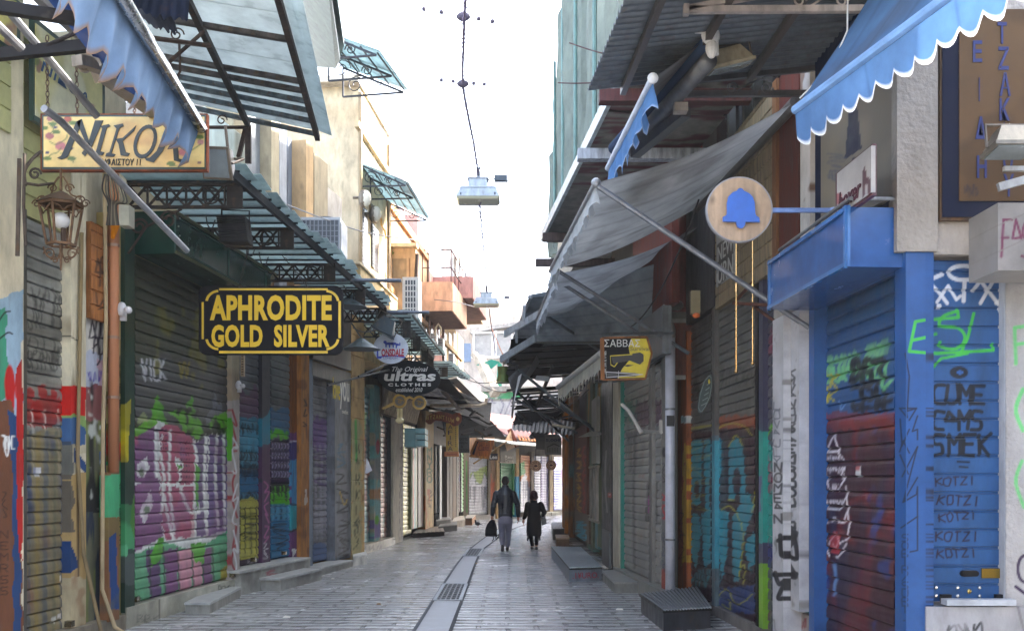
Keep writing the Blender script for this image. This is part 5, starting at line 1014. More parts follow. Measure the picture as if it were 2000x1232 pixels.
for L_, x0, x1, z_, col, t_ in ((LC, 701, 762, 9.55, (190,170,136), c1), (LC, 764, 838, 8.75, (186,140,96), c2), (LC, 764, 838, 6.6, (180,134,92), c2), (LC, 838, 866, 6.3, (170,120,104), c3), (LC, 867, 905, 6.6, (176,150,108), c4)):
    slab('cornice', L_, x0, x1, z_, z_+.14, .09, .1, col, 'plaster', t_)
for L_, px, z0, z1, col, t_ in ((LC, 704, 5.1, 10.4, (150,130,100), c1), (LC, 759, 5.1, 10.3, (130,112,90), c1), (LC, 836, 5.0, 9.0, (110,84,64), c2), (LC, 866, 4.7, 8.5, (90,70,60), c3)):
    a_ = L_.s_(px, .07); m = MB(); m.tube([L_.W(a_, z0, .07), L_.W(a_, z1, .07)], .045, 8); m.build('downpipe', 'metal', col, t_)
for x0, x1, z0, z1, t_ in ((725,736,8.0,8.3,c1),(772,780,5.2,6.4,c2),(788,796,5.2,6.5,c2),(806,813,5.2,6.5,c2)):
    w_ = slab('window', LC, x0, x1, z0, z1, .015, .04, (56,52,50), 'gloss', t_)
    slab('window_frame', LC, x0-.6, x0+.4, z0-.05, z1+.05, .04, .05, (150,130,104), 'wood', w_); slab('window_frame', LC, x1-.4, x1+.6, z0-.05, z1+.05, .04, .05, (150,130,104), 'wood', w_); slab('sill', LC, x0-1, x1+1, z0-.12, z0-.04, .1, .12, (170,150,124), 'plaster', w_)
for x0, x1 in ((842,846),(850,853),(857,860)): slab('window_frame', LC, x0-.5, x1+.5, LC.z(x0, 627), LC.z(x0, 624), .08, .08, (206,186,170), 'plaster', c3)
# ================================================================ canopies, awnings, cables
def cloth_grid(rows):
    """rows: list of equal-length point lists -> verts, faces"""
    n = len(rows[0]); vs = [p for r_ in rows for p in r_]
    return vs, [(j*n+i, j*n+i+1, (j+1)*n+i+1, (j+1)*n+i) for j in range(len(rows)-1) for i in range(n-1)]
def valance(name, a, b, drop, n, col, parent, lean=(0,0,0), ragged=0, rip=.025, trim=None, seed=1, key='fabric', scal=.09, taper=1, irr=0):
    a, b = V(a), V(b); rr = random.Random(seed); per = 8; N_ = n*per; d = (b-a); side = V((d.y, -d.x, 0)).normalized(); rows = []
    torn = [rr.uniform(0, 1) for _ in range(N_+1)]
    dep = []
    for i in range(N_+1):
        f = i/N_; w = abs(math.sin(math.pi*f*n))
        q = drop*(1-scal*2)+drop*scal*2*w
        q *= 1+(taper-1)*f
        if irr: q *= 1+irr*(torn[(i//per)*per]-.5)
        if ragged: q = drop*(.55+.45*(abs(((f*n*1.0) % 1)-.25)*1.6))*(1-ragged*torn[i]*.5)
        dep.append(q)
    for j in range(9):
        t = j/8; row = []
        for i in range(N_+1):
            f = i/N_; o = rip*(math.sin(f*n*math.pi*2+1)+.6*math.sin(f*n*5.1+2.3*t))*t
            row.append(a.lerp(b, f)+V((0,0,-dep[i]*t))+V(lean)*t+side*o)
        rows.append(row)
    vs, fs = cloth_grid(rows); cols = [lin(col)]*len(vs)
    A_ = np.array([tuple(v) for v in vs]); wear = .82+.22*vnoise(A_[:,1]*3+A_[:,0]*3, A_[:,2]*5, seed)+.1*vnoise(A_[:,1]*14, A_[:,2]*9, seed+3)
    cols = [np.array(c_)*w_*(.8 if (k_ % (N_+1)) % 36 == 0 else 1) for k_, (c_, w_) in enumerate(zip(cols, wear))]
    if trim is not None:
        n_ = N_+1
        for i in range(n_): cols[8*n_+i] = lin(trim)
    m = finish(name, vs, fs, key, np.array(cols), parent, smooth=True); return m
def canvas(name, q, col, parent, sag=.0, nu=48, nv=20, key='fabric', seed=1, rip=.0):
    a, b, c, d = [V(p) for p in q]; rows = []; rr = random.Random(seed)     # a-b back edge, d-c front edge
    nrm = (b-a).cross(d-a).normalized()
    for j in range(nv+1):
        t = j/nv; row = []
        for i in range(nu+1):
            f = i/nu; p = a.lerp(b, f).lerp(d.lerp(c, f), t)
            p = p+V((0,0,-sag*math.sin(math.pi*t)*(.6+.4*math.sin(math.pi*f))))+nrm*rip*math.sin(f*19+seed+3*t)*math.sin(math.pi*t)
            row.append(p)
        rows.append(row)
    vs, fs = cloth_grid(rows); A_ = np.array([tuple(v) for v in vs]); base = lin(col)*np.ones((len(vs), 3)); W_ = nu+1
    wear = .86+.2*vnoise(A_[:,0]*2+A_[:,2]*3, A_[:,1]*1.3, seed)+.08*vnoise(A_[:,0]*11, A_[:,1]*9, seed+2); seam = np.ones(len(vs))
    for j in range(nv+1):
        for i in range(0, W_, 8): seam[j*W_+i] = .78
    base = base*(wear*seam)[:, None]; st = np.clip((vnoise(A_[:,0]*4, A_[:,1]*2.5+A_[:,2], seed+7)-.68)/.1, 0, 1)[:, None]*.3; base = base*(1-st)+lin((70,62,52))*st
    return finish(name, vs, fs, key, base, parent, smooth=True)
def corr(name, q, pitch, amp, col, parent, key='metal', along=0, seed=1):
    """corrugated sheet: waves step from a to b (ridges run a->d)"""
    a, b, c, d = [V(p) for p in q]; L_ = (b-a).length; n = int(L_/pitch*6); nrm = V((0,0,1)); rows = [[], [], []]
    rr = random.Random(seed)
    for i in range(n+1):
        f = i/n; o = nrm*amp*math.sin(2*math.pi*i/6)
        e = rr.uniform(0, .03)
        for k, t in enumerate((0, .5, 1)): rows[k].append(a.lerp(b, f).lerp(d.lerp(c, f), t)+o+((d-a).normalized()*e if k == 2 else V((0,0,0))))
    vs, fs = cloth_grid(rows); return finish(name, vs, fs, key, lin(col), parent, smooth=True)
# ---- left: big translucent canopy at top
cA = thing('translucent_canopy', V((-3.2, 10, 6.2)), 'big canopy of pale blue translucent sheets on rusty ribs, top left', 'canopy')
def OX(D): return -1.95-.1*(D-8.93)
def IX(D): return -4.45+.0958*(D-10.2)
ks = [5.5, 6.9, 8.2, 9.3, 10.4, 11.4, 12.4]
for k in range(len(ks)-1):
    d0, d1 = ks[k], ks[k+1]-.01
    m = MB(); q = [(IX(d0), d0, 6.50), (OX(d0)-.16, d0, 6.11), (OX(d1)-.16, d1, 6.11), (IX(d1), d1, 6.50)]; m.hexa([V(p) for p in q]+[V(p)+V((0,0,.02)) for p in q]); m.build('sheet', 'glass', (186,192,190), cA)
for D_ in (8.2, 9.7, 10.72, 10.98, 11.28, 11.56, 11.9, 12.34): m = MB(); m.bar((IX(D_), D_, 6.43), (OX(D_)-.18, D_, 6.05), .06 if D_ < 11 else .05, .05, col=(88,84,84) if D_ < 11 else (96,108,116)); m.build('cross_rib', 'rust', (92,90,90), cA)
m = MB(); m.bar((OX(5.5)-.18, 5.5, 6.02), (OX(12.4)-.18, 12.4, 6.02), .06, .07, col=(70,60,56)); m.bar((-2.75, 5.8, 6.2), (-3.35, 12.35, 6.17), .06, .07, col=(64,60,60)); m.bar((-3.35,12.35,6.17), (-3.36,12.4,5.7), .07, .05, col=(70,60,56)); m.build('long_rib', 'rust', (70,62,58), cA)
m = MB(); q = [(OX(6)-.155, 6, 6.11), (OX(6)+.05, 6, 6.08), (OX(12.4), 12.4, 6.05), (OX(12.4)-.155, 12.4, 6.11)]; m.hexa([V(p) for p in q]+[V(p)+V((0,0,.015)) for p in q]); m.build('edge_flashing', 'glass', (176,186,186), cA)
m = MB(); m.tube([P(330,122,9), P(398,62,9.2)], .02, 6); m.build('hanger', 'rust', (70,56,50), cA)
m = MB(); m.tube([P(300,75,8.7), P(410,90,9.2)], .022, 6); m.tube([P(350,80,9.1), P(352,140,9.1), P(347,150,9.1)], .012, 5); m.scroll(P(345,68,9.1), (1,0,0), (0,0,1), .07, 1.3, .008); m.build('hanger', 'rust', (70,56,50), cA); m = MB(); m.scroll(P(433,235,12.3), (1,0,0), (0,0,1), .07, 1.3, .009); m.tube([P(405,249,12.3), P(486,249,12.3)], .022, 6); m.bar(P(480,250,12.4), P(466,308,12.4), .05, .05); m.build('hanger', 'rust', (70,56,50), cA)
# dark roller / corrugated scrap under it
cs = thing('roofing_scrap', P(320, 40, 8), 'dark blue corrugated offcut tucked below the translucent canopy', 'roofing sheet')
corr('sheet', [P(270,-60,7.6), P(372,-40,7.9), P(368,38,8.1), P(250,22,7.8)], .07, .012, (24,40,70), cs); corr('sheet', [P(262,10,7.8), P(330,0,8.0), P(346,64,8.2), P(290,48,7.9)], .07, .012, (30,36,50), cs, seed=4)
# black brackets on the left wall
bk = thing('black_bracket', V((-3.9, 6.4, 4.7)), 'pair of black iron beams reaching from the wall at top left', 'bracket')
m = MB(); m.bar(P(-120,-4,6.0), P(178,42,6.1), .06, .07); m.build('beam', 'dark', (22,20,22), bk)
m = MB(); m.bar(P(-120,118,6.6), P(230,84,6.8), .06, .075); m.build('beam', 'dark', (22,20,22), bk)
m = MB(); m.tube([P(90,90,6.7), P(175,52,6.7)], .014, 6); m.tube([P(155,74,6.7), P(172,56,6.7)], .01, 6); m.build('brace', 'rust', (40,34,34), bk)
for i, (a, b, r_) in enumerate(((P(-10,-10,6.4), P(190,228,7.2), .028), (P(-30,25,6.2), P(42,95,6.5), .03), (P(60,-20,7.2), P(335,230,8.6), .05))):
    m = MB(); m.tube([a, b], r_, 8); tag(m.build('awning_tube', 'metal', (112,112,114)), ('thin grey awning tube running down behind the painted wall board', 'short thick grey tube ending at the cream pillar', 'broad grey awning tube nearest the translucent canopy')[i], 'tube', 'grey awning tubes at top left')
# ---- left blue awning, half rolled
la = thing('blue_awning', V((-2.6, 6.5, 4.5)), 'faded blue awning with torn brown-edged scallops at top left', 'awning')
m = MB(); m.tube([V((-2.24,4.5,4.60)), V((-2.55,8.0,4.55))], .045, 10); m.build('front_bar', 'chrome', (206,206,206), la, smooth=True)
canvas('canopy_cloth', [V((-2.78,4.5,4.68)), V((-2.95,7.2,4.60)), V((-2.58,8.0,4.54)), V((-2.27,4.5,4.57))], (24,44,84), la, .02)
valance('valance', V((-2.27,4.5,4.57)), V((-2.58,8.0,4.52)), .47, 13, (94,118,148), la, (-.09,0,0), 0, .04, (120,96,74), 3, scal=.13, taper=.62, irr=.3)
m = MB(); m.bar(P(150,118,6.7), P(215,138,7.0), .09, .07); m.bar(P(195,150,7.0), P(232,132,7.2), .12, .08); m.scroll(P(170,130,6.8), (1,0,0), (0,0,1), .1, .8, .015); m.build('arm_joint', 'metal', (150,140,128), la)
m = MB(); m.bar(P(205,140,7.1), P(370,262,8.6), .16, .10); m.build('folding_arm', 'metal', (132,130,132), la)
m = MB(); m.tube([P(86,212,6.9), P(120,238,7.1), P(365,490,9.0)], .028, 10, col=(150,152,156)); tag(m.build('strut', 'metal', (150,152,156)), 'long grey steel strut crossing in front of the painted name board', 'strut')
# ---- left: slatted glass canopy over the jeweller
def slat_canopy(t, d0, d1, n, xi, xo, z, seed, col=(186,200,200)):
    rr = random.Random(seed)
    for k in range(n):
        a, b = d0+(d1-d0)*k/n, d0+(d1-d0)*(k+1)/n; e = rr.uniform(-.04, .1)
        m = MB(); q = [(xi(a), a, z+.03), (xo(a)+e, a, z+.03+rr.uniform(-.01,.01)), (xo(b)+e, b+.03, z-.03), (xi(b), b+.03, z-.03)]
        m.hexa([V(p) for p in q]+[V(p)+V((0,0,.01)) for p in q]); g_ = rr.uniform(.86, 1.05); m.build('glass_slat', 'glass', tuple(int(c*g_) for c in col), t)
        m = MB(); m.bar((xi(a), a, z-.045), (xo(a)-.02, a, z-.045), .02, .022); m.build('purlin', 'rust', (48,52,56), t)
cB = thing('glass_canopy', V((-3.5, 15, 5.05)), 'long canopy of overlapping glass slats above the jeweller and the narrow shutters', 'glass canopy', 'slatted glass canopies')
xiB = lambda D: -4.36+.0958*(D-11.2) if D < 14.3 else -4.2+.182*(D-14.3)
xoB = lambda D: -2.95+.078*(D-11)
slat_canopy(cB, 10.7, 18.9, 23, xiB, xoB, 5.1, 5)
m = MB(); m.bar((-3.05,10.5,5.0), (-2.47,18.9,5.0), .05, .10); m.build('edge_beam', 'dark', (44,46,50), cB)
def truss(t, D, x0, x1, z0, z1, n, col=(48,42,38), ring=True):
    m = MB()
    for z in (z0, z1): m.bar((x0, D, z), (x1, D, z), .05, .03)
    m.bar((x1-.18, D, (z0+z1)/2), (x1, D, (z0+z1)/2), .02, z1-z0)
    w = (x1-.2-x0)/n
    for i in range(n):
        a, b = x0+i*w, x0+(i+1)*w; m.bar((a, D, z0), (b, D, z1), .02, .025); m.bar((a, D, z1), (b, D, z0), .02, .025); m.bar((b, D, z0), (b, D, z1), .02, .025)
    if ring: m.tube([(x1-.35+.09*math.cos(q), D-.02, (z0+z1)/2+.09*math.sin(q)) for q in np.linspace(0, 6.283, 14)], .012, 5)
    return m.build('truss_bracket', 'rust', col, t)
for D_, x0 in ((10.9,-4.3),(12.8,-4.15),(14.9,-4.0),(16.9,-3.7),(18.7,-3.4)): truss(cB, D_, x0, xoB(D_)-.06, 4.72, 4.97, 5)
m = MB(); a = V((-4.3,10.9,4.7)); m.scroll(a+V((.45,0,-.12)), (1,0,0), (0,0,1), .11, 1.5, .014); m.scroll(a+V((.12,0,-.2)), (1,0,0), (0,0,1), .1, 1.5, .014); m.tube([a+V((0,0,-.5)), a+V((.2,0,-.2)), a+V((.6,0,0))], .014, 6); m.build('scroll', 'rust', (60,50,44), cB)
cC = thing('glass_canopy', V((-2.8, 22.5, 5.0)), 'second slatted glass canopy, above the oval signs', 'glass canopy', 'slatted glass canopies')
slat_canopy(cC, 19.7, 26.2, 15, lambda D: -3.5+.05*(D-20), lambda D: -2.08+.035*(D-20), 5.08, 8)
m = MB(); m.bar((-2.32,20.4,5.02), (-2.12,26,4.98), .10, .14, col=(130,130,126)); m.bar((-2.04,20,5.06), (-1.86,26.2,5.06), .04, .04); m.build('edge_beam', 'rust', (120,118,112), cC)
for D_ in (20.2, 22.3, 24.4, 26.1): truss(cC, D_, -3.4, -2.1, 4.65, 4.95, 4, (70,68,66), D_ < 21)
cD = thing('glass_canopy', V((-1.9, 28.6, 4.9)), 'small slatted glass canopy furthest down the left side', 'glass canopy', 'slatted glass canopies')
slat_canopy(cD, 27.2, 31.5, 9, lambda D: -2.6+.05*(D-27), lambda D: -1.75+.09*(D-27), 4.98, 9)
truss(cD, 27.3, -2.6, -1.8, 4.6, 4.85, 3, (60,58,56), False)
# ---- ragged dark roofs on the left before the bend
dk = thing('tin_roof', V((-2, 31, 4)), 'ragged dark tin roof sagging over the last left shops', 'tin roof')
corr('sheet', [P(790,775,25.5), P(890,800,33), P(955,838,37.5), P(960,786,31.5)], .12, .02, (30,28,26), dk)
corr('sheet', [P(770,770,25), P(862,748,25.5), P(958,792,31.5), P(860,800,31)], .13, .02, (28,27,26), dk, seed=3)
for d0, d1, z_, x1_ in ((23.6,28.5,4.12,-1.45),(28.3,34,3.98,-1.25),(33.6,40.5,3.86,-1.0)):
    corr('sheet', [V((-1.35+(x1_+1.25)*.9, d0, z_)), V((x1_+.05, d1, z_-.04)), V((LC.W(0,0).x-.3+.076*(d1-22.2), d1, z_+.2)), V((LC.W(0,0).x-.3+.076*(d0-22.2), d0, z_+.2))], .12, .02, (34,31,29), dk, 'dark', seed=int(d0))  # wider sheets added so the space under the roof falls dark
m = MB(); m.prism([P(875,742,27), P(892,738,27), P(952,775,33), P(950,796,33), P(940,798,33)], (0,0,.05), (206,196,180)); m.build('white_edge', 'paint', (200,190,176), dk)
m = MB(); m.prism([P(858,762,26), P(872,765,26), P(902,800,27.5), P(896,803,27.5)], (0,.05,0), (150,136,120)); m.prism([P(848,742,26), P(866,738,26), P(905,755,29), P(860,752,27)], (0,.05,0), (110,106,100)); m.build('bent_sheet', 'rust', (140,126,110), dk)
m = MB(); rr = random.Random(12)
for i in range(26):
    x, y = rr.uniform(845, 965), rr.uniform(795, 850); D_ = rr.uniform(29, 36); m.bar(P(x,y,D_), P(x+rr.uniform(-25,25), y+rr.uniform(-8,16), D_+rr.uniform(-1,1)), .05, .04, col=rr.choice([(40,36,32),(70,56,40),(56,50,44),(30,28,28)]))
m.build('tangled_lath', 'wood', (50,44,38), dk)
m = MB(); m.tube([P(842,792,26.5), P(935,792,30), P(948,788,30.5), P(951,778,30.5)], .05, 8); m.build('gutter_pipe', 'plaster', (176,160,136), dk)
t_ = MB(); t_.prism([P(862,800,34), P(960,822,36.5), P(985,850,38.5), P(860,852,35)], (0,1.5,0), (34,32,30)); t_.build('shade_sheet', 'dark', (34,32,30), dk)  # dark sheet stands in for the shade under the roofs
# ---- right: corrugated tin canopy
cT = thing('tin_canopy', V((1.7, 6.8, 5.1)), 'dark corrugated tin canopy with scrolled brackets at top right', 'canopy')
corr('sheet', [V((1.10,3.6,5.12)), V((.67,8.65,5.12)), V((2.72,8.65,5.34)), V((2.98,3.6,5.34))], .095, .02, (96,104,112), cT)
m = MB()
for x0, x1 in ((1.25,.98),(1.75,1.5),(2.3,2.1)): m.bar((x0,3.6,5.08+(x0-1)*.11), (x1,8.6,5.08+(x1-.9)*.11), .05, .06)
m.build('rafter', 'metal', (92,86,84), cT)
m = MB(); m.bar(P(1340,20,7.1), P(1740,18,7.1), .045, .045); m.bar(P(1340,18,7.1), P(1500,-12,7.1), .045, .04); m.bar(P(1340,10,7.1), P(1340,30,7.1), .04, .05)
for x, s_ in ((1562,.05),(1645,.05)): m.scroll(P(x,2,7.1), (1,0,0), (0,0,1), s_, 1.4, .008)
m.tube([P(1580,14,7.1), P(1600,2,7.1), P(1612,-6,7.1)], .008, 5); m.build('near_bracket', 'metal', (196,186,180), cT)  # near bracket coloured pale for the light falling on it
m = MB(); m.bar(P(1320,184,8.6), P(1592,183,8.6), .045, .05); m.bar(P(1340,160,8.6), P(1592,134,8.6), .04, .045); m.scroll(P(1430,172,8.55), (1,0,0), (0,0,1), .05, 1.5, .008); m.scroll(P(1498,172,8.55), (1,0,0), (0,0,1), .055, 1.5, .008, -1); m.tube([P(1440,178,8.55), P(1465,162,8.55), P(1490,155,8.55), P(1508,160,8.55)], .008, 5); m.build('far_bracket', 'metal', (86,86,90), cT)
flood('floodlight', 'cream floodlight slung under the tin canopy behind the folded blue awning', P(1425, 125, 8.0), .34, .12, .22, Matrix.Rotation(R(-14), 4, 'Y') @ Matrix.Rotation(R(10), 4, 'X'), (176,166,140), P(1490, 85, 8.1))
# folded small blue awning
sa = thing('blue_awning', V((1.3, 8.5, 4.8)), 'half open blue awning with a torn valance under the tin canopy', 'awning')
n0, n1_ = P(1385,85,7.75), P(1200,290,10.3)
m = MB(); m.tube([n0, n1_], .07, 12, (50,70,100)); m.build('roller', 'fabric', (50,70,100), sa, smooth=True)
m = MB(); a = P(1385,118,7.75); m.tube([a, P(1220,300,10)], .07, 12); m.build('folding_arm', 'metal', (96,98,102), sa, smooth=True)
m = MB(); a = P(1380,52,7.7); m.box(a-V((.09,.04,.05)), a+V((.09,.06,.03))); m.ell(P(1388,70,7.68), .075, .04, .075, 12, 8); m.ell(P(1390,95,7.68), .05, .04, .08, 10, 8); m.box(P(1376,74,7.66), P(1398,60,7.74)); m.bar(P(1399,68,7.7), P(1401,108,7.7), .02, .04); m.build('end_bracket', 'paint', (206,206,206), sa)
f0, f1 = V((1.13,7.8,4.88)), V((.985,9.98,4.86))
canvas('canopy_cloth', [n0+V((0,0,.06)), n1_+V((0,0,.06)), f1, f0], (120,120,122), sa, .02)
m = MB(); m.tube([f0, f1], .032, 10, (190,200,214)); m.ell(f0, .045, .03, .045, 12, 8, (220,222,226)); m.build('front_bar', 'paint', (200,204,214), sa)
valance('valance', f0+V((0,0,-.02)), f1+V((0,0,-.02)), .35, 6, (92,136,190), sa, (.0,0,0), .35, .035, (170,190,220), 5)
m = MB(); m.bar(P(1340,218,8.6), P(1240,300,9.6), .09, .09, col=(90,92,96)); m.box(P(1318,216,8.4), P(1340,208,8.5), (170,160,150)); m.build('arm_elbow', 'metal', (110,110,112), sa)
# large blue awning at right
lb = thing('blue_awning', V((2.2, 5.8, 4.3)), 'bright blue awning with white-piped scallops over the corner shop', 'awning')
g0, g1 = V((1.89,6.5,4.13)), V((2.36,4.4,4.13))
m = MB(); m.tube([g0, g1], .03, 8); m.build('front_bar', 'paint', (120,160,210), lb)
canvas('canopy_cloth', [V((2.66,6.62,5.35)), V((3.15,4.4,5.35)), g1, g0], (70,104,148), lb, .05, rip=.01)
valance('valance', g0, g1, .26, 12, (70,104,148), lb, (.03,0,0), 0, .012, (226,230,236), 9, scal=.13, irr=.14)
# side flap of the awning
m = MB(); m.tube([P(1656,-10,6.4), P(1655,60,6.4), P(1625,130,6.5), P(1562,192,6.5)], .006, 5); m.build('pull_cord', 'plain', (206,206,206), lb)
# grey awnings
def awning(label, q, val_n, drop, col, vcol, arms, seed, sag=.12, rag=.35):
    t = thing('grey_awning', (V(q[2])+V(q[3]))/2, label, 'awning', 'grey canvas awnings on the right')
    canvas('canopy_cloth', q, col, t, sag, 48, 24, seed=seed, rip=.018)
    m = MB(); m.tube([q[0], q[1]], .06, 10, (110,108,104)); m.build('roller', 'metal', (110,108,104), t)
    m = MB(); m.tube([q[3], q[2]], .028, 8, (150,154,160)); m.ell(q[3], .045, .045, .045, 10, 6, (160,162,166)); m.build('front_bar', 'metal', (150,154,160), t)
    valance('valance', V(q[3])+V((0,0,-.02)), V(q[2])+V((0,0,-.02)), drop, val_n, vcol, t, (0,0,0), rag, .03, None, seed)
    for a, b in arms: m = MB(); m.tube([a, b], .026, 8); m.build('arm', 'metal', (116,120,128), t)
    return t
q1 = [V((2.60,8.9,5.12)), V((2.33,12.3,5.10)), V((.49,12.5,4.35)), V((.76,8.8,4.35))]
awning('wide grey canvas awning nearest the camera with a pale ragged valance', q1, 12, .26, (176,174,168), (190,194,196), [(P(1168,364,8.8), P(1580,640,8.75))], 3)
q2 = [V((2.52,12.7,5.02)), V((1.9,16.2,5.0)), V((.41,16.2,4.33)), V((.56,12.6,4.33))]
awning('second grey canvas awning with two struts, behind the nearest one', q2, 10, .28, (166,168,168), (190,194,198), [(P(1088,528,12.5), P(1345,690,12.9)), (P(1085,545,13.5), P(1330,705,13.6))], 4, .16)
q3 = [V((2.0,14.6,4.85)), V((1.78,24,4.5)), V((-.19,24,4.55)), V((.30,15.9,4.66))]
awning('long dark grey awning sheltering the dim shops in the middle distance', q3, 14, .0001, (130,142,150), (130,140,146), [(P(1060,612,16), P(1180,690,17))], 6, .22, 0)
# pale fringe awning
m0, m1 = P(1174,690,14), P(1090,756,18.9)
fa = thing('fringed_awning', (m0+m1)/2, 'rolled beige awning with a long ragged fringe left of the knife shop sign', 'awning')
m = MB(); m.tube([m0, m1], .05, 10); m.build('roller', 'paint', (170,172,170), fa); valance('fringe', m0+V((0,0,-.04)), m1+V((0,0,-.04)), .36, 16, (186,182,166), fa, (0,0,0), .5, .02, None, 8)
# tattered dark canopies and struts, right middle distance
tt = thing('broken_canopy', V((.8, 25, 4)), 'broken dark slatted canopy with daylight through its gaps, right of the bend', 'canopy')
rr = random.Random(21)
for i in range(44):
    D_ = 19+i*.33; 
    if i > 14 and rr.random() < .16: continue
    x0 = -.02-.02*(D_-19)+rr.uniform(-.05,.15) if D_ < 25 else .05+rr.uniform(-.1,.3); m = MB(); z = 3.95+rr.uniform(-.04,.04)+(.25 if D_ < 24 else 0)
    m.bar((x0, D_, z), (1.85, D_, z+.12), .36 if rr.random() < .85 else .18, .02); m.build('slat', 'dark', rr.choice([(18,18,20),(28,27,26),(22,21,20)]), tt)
m = MB()
for x in (.1, .8, 1.5): m.bar((x,19,3.9), (x-.1,34,3.9), .06, .08)
for i in range(30):
    x, y, D_ = rr.uniform(1005, 1130), rr.uniform(770, 845), rr.uniform(22, 32); m.bar(P(x,y,D_), P(x+rr.uniform(-40,40), y+rr.uniform(-14,22), D_+rr.uniform(-1,1)), .04, .04, col=rr.choice([(30,30,32),(54,46,38),(44,44,46),(70,66,60)]))
m.build('lath', 'dark', (40,38,38), tt)
m = MB()
for a, b in ((P(1012,722,19), P(1170,848,19.5)), (P(1000,776,23), P(1128,846,23)), (P(1010,765,22), P(1110,860,25)), (P(1060,775,21), P(1160,835,21))): m = MB(); m.tube([a, b], .03, 8); m.build('strut', 'metal', (70,78,82), tt)
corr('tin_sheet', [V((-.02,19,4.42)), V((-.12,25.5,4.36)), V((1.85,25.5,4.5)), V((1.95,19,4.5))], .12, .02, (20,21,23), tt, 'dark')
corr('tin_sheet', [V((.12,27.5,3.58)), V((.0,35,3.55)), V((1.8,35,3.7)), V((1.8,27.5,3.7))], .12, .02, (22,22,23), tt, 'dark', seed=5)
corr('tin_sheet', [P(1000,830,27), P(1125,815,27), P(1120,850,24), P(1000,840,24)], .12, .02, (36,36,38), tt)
dr = thing('drooping_canvas', P(1015, 740, 19), 'drooping grey canvas flap with a torn white strip under the long awning', 'awning')
canvas('flap', [P(1050,690,20), P(1058,700,21), P(1012,760,19.5), P(1000,765,19)], (120,124,128), dr, .1); canvas('torn_strip', [P(1012,735,19), P(1020,728,19), P(1008,770,19), P(1000,800,19)], (206,206,206), dr, 0, 4, 6)
canvas('side_flap', [P(1012,720,19), P(992,738,19), P(1006,772,20), P(1060,700,22)], (96,102,108), dr, .1)
m = MB(); m.prism([P(1048,733,20), P(1073,735,20), P(1071,744,20), P(1045,741,20)], (0,.1,0)); tag(m.build('fluorescent_box', 'paint', (150,160,166)), 'small pale box lamp under the broken canopy', 'lamp')
m = MB(); c = P(983,732,24); 
for i in range(14): pass
m.loft([(c.x,c.y,c.z-.2,.21,.21),(c.x,c.y,c.z-.17,.17,.17),(c.x,c.y,c.z+.0,.13,.13),(c.x,c.y,c.z+.17,.14,.14),(c.x,c.y,c.z+.2,.15,.15),(c.x,c.y,c.z+.21,.04,.04)], 14); m.tube([P(983,716,24), P(983,690,24)], .012, 5, (120,80,50)); tag(m.build('hanging_bell', 'metal', (84,100,44)), 'green bell hanging above the far mural', 'bell')
# ---- cables and hanging street lamps
def wire(name, pts, r, col, label, cat='cable', group=None, k=10):
    m = MB(); m.tube(smooth_pts([tuple(p) for p in pts], k), r, 5); return tag(m.build(name, 'plain', col), label, cat, group)
cz = 6.22
m = MB(); pts = [P(913,-60,8.4), P(909,0,9.0), P(906,60,9.6), P(904,160,11.1), P(913,220,12.1), P(925,280,13.4), P(934,340,14.7)]
sp_ = smooth_pts([tuple(p) for p in pts], 12); m.tube(sp_, .013, 5)
rq = random.Random(2)
for i in range(0, len(sp_)-1, 1):
    p = V(sp_[i]).lerp(V(sp_[i+1]), rq.random()); w_ = rq.uniform(.008, .022); m.tube([p+V((-w_,0,-.03)), p+V((w_,0,.03))], .006, 4)
tag(m.build('light_cable', 'plain', (120,106,128)), 'knotted rope light cable running down to the nearer hanging lamp', 'cable')
m = MB(); sp_ = smooth_pts([tuple(p) for p in [P(937,400,15), P(942,460,18), P(948,520,21), P(952,572,23.8)]], 10); m.tube(sp_, .012, 5)
for i in range(0, len(sp_)-1, 2): w_ = rq.uniform(.008,.03); p = V(sp_[i]); m.tube([p+V((-w_,0,-.05)), p+V((w_,0,.05))], .009, 4)
tag(m.build('light_cable', 'plain', (130,116,136)), 'knotted cable between the two hanging street lamps', 'cable')
m = MB(); m.tube([P(955,602,25), P(960,640,28), P(968,690,32)], .014, 5, (120,80,80)); m.tube([P(960,640,28), P(983,695,24)], .014, 5, (150,90,50)); tag(m.build('light_cable', 'plain', (120,80,70)), 'rusty cable dropping from the further hanging lamp', 'cable')
for i, (D_, y, xs, lab) in enumerate(((9.4, 30, (828,862,905,935,962), 'short span wire with white knots across the top of the sky'), (11.1, 161, (862,885,904,925,946), 'short span wire with a dark clamp above the nearer lamp'))):
    m = MB(); p_ = [P(xs[0], y-8, D_), P(xs[2], y+4, D_), P(xs[4], y+(16 if i == 0 else 6), D_)]; m.tube(smooth_pts([tuple(q) for q in p_], 6), .004, 4)
    for x in xs: q = P(x, y+((x-895)*.18 if i == 0 else (x-905)*.09), D_); m.ell(q, .022, .022, .022, 6, 4)
    m.ell(P(xs[2], y+3, D_), .07, .04, .045, 8, 6); tag(m.build('span_wire', 'plain', (80,72,88)), lab, 'wire')
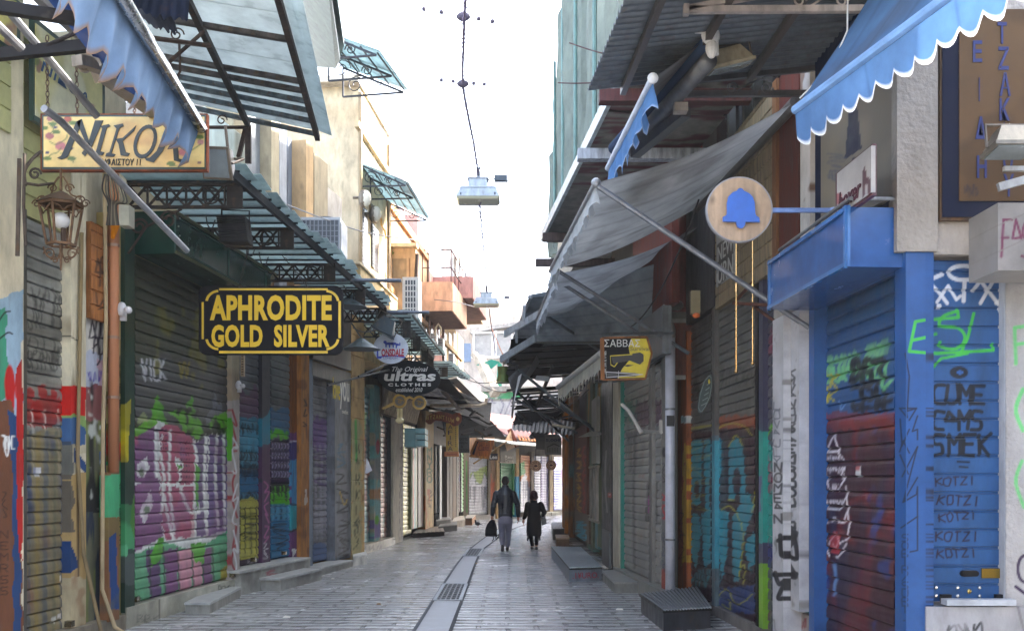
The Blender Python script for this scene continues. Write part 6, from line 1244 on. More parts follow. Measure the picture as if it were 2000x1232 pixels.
def lamp(c, w, label):
    t = thing('street_lamp', c, label, 'street lamp', 'hanging street lamps over the middle of the street')
    k = w/.67
    def sec(z, rx, ry): return (c.x, c.y, c.z+z*k, rx*k, ry*k)
    m = MB()
    def rb(z0, z1, a0, b0, a1, b1, col=None): m.hexa([(c.x-a0*k,c.y-b0*k,c.z+z0*k),(c.x+a0*k,c.y-b0*k,c.z+z0*k),(c.x+a0*k,c.y+b0*k,c.z+z0*k),(c.x-a0*k,c.y+b0*k,c.z+z0*k),(c.x-a1*k,c.y-b1*k,c.z+z1*k),(c.x+a1*k,c.y-b1*k,c.z+z1*k),(c.x+a1*k,c.y+b1*k,c.z+z1*k),(c.x-a1*k,c.y+b1*k,c.z+z1*k)], col)
    rb(.06, .20, .335, .22, .27, .18); rb(.20, .225, .28, .19, .25, .17); m.build('reflector_housing', 'metal', (176,184,190), t)
    m = MB(); rb(.226, .36, .15, .12, .135, .11); rb(.361, .375, .16, .13, .15, .12); m.build('gear_box', 'metal', (170,178,186), t)
    m = MB(); rb(.022, .058, .30, .19, .335, .22); m.build('glass_cover', 'lamp', (206,204,176), t)
    m = MB(); m.tube([c+V((0,0,.37*k)), c+V((0,0,.5*k))], .03*k, 8); m.tube([c+V((-.02,0,.5*k)), c+V((.03,0,.56*k))], .02*k, 6)
    m.build('hanger', 'metal', (110,112,120), t)
    m = MB()
    for x in (-.26, .26): m.ell(c+V((x*k,-.2*k,.09*k)), .02*k, .02*k, .035*k, 6, 5)
    m.build('clips', 'metal', (90,96,104), t); return t
c = P(934, 398, 15); lamp(c, .67, 'nearer hanging street lamp with a small junction box beside it')
m = MB(); q = P(978,350,15); m.box(q-V((.10,.05,.035)), q+V((.10,.05,.05))); tag(m.build('junction_box', 'metal', (70,80,90)), 'small black junction box hanging right of the nearer lamp', 'junction box')
m = MB()
for pts in ([P(952,330,15),P(960,345,15),P(968,352,15)],[P(1000,336,15),P(994,348,15),P(990,358,15)],[P(940,358,15),P(948,375,15),P(962,378,15),P(975,370,15),P(978,360,15)],[P(936,352,15),P(956,352,15),P(962,370,15),P(972,380,15)]): m.tube(smooth_pts([tuple(p) for p in pts], 6), .009, 5)
tag(m.build('loose_wire', 'plain', (60,56,64)), 'loose looping wires around the nearer hanging lamp', 'wire')
c = P(950, 600, 25.4); lamp(c, .68, 'further hanging street lamp, pale and smaller against the sky')
m = MB(); q = P(990,581,27); m.box(q-V((.08,.05,.04)), q+V((.08,.05,.04))); tag(m.build('junction_box', 'metal', (110,110,120)), 'tiny grey junction box right of the further lamp', 'junction box')
wire('overhead_wire', [P(700,190,22), P(712,200,22), P(722,218,23), P(760,268,25)], .012, (90,86,84), 'thin wire along the edge of the tall cream house', 'wire')
wire('overhead_wire', [P(560,400,14), P(640,430,17), P(720,455,20), P(812,468,24), P(880,462,26)], .012, (110,110,114), 'grey wire sagging in front of the orange house balcony', 'wire')
wire('overhead_wire', [P(848,585,30), P(890,590,30), P(930,600,34)], .014, (120,110,110), 'thin wire before the pink balcony', 'wire')
wire('barbed_wire', [P(1190,108,11.4), P(1150,97,11.6), P(1112,84,11.8)], .008, (80,50,50), 'upper rusty wire crossing the green net', 'wire', 'rusty wires on the net')
wire('barbed_wire', [P(1165,162,11.4), P(1120,163,11.6), P(1090,162,11.8)], .008, (80,50,50), 'lower rusty wire crossing the green net', 'wire', 'rusty wires on the net')
for i, (a, b) in enumerate(((P(530,546,16), P(784,548,16)), (P(690,609,19), P(838,610,19)))):
    m = MB(); m.tube([a, b], .032, 8); tag(m.build('steel_pole', 'metal', (96,104,114)), ('long horizontal steel pole above the yellow lettered sign', 'horizontal steel pole just above the second glass canopy')[i], 'pole')
# ---- air conditioners
def ac(x0, y0, x1, y1, D, depth, label, style, name='air_conditioner', faceX=None):
    a, b = P(x0, y1, D), P(x1, y0, D); t = thing(name, V(((a.x+b.x)/2, D, a.z)), label, 'air conditioner', 'air conditioners on the left facades')
    w, h = b.x-a.x, b.z-a.z
    m = MB(); m.box((a.x, D, a.z), (b.x, D+depth, b.z)); m.build('casing', 'paint', (206,204,200) if style else (176,180,186), t)
    m = MB()
    if style == 0:
        m.box((a.x+w*.03, D-.012, a.z+h*.03), (a.x+w*.97, D-.004, b.z-h*.05), (58,66,76)); nx, nz = 9, 12
        for i in range(nx+1): m.box((a.x+w*(.03+.94*i/nx)-.008, D-.03, a.z+h*.03), (a.x+w*(.03+.94*i/nx)+.008, D-.013, b.z-h*.05), (130,136,144))
        for i in range(nz+1): zz = a.z+h*(.03+.92*i/nz); m.box((a.x+w*.03, D-.034, zz-.006), (a.x+w*.97, D-.031, zz+.006), (130,136,144))
    else:
        nz = style
        for i in range(nz):
            for k in range(4): m.box((a.x+w*(.18+.17*k), D-.01, a.z+h*(.06+.9*i/nz)), (a.x+w*(.28+.17*k), D-.002, a.z+h*(.06+.9*(i+.78)/nz)), (50,56,66))
    m.build('grille', 'paint', (60,66,74), t)
    if style == 0:
        m = MB(); m.ell(((a.x+b.x)/2+.05, D+depth/2, b.z+.02), w*.38, depth*.42, .05, 16, 6); m.build('top_fan', 'dark', (50,52,56), t)
        m = MB(); m.box((b.x+.003, D+.05, a.z+.05), (b.x+.01, D+depth-.05, b.z-.08), (70,76,84)); m.build('side_grille', 'paint', (70,76,84), t)
    return t
ac(588, 424, 664, 560, 17.2, .75, 'large grey outdoor unit with wire grille above the long glass canopy', 0)
ac(786, 541, 818, 640, 23.5, .7, 'tall white outdoor unit with slotted side below the orange balcony', 8)
ac(840, 650, 853, 668, 31, .5, 'small white outdoor unit under the arched window of the orange house', 3)
ac(853, 660, 866, 684, 32, .5, 'small white outdoor unit next to the pink house', 4)
ac(876, 690, 886, 712, 33, .5, 'small grey outdoor unit at the foot of the cream house', 4)
m = MB(); m.tube([P(850,655,31), P(851,640,31), P(856,632,31), P(861,640,31), P(860,655,31)], .03, 6); tag(m.build('duct_hose', 'plain', (206,190,160)), 'curled beige hose on top of the small outdoor units', 'hose')

rr = random.Random(31)
for i, (a, b, sag, lab) in enumerate(((P(1365,390,11.5), P(1230,640,14), .25, 'sagging black cable from the grey awning roller to the knife shop sign'), (P(905,720,30), P(1010,760,26), .3, 'slack cable crossing the street before the mural wall'), (P(870,700,29), P(985,735,24), .4, 'second slack cable crossing the street above the first'), (P(690,640,18), P(760,612,19.5), .2, 'loose cable looping under the second glass canopy'), (P(600,560,16), P(700,600,18.5), .25, 'loose cable behind the yellow lettered sign'), (P(1165,690,17), P(1290,600,14.5), .3, 'grey cable drooping behind the knife shop sign'), (P(1020,790,22), P(1150,760,19), .3, 'dark cable slung through the broken canopy'))):
    m = MB(); m.tube([a.lerp(b, t)-V((0,0,4*sag*t*(1-t))) for t in np.linspace(0, 1, 13)], .011, 5); tag(m.build('loose_cable', 'plain', rr.choice([(40,38,40),(70,68,66),(52,48,46)])), lab, 'cable')
for i in range(5):
    x = 402+i*26; m = MB(); pts = [P(x,420+i*18,11.2+i*.6), P(x+4,440+i*18,11.2+i*.6), P(x+12,446+i*18,11.2+i*.6), P(x+18,430+i*18,11.3+i*.6)]; m.tube(smooth_pts([tuple(p) for p in pts], 5), .007, 4)
    tag(m.build('wire_loop', 'plain', (60,56,54)), 'small drooping wire loop under the long glass canopy', 'wire', 'wire loops under the long glass canopy')
# steep canvas hanging between the long dark awning and the drainpipe
hc_ = thing('hanging_canvas', P(1150, 668, 16), 'steep dull grey canvas hanging behind the knife shop sign, below the second awning', 'awning')
canvas('canopy_cloth', [P(1292,512,13.55), P(1292,668,13.55), P(1008,669,20), P(1036,575,15.9)], (150,160,168), hc_, .05, seed=12, rip=.03)
m = MB(); m.tube([P(1292,668,13.5), P(1008,669,19.9)], .02, 6); m.build('hem_bar', 'metal', (70,74,78), hc_)
for i, (a, b, w) in enumerate(((P(1024,596,15.6), P(1022,628,15.7), .07),(P(986,652,17.6), P(1052,614,16), .12),(P(1008,640,17), P(1009,668,17.2), .06),(P(978,702,18), P(1046,660,17), .12))):
    m = MB(); m.bar(a, b, .04, w); tag(m.build('gusset_bar', 'metal', (176,184,192)), 'pale %s gusset bar at the outer corner of the hanging canvas' % ('upright uppermost', 'slanting upper', 'upright lower', 'slanting lowest')[i], 'bar')
# ================================================================ signs and lamps
def chain(name, a, b, parent, col=(90,70,60), r=.006, lk=.045):
    a, b = V(a), V(b); n = max(2, int((b-a).length/lk)); m = MB(); d = (b-a).normalized(); s1 = d.cross(V((0,1,0))).normalized(); s2 = d.cross(s1)
    for i in range(n):
        c = a.lerp(b, (i+.5)/n); w = s1 if i % 2 else s2; h = lk*.62
        m.tube([c+w*.013*math.cos(q)+d*h*math.sin(q) for q in np.linspace(0, 6.283, 9)], r*.8, 4)
    return m.build(name, 'rust', col, parent)
def rrect(x0, y0, x1, y1, r, D, n=5, cut=0):
    pts = []
    for cx, cy, a0 in ((x1-r, y1-r, 0), (x0+r, y1-r, 90), (x0+r, y0+r, 180), (x1-r, y0+r, 270)):
        for i in range(n+1):
            a = R(a0+90*i/n); pts.append(P(cx+r*math.cos(a), cy+r*math.sin(a), D))
    return pts
# painted name board
D_ = 8.0
t = thing('name_board', P(243,335,D_), 'cream hand-painted board with dark Greek letters and flowers, hung by chains at top left', 'sign board')
FB = FP(D_)
def inb(x0,y0,x1,y1): return [P(x0,y0,D_), P(x1,y0,D_), P(x1,y1,D_), P(x0,y1,D_)]
slab('frame', FB, 79, 405, FB.z(80,334), FB.z(80,222), .0, .05, (120,62,36), 'rust', t)
slab('border', FB, 82, 402, FB.z(80,331), FB.z(80,225), .004, .01, (40,60,56), 'paint', t)
def p_nb(p):
    p.mott((214,176,110),3,.5,.7,3,sx=.5); p.mott((186,130,70),4,.62,.5,9,sx=.6)
    for x,y,r,c in ((97,266,8,(150,84,90)),(118,285,10,(176,100,110)),(132,233,8,(140,60,50)),(98,232,6,(150,90,90)),(357,297,9,(176,100,110)),(392,278,6,(176,120,120)),(92,298,4,(40,50,90)),(108,249,4,(40,50,90)),(140,290,3,(40,50,90)),(390,318,4,(120,90,90))): p.ell(x,y,r,r*.8,c,.95,.35)
    for x,y in ((104,242),(142,240),(92,310),(110,258),(390,268),(334,320),(140,310),(86,250)): p.ell(x,y,8,4,(84,110,50),.95,.3)
    for q in ([(90,312),(100,302),(112,298),(120,288)],[(96,276),(110,282),(128,272),(132,262)],[(118,300),(136,305),(144,318)],[(330,322),(350,326),(368,330)],[(364,300),(380,290),(392,282)],[(94,240),(104,252),(98,262)]): p.line(q,2,(90,110,60),.95,1)
slab('panel', FB, 85, 399, FB.z(80,327), FB.z(80,229), .008, .006, (216,188,120), 'paint', t, p_nb)
INK = (26,34,32)
m = MB()
def stroke3(m, pts, w, D, th=.006):
    pts = smooth_pts(pts, 5)
    for a, b in zip(pts, pts[1:]): m.bar(P(a[0], a[1], D), P(b[0]+(b[0]-a[0])*.12, b[1]+(b[1]-a[1])*.12, D), th, w/F*D, up=(0,0,1)) if abs(a[1]-b[1]) < .01 else m.prism([P(a[0]-w/2,a[1],D),P(a[0]+w/2,a[1],D),P(b[0]+w/2,b[1],D),P(b[0]-w/2,b[1],D)],(0,-th,0))
def plate(m, pts, D, th=.006): m.prism([P(x,y,D) for x,y in pts], (0,-th,0))
DL = D_-.012
L_ = [[(112,309),(120,305),(150,238),(159,234),(156,250),(132,308),(120,312)],[(150,238),(160,233),(177,285),(172,290)],[(186,236),(202,236),(178,290),(166,306),(160,300),(172,282)],
      [(196,247),(213,243),(216,247),(209,250),(196,296),(204,298),(200,304),(184,302),(188,296),(200,252)],[(222,246),(240,242),(242,247),(234,250),(218,300),(226,302),(222,307),(206,306),(208,300),(214,298),(228,252)],
      [(226,272),(240,270),(266,246),(262,256),(240,276),(246,298),(254,300),(250,306),(236,304),(232,282)],
      [(332,240),(341,236),(346,252),(349,310),(362,314),(354,318),(340,314),(336,262),(318,296),(300,318),(286,314),(282,308),(292,309),(306,296),(326,250)]]
for i, q in enumerate(L_): m = MB(); plate(m, q, DL); m.build('letter', 'paint', INK, t)
m = MB(); pts = [(284+21*math.cos(a)+ -6*math.sin(a)*-1*0, 277+32*math.sin(a)) for a in np.linspace(0, 6.283, 25)]
for a, b in zip(range(24), range(1, 25)):
    def o_(k, f): th = 6.283*k/24; x = math.cos(th)*22*f; y = math.sin(th)*33*f; return (284+x-y*.22, 277+y)
    f2 = .68+.10*abs(math.sin(6.283*a/24)); m.prism([P(*o_(a,1),DL), P(*o_(b,1),DL), P(*o_(b,f2),DL), P(*o_(a,f2),DL)], (0,-.006,0))
m.build('letter', 'paint', INK, t)
ftext('lettering', 'ΗΦΑΙΣΤΟΥ 11', 199, 310, 275, 324, DL, INK, t, shear=.12, bold=.01)
for a, b in ((P(93,222,D_), P(92,70,8.0)), (P(151,222,D_), P(149,110,8.1)), (P(263,225,D_), P(262,190,8.2))): chain('chain', a, b, t)
# second painted board on the wall
tb = thing('wall_board', LA.W(LA.s_(120,.02), 5.2, .05), 'painted board with blue Greek letters on the cream wall behind the hanging name board', 'sign board')
for nm, x0, x1, col in (('frame', 66, 178, (34,58,56)),):
    slab('frame', LA, 66, 205, 5.02, 5.98, .10, .05, (40,64,60), 'paint', tb)
    slab('panel', LA, 70, 200, 5.07, 5.93, .11, .02, (190,184,130), 'paint', tb, lambda p: (p.mott((206,206,190),2,.55,.6), p.ell(76,130,6,14,(110,60,70),.8,.4), p.ell(72,120,5,8,(90,110,50),.8,.4), p.ell(178,208,8,6,(150,100,110),.8,.4)))
ltext('lettering', 'ΝΙΚΟΛ', LA, 80, 150, 172, 172, .116, (36,70,110), tb, shear=.2)
tb2 = thing('wall_board', LA.W(LA.s_(-20,.02), 5.2, .05), 'flower painted board cut by the left edge of the picture', 'sign board')
slab('frame', LA, -130, 40, LA.z(0,100), LA.z(0,-10), .10, .05, (40,64,60), 'paint', tb2); slab('panel', LA, -130, 33, LA.z(0,94), LA.z(0,-4), .11, .02, (190,180,110), 'paint', tb2, lambda p: (p.mott((90,110,50),4,.55,.8), p.mott((130,80,90),4,.62,.8,7)))
# lantern
t = thing('wall_lantern', P(119,520,7.8), 'rusty wrought iron lantern with a white globe under the hand-painted board', 'lantern')
D_ = 7.8; IR = (110,84,62)
m = MB()
def hexp(y, w, dz=.5): return [P(119,y,D_)+V((w/F*D_*math.cos(R(60*k+30)), w/F*D_*math.sin(R(60*k+30))*.9, 0)) for k in range(6)]
top, mid, bot = hexp(398, 47), hexp(400, 40), hexp(478, 26)
for k in range(6): m.bar(mid[k], bot[k], .016, .016); m.bar(mid[k], mid[(k+1)%6], .018, .02); m.bar(bot[k], bot[(k+1)%6], .018, .018)
for k in range(6):
    a, b = mid[k], mid[(k+1)%6]; c = a.lerp(b, .5)+V((0,0,-.07)); m.tube(smooth_pts([tuple(a+V((0,0,-.02))), tuple(c+(a-b)*.18+V((0,0,.03))), tuple(c), tuple(c+(b-a)*.18+V((0,0,.03))), tuple(b+V((0,0,-.02)))], 3), .006, 4)
m.build('cage', 'rust', IR, t)
m = MB(); ap = P(119,372,D_)
for k in range(6): m.add([top[k], top[(k+1)%6], hexp(380,18)[(k+1)%6], hexp(380,18)[k]], [(0,1,2,3)])
m.add(hexp(380,18)+[ap], [(k,(k+1)%6,6) for k in range(6)]); m.build('roof', 'rust', (84,66,52), t)
for s_ in (-1, 1):
    m = MB()
    for (x,y,r_,st_) in ((119+s_*16,368,.04,0),(119+s_*36,392,.045,1),(119+s_*48,398,.035,2),(119+s_*22,496,.05,1),(119+s_*12,508,.03,2)): m.scroll(P(x,y,D_), (s_,0,0), (0,0,1), r_, 1.3, .006)
    m.tube(smooth_pts([tuple(P(119+s_*4,345,D_)), tuple(P(119+s_*14,360,D_)), tuple(P(119+s_*20,380,D_)), tuple(P(119+s_*40,386,D_))], 5), .007, 5)
    m.tube(smooth_pts([tuple(P(119+s_*34,482,D_)), tuple(P(119+s_*26,500,D_)), tuple(P(119+s_*8,506,D_)), tuple(P(119,490,D_))], 5), .008, 5); m.build('scrollwork', 'rust', IR, t)
m = MB(); m.tube([P(119,330,D_), P(119,372,D_)], .012, 6); m.tube([P(119,478,D_), P(119,528,D_)], [.016,.008], 6); m.build('spindle', 'rust', IR, t)
m = MB(); c = P(119,431,D_); m.ell(c, .067, .067, .067, 20, 12); m.build('globe', 'lamp', (206,204,200), t, smooth=True); m = MB(); m.tube([P(124,446,D_), P(124,478,D_)], .022, 8); m.build('lamp_holder', 'rust', (80,62,50), t)
m = MB(); m.tube([P(48,300,7.6), P(46,400,7.6), P(50,480,7.6)], .014, 6); m.tube(smooth_pts([tuple(P(50,362,7.6)), tuple(P(48,335,7.65)), tuple(P(62,312,7.7)), tuple(P(82,295,7.75))], 6), .013, 6); m.scroll(P(68,340,7.7), (1,0,0), (0,0,1), .05, 1.4, .01); m.tube([P(50,358,7.6), P(75,362,7.7), P(105,358,7.8)], .012, 6); m.bar(P(38,310,7.6), P(34,500,7.6), .03, .012); m.build('wall_bracket', 'rust', (84,74,66), t)
# floodlight beside name board
fl = flood('floodlight', 'big grey floodlight hanging by the right end of the hand-painted board', P(424,318,8.6), .26, .17, .26, Matrix.Rotation(R(-62), 4, 'X') @ Matrix.Rotation(R(14), 4, 'Y'), (128,118,104), P(440,245,8.7))
# finned floodlight
t = thing('floodlight', P(460,480,11.4), 'black finned floodlight hanging above the yellow lettered sign', 'floodlight', 'floodlights on the facades')
m = MB(); a = P(430,430,11.4)
for i in range(12): z = a.z-i*.025; m.box((a.x+i*.003, 11.25, z-.008), (a.x+.33+i*.003, 11.5, z+.008))
m.box((a.x+.03, 11.32, a.z-.28), (a.x+.32, 11.55, a.z)); m.build('heat_fins', 'dark', (30,30,32), t); m = MB(); m.tube([P(433,408,11.4), P(433,440,11.4)], .01, 5); m.tube([P(433,410,11.4), P(487,412,11.4), P(487,475,11.4)], .01, 5); m.bar(P(440,481,11.35), P(492,482,11.35), .06, .02); m.build('hanger', 'rust', (50,44,40), t)
flood('floodlight', 'dark floodlight tilted down right above the white oval sign', P(748,648,18.6), .42, .28, .3, Matrix.Rotation(R(28), 4, 'Y'), (44,54,58), P(730,628,18.5))
for i, (x, y, D_, w) in enumerate(((706,682,18,.36),(684,600,17,.3))):
    t = thing('cone_lamp', P(x,y,D_), ('grey cone lamp shade right of the yellow lettered sign' if i == 0 else 'upper grey cone lamp behind the yellow lettered sign'), 'lamp'); c = P(x,y,D_); m = MB()
    m.loft([(c.x,c.y,c.z,w,w),(c.x,c.y,c.z+.12,w*.45,w*.45),(c.x,c.y,c.z+.2,.05,.05)], 14); m.build('shade', 'metal', (120,132,140), t); m = MB(); m.tube([c+V((0,0,.2)), c+V((-.2,.1,.5))], .015, 5); m.build('stem', 'metal', (90,90,90), t)
# yellow lettered sign
t = thing('hanging_sign', P(530,692,12), 'black rectangular sign with yellow capitals APHRODITE GOLD SILVER', 'sign')
D_ = 12.; m = MB(); m.prism(rrect(388,558,670,693,16,D_), (0,.03,0)); m.build('panel', 'board', (22,22,27), t)
YL = (214,176,36); m = MB(); d1 = D_-.003
for x0,y0,x1,y1 in ((428,563,640,567),(428,685,640,690),(394,590,398,662),(661,588,666,660)): m.box(P(x0,y1,d1), P(x1,y0,d1)-V((0,.003,0)))
for cx,cy,sx,sy in ((428,590,-1,-1),(636,590,1,-1),(428,660,-1,1),(636,660,1,1)):
    pts = [P(cx+sx*27*math.cos(a), cy+sy*24*math.sin(a), d1) for a in np.linspace(.12, 1.5, 9)]; pin = [P(cx+sx*22*math.cos(a), cy+sy*19.5*math.sin(a), d1) for a in np.linspace(.12, 1.5, 9)]
    for k in range(8): m.prism([pts[k], pts[k+1], pin[k+1], pin[k]], (0,-.003,0))
m.build('border', 'paint', YL, t)
ftext('lettering', 'APHRODITE', 410, 576, 648, 626, d1, YL, t, bold=.04, spacing=1.06); ftext('lettering', 'GOLD  SILVER', 413, 634, 644, 678, d1, YL, t, bold=.04, spacing=1.06)
chain('chain', P(467,562,12), P(486,480,11.8), t, (70,64,60)); chain('chain', P(601,560,12), P(552,500,12.2), t, (70,64,60))
# oval white sign
def ovalpts(cx, cy, rx, ry, D, n=36, rot=0): return [P(cx+rx*math.cos(a)*math.cos(rot)-ry*math.sin(a)*math.sin(rot), cy+rx*math.cos(a)*math.sin(rot)+ry*math.sin(a)*math.cos(rot), D) for a in np.linspace(0, 2*math.pi, n, endpoint=False)]
t = thing('hanging_sign', P(762,711,18.9), 'small white oval sign with red and blue lettering', 'sign')
D_ = 18.9; m = MB(); m.prism(ovalpts(763,680,34,30,D_), (0,.05,0)); m.build('panel', 'paint', (196,202,214), t)
d1 = D_-.004; ftext('lettering', 'ONSDALE', 745, 681, 789, 696, d1, (170,30,50), t, bold=.04); ftext('lettering', 'L', 736, 678, 745, 700, d1, (44,64,170), t, bold=.03); ftext('lettering', 'LONDON', 749, 696.5, 776, 701, d1, (44,64,150), t)
m = MB(); 
for k in range(10):
    a, b = (737+k*5.4, 700-1.5*math.sin(math.pi*k/10)*2-1), (737+(k+1)*5.4, 700-1.5*math.sin(math.pi*(k+1)/10)*2-1); m.prism([P(a[0],a[1]-2.6,d1), P(b[0],b[1]-2.6,d1), P(b[0],b[1],d1), P(a[0],a[1],d1)], (0,-.003,0))
m.build('ribbon', 'paint', (40,60,170), t)
m = MB()
for cx,cy,rx,ry in ((760,671,9,2.6),(768,671,7,3),(752,668,3.4,3),(776,673,4,2.4),(754,675,1.5,4),(761,676,1.4,3.6),(768,676,1.4,3.6),(774,677,1.4,3.4),(781,672,1.2,3.6)): m.prism(ovalpts(cx,cy,rx,ry,d1,12), (0,-.003,0))
m.build('lion_emblem', 'paint', (44,64,170), t)
chain('chain', P(745,655,18.9), P(738,640,18.8), t)
# black oval sign
t = thing('hanging_sign', P(799,778,20), 'large black oval sign with white blackletter reading ultras clothes', 'sign')
D_ = 20.; m = MB(); m.prism(ovalpts(799,738,61,34,D_,48,R(4)), (0,.05,0)); m.build('panel', 'board', (18,20,22), t)
d1 = D_-.004; WH = (206,202,194)
for s_, b_, k in (('The Original', (766,716,836,728), dict(shear=.35)), ('ultras', (750,724,851,744), dict(bold=.03, shear=.12)), ('C L O T H E S', (758,748,842,754), dict(bold=.04)), ('established 2010', (773,757,825,765), dict(shear=.3))): ftext('lettering', s_, *b_, d1, WH, t, **k)
m = MB(); m.tube([P(640,752,17), P(760,722,20)], .02, 6); m.tube([P(700,735,18), P(780,700,20.1)], .02, 6); m.build('arm', 'metal', (70,72,74), t)
# spectacles sign
t = thing('spectacles_sign', P(800,801,21), 'yellow sign shaped like a pair of spectacles', 'sign')
D_ = 21.
def annul(m, cx, cy, r0, r1, D, th=-.04, n=24, col=None, ry=1):
    for k in range(n):
        a, b = 2*math.pi*k/n, 2*math.pi*(k+1)/n; m.prism([P(cx+r1*math.cos(a),cy+ry*r1*math.sin(a),D), P(cx+r1*math.cos(b),cy+ry*r1*math.sin(b),D), P(cx+r0*math.cos(b),cy+ry*r0*math.sin(b),D), P(cx+r0*math.cos(a),cy+ry*r0*math.sin(a),D)], (0,th,0), col)
m = MB(); annul(m, 781, 783, 9.6, 13.8, D_); annul(m, 819, 786.5, 9.6, 13.8, D_)
m.prism([P(793,776,D_), P(800,773,D_), P(808,777,D_), P(807,781,D_), P(800,778,D_), P(795,781,D_)], (0,-.04,0)); m.prism([P(768,785,D_), P(770,791,D_), P(748,800,D_), P(747,796,D_)], (0,-.04,0)); m.build('frame', 'paint', (206,166,84), t)
for cx, cy in ((781,783),(819,786.5)):
    m = MB(); m.prism(ovalpts(cx,cy,9.8,9.8,D_,20), (0,.02,0)); m.build('lens', 'glass', (150,146,140), t)
    m = MB(); annul(m, cx, cy+1, 1.8, 3.2, D_-.01, -.01, 12); m.prism([P(cx-8,cy-3,D_-.01), P(cx-2,cy-5,D_-.01), P(cx+8,cy-1,D_-.01), P(cx+8,cy+.4,D_-.01), P(cx-2,cy-3.4,D_-.01)], (0,-.01,0)); m.build('eye_mark', 'paint', (206,166,84), t)
# light fittings below
m = MB(); m.tube([P(778,798,22), P(778,825,22)], .03, 6); m.tube([P(784,798,22), P(784,825,22)], .03, 6); m.ell(P(781,821,22), .1, .06, .07, 8, 6); tag(m.build('tube_light', 'lamp', (220,206,160)), 'pair of short pale tube lights below the spectacles sign', 'lamp')
# BYZANTIUM
t = thing('carved_sign', P(866,834,27), 'brown carved wooden sign with arched yellow letters', 'sign')
D_ = 27.; pts = [(831,823),(834,812),(846,806),(858,803),(872,805),(884,809),(890,806),(898,806),(902,813),(901,823),(895,830),(886,832),(878,826),(864,822),(850,821),(842,828),(836,828)]
m = MB(); m.prism([P(x,y,D_) for x,y in pts], (0,.06,0)); m.build('panel', 'wood', (140,70,40), t)
for i, ch in enumerate('BYZANTIUM'):
    x = 833+i*6.1; y = 813-6*math.sin(math.pi*(i+.7)/9.5)+(i/9)*7; ftext('letter', ch, x, y, x+4.8, y+8, D_-.006, (206,166,80), t, bold=.01)
m = MB(); m.prism(ovalpts(894,818,3.5,4,D_-.006,10), (0,-.005,0)); m.build('flower', 'paint', (206,166,80), t)
# yellow vertical sign
t = thing('vertical_sign', P(882,890,28), 'tall yellow sign with angular vertical letters and an orange strip below', 'sign')
D_ = 28.; m = MB(); m.box(P(871,881,D_), P(895,826,D_)+V((0,.06,0))); m.build('panel', 'paint', (206,166,60), t); m = MB(); m.box(P(868,891,D_), P(896,881.5,D_)+V((0,.06,0))); m.build('strip', 'paint', (214,130,56), t)
for i, ch in enumerate('SAFIRA'): 
    y = 818+i*10.5
    if i: ftext('letter', ch, 875, y+1, 884, y+9.5, D_-.006, (60,50,40), t)
ftext('lettering', 'diamonds', 872, 884, 893, 889, D_-.006, (150,60,40), t)
for i in range(11): m = MB(); m.box(P(889,830+i*4,D_-.004), P(891,832.4+i*4,D_-.008)); m.build('small_letter', 'paint', (120,96,50), t)
# linen sign
t = thing('hanging_sign', P(905,885,31), 'dark grey sign reading 100% linen and cotton, behind the tall yellow sign', 'sign')
D_ = 31.; m = MB(); m.box(P(887,884,D_), P(917,850,D_)+V((0,.05,0))); m.build('panel', 'paint', (64,70,72), t)
for s_, b_ in (('100%',(893,854,914,860)),('LINEN',(891,862,913,867)),('&',(900,869,905,874)),('COTTON',(890,876,916,881))): ftext('lettering', s_, *b_, D_-.006, (26,30,36), t, bold=.02)
# carved orange board
t = thing('carved_sign', P(941,895,35), 'orange timber sign with a carved scroll and bite out of its top edge', 'sign')
D_ = 35.; m = MB(); m.prism([P(x,y,D_) for x,y in ((931,859),(938,862),(946,862),(951,864),(957,859),(966,859),(955,895),(917,892))], (0,.1,0)); m.build('board', 'wood', (206,120,60), t)
m = MB(); m.bar(P(917,890,D_-.05), P(955,894,D_-.05), .04, .08); m.bar(P(919,886,D_-.05), P(931,860,D_-.05), .04, .08); m.build('trim', 'wood', (220,150,80), t)
m = MB(); m.prism([P(x,y,D_-.03) for x,y in ((935,862),(932,868),(929,878),(926,888),(922,886),(927,870),(931,862))], (0,-.04,0)); m.build('scroll', 'wood', (70,40,36), t)
ftext('lettering', 'Cafe', 934, 868, 955, 880, D_-.01, (140,70,36), t, shear=.3, bold=.02)
# Lee
t = thing('square_sign', P(963,898,40.5), 'small black square sign with white letters beside the orange timber sign', 'sign')
D_ = 40.5; m = MB(); m.box(P(955,898,D_), P(972,885,D_)+V((0,.15,0))); m.build('box', 'paint', (24,24,30), t); ftext('lettering', 'Lee', 956.5, 888, 971, 896, D_-.006, (214,210,196), t, bold=.03)
m = MB(); m.tube([P(925,905,39), P(990,862,40)], .03, 6); tag(m.build('awning_strut', 'wood', (150,120,70)), 'thin wooden strut below the lean-to roof sheet', 'strut')
# t-shirt shaped sign
t = thing('shirt_sign', P(1048,879,30), 'dark sign cut in the shape of a t-shirt', 'sign')
D_ = 30.; m = MB(); m.prism([P(x,y,D_) for x,y in ((1033,852),(1040,843),(1050,840),(1058,842),(1066,840),(1070,842),(1070,878),(1047,877),(1046,855),(1038,858))], (0,.05,0)); m.build('panel', 'paint', (66,70,74), t)
ftext('lettering', 'T-SHIRT', 1050, 850, 1063, 854, D_-.006, (34,36,40), t); ftext('lettering', 'PRINTED', 1050, 858, 1063, 862, D_-.006, (34,36,40), t)
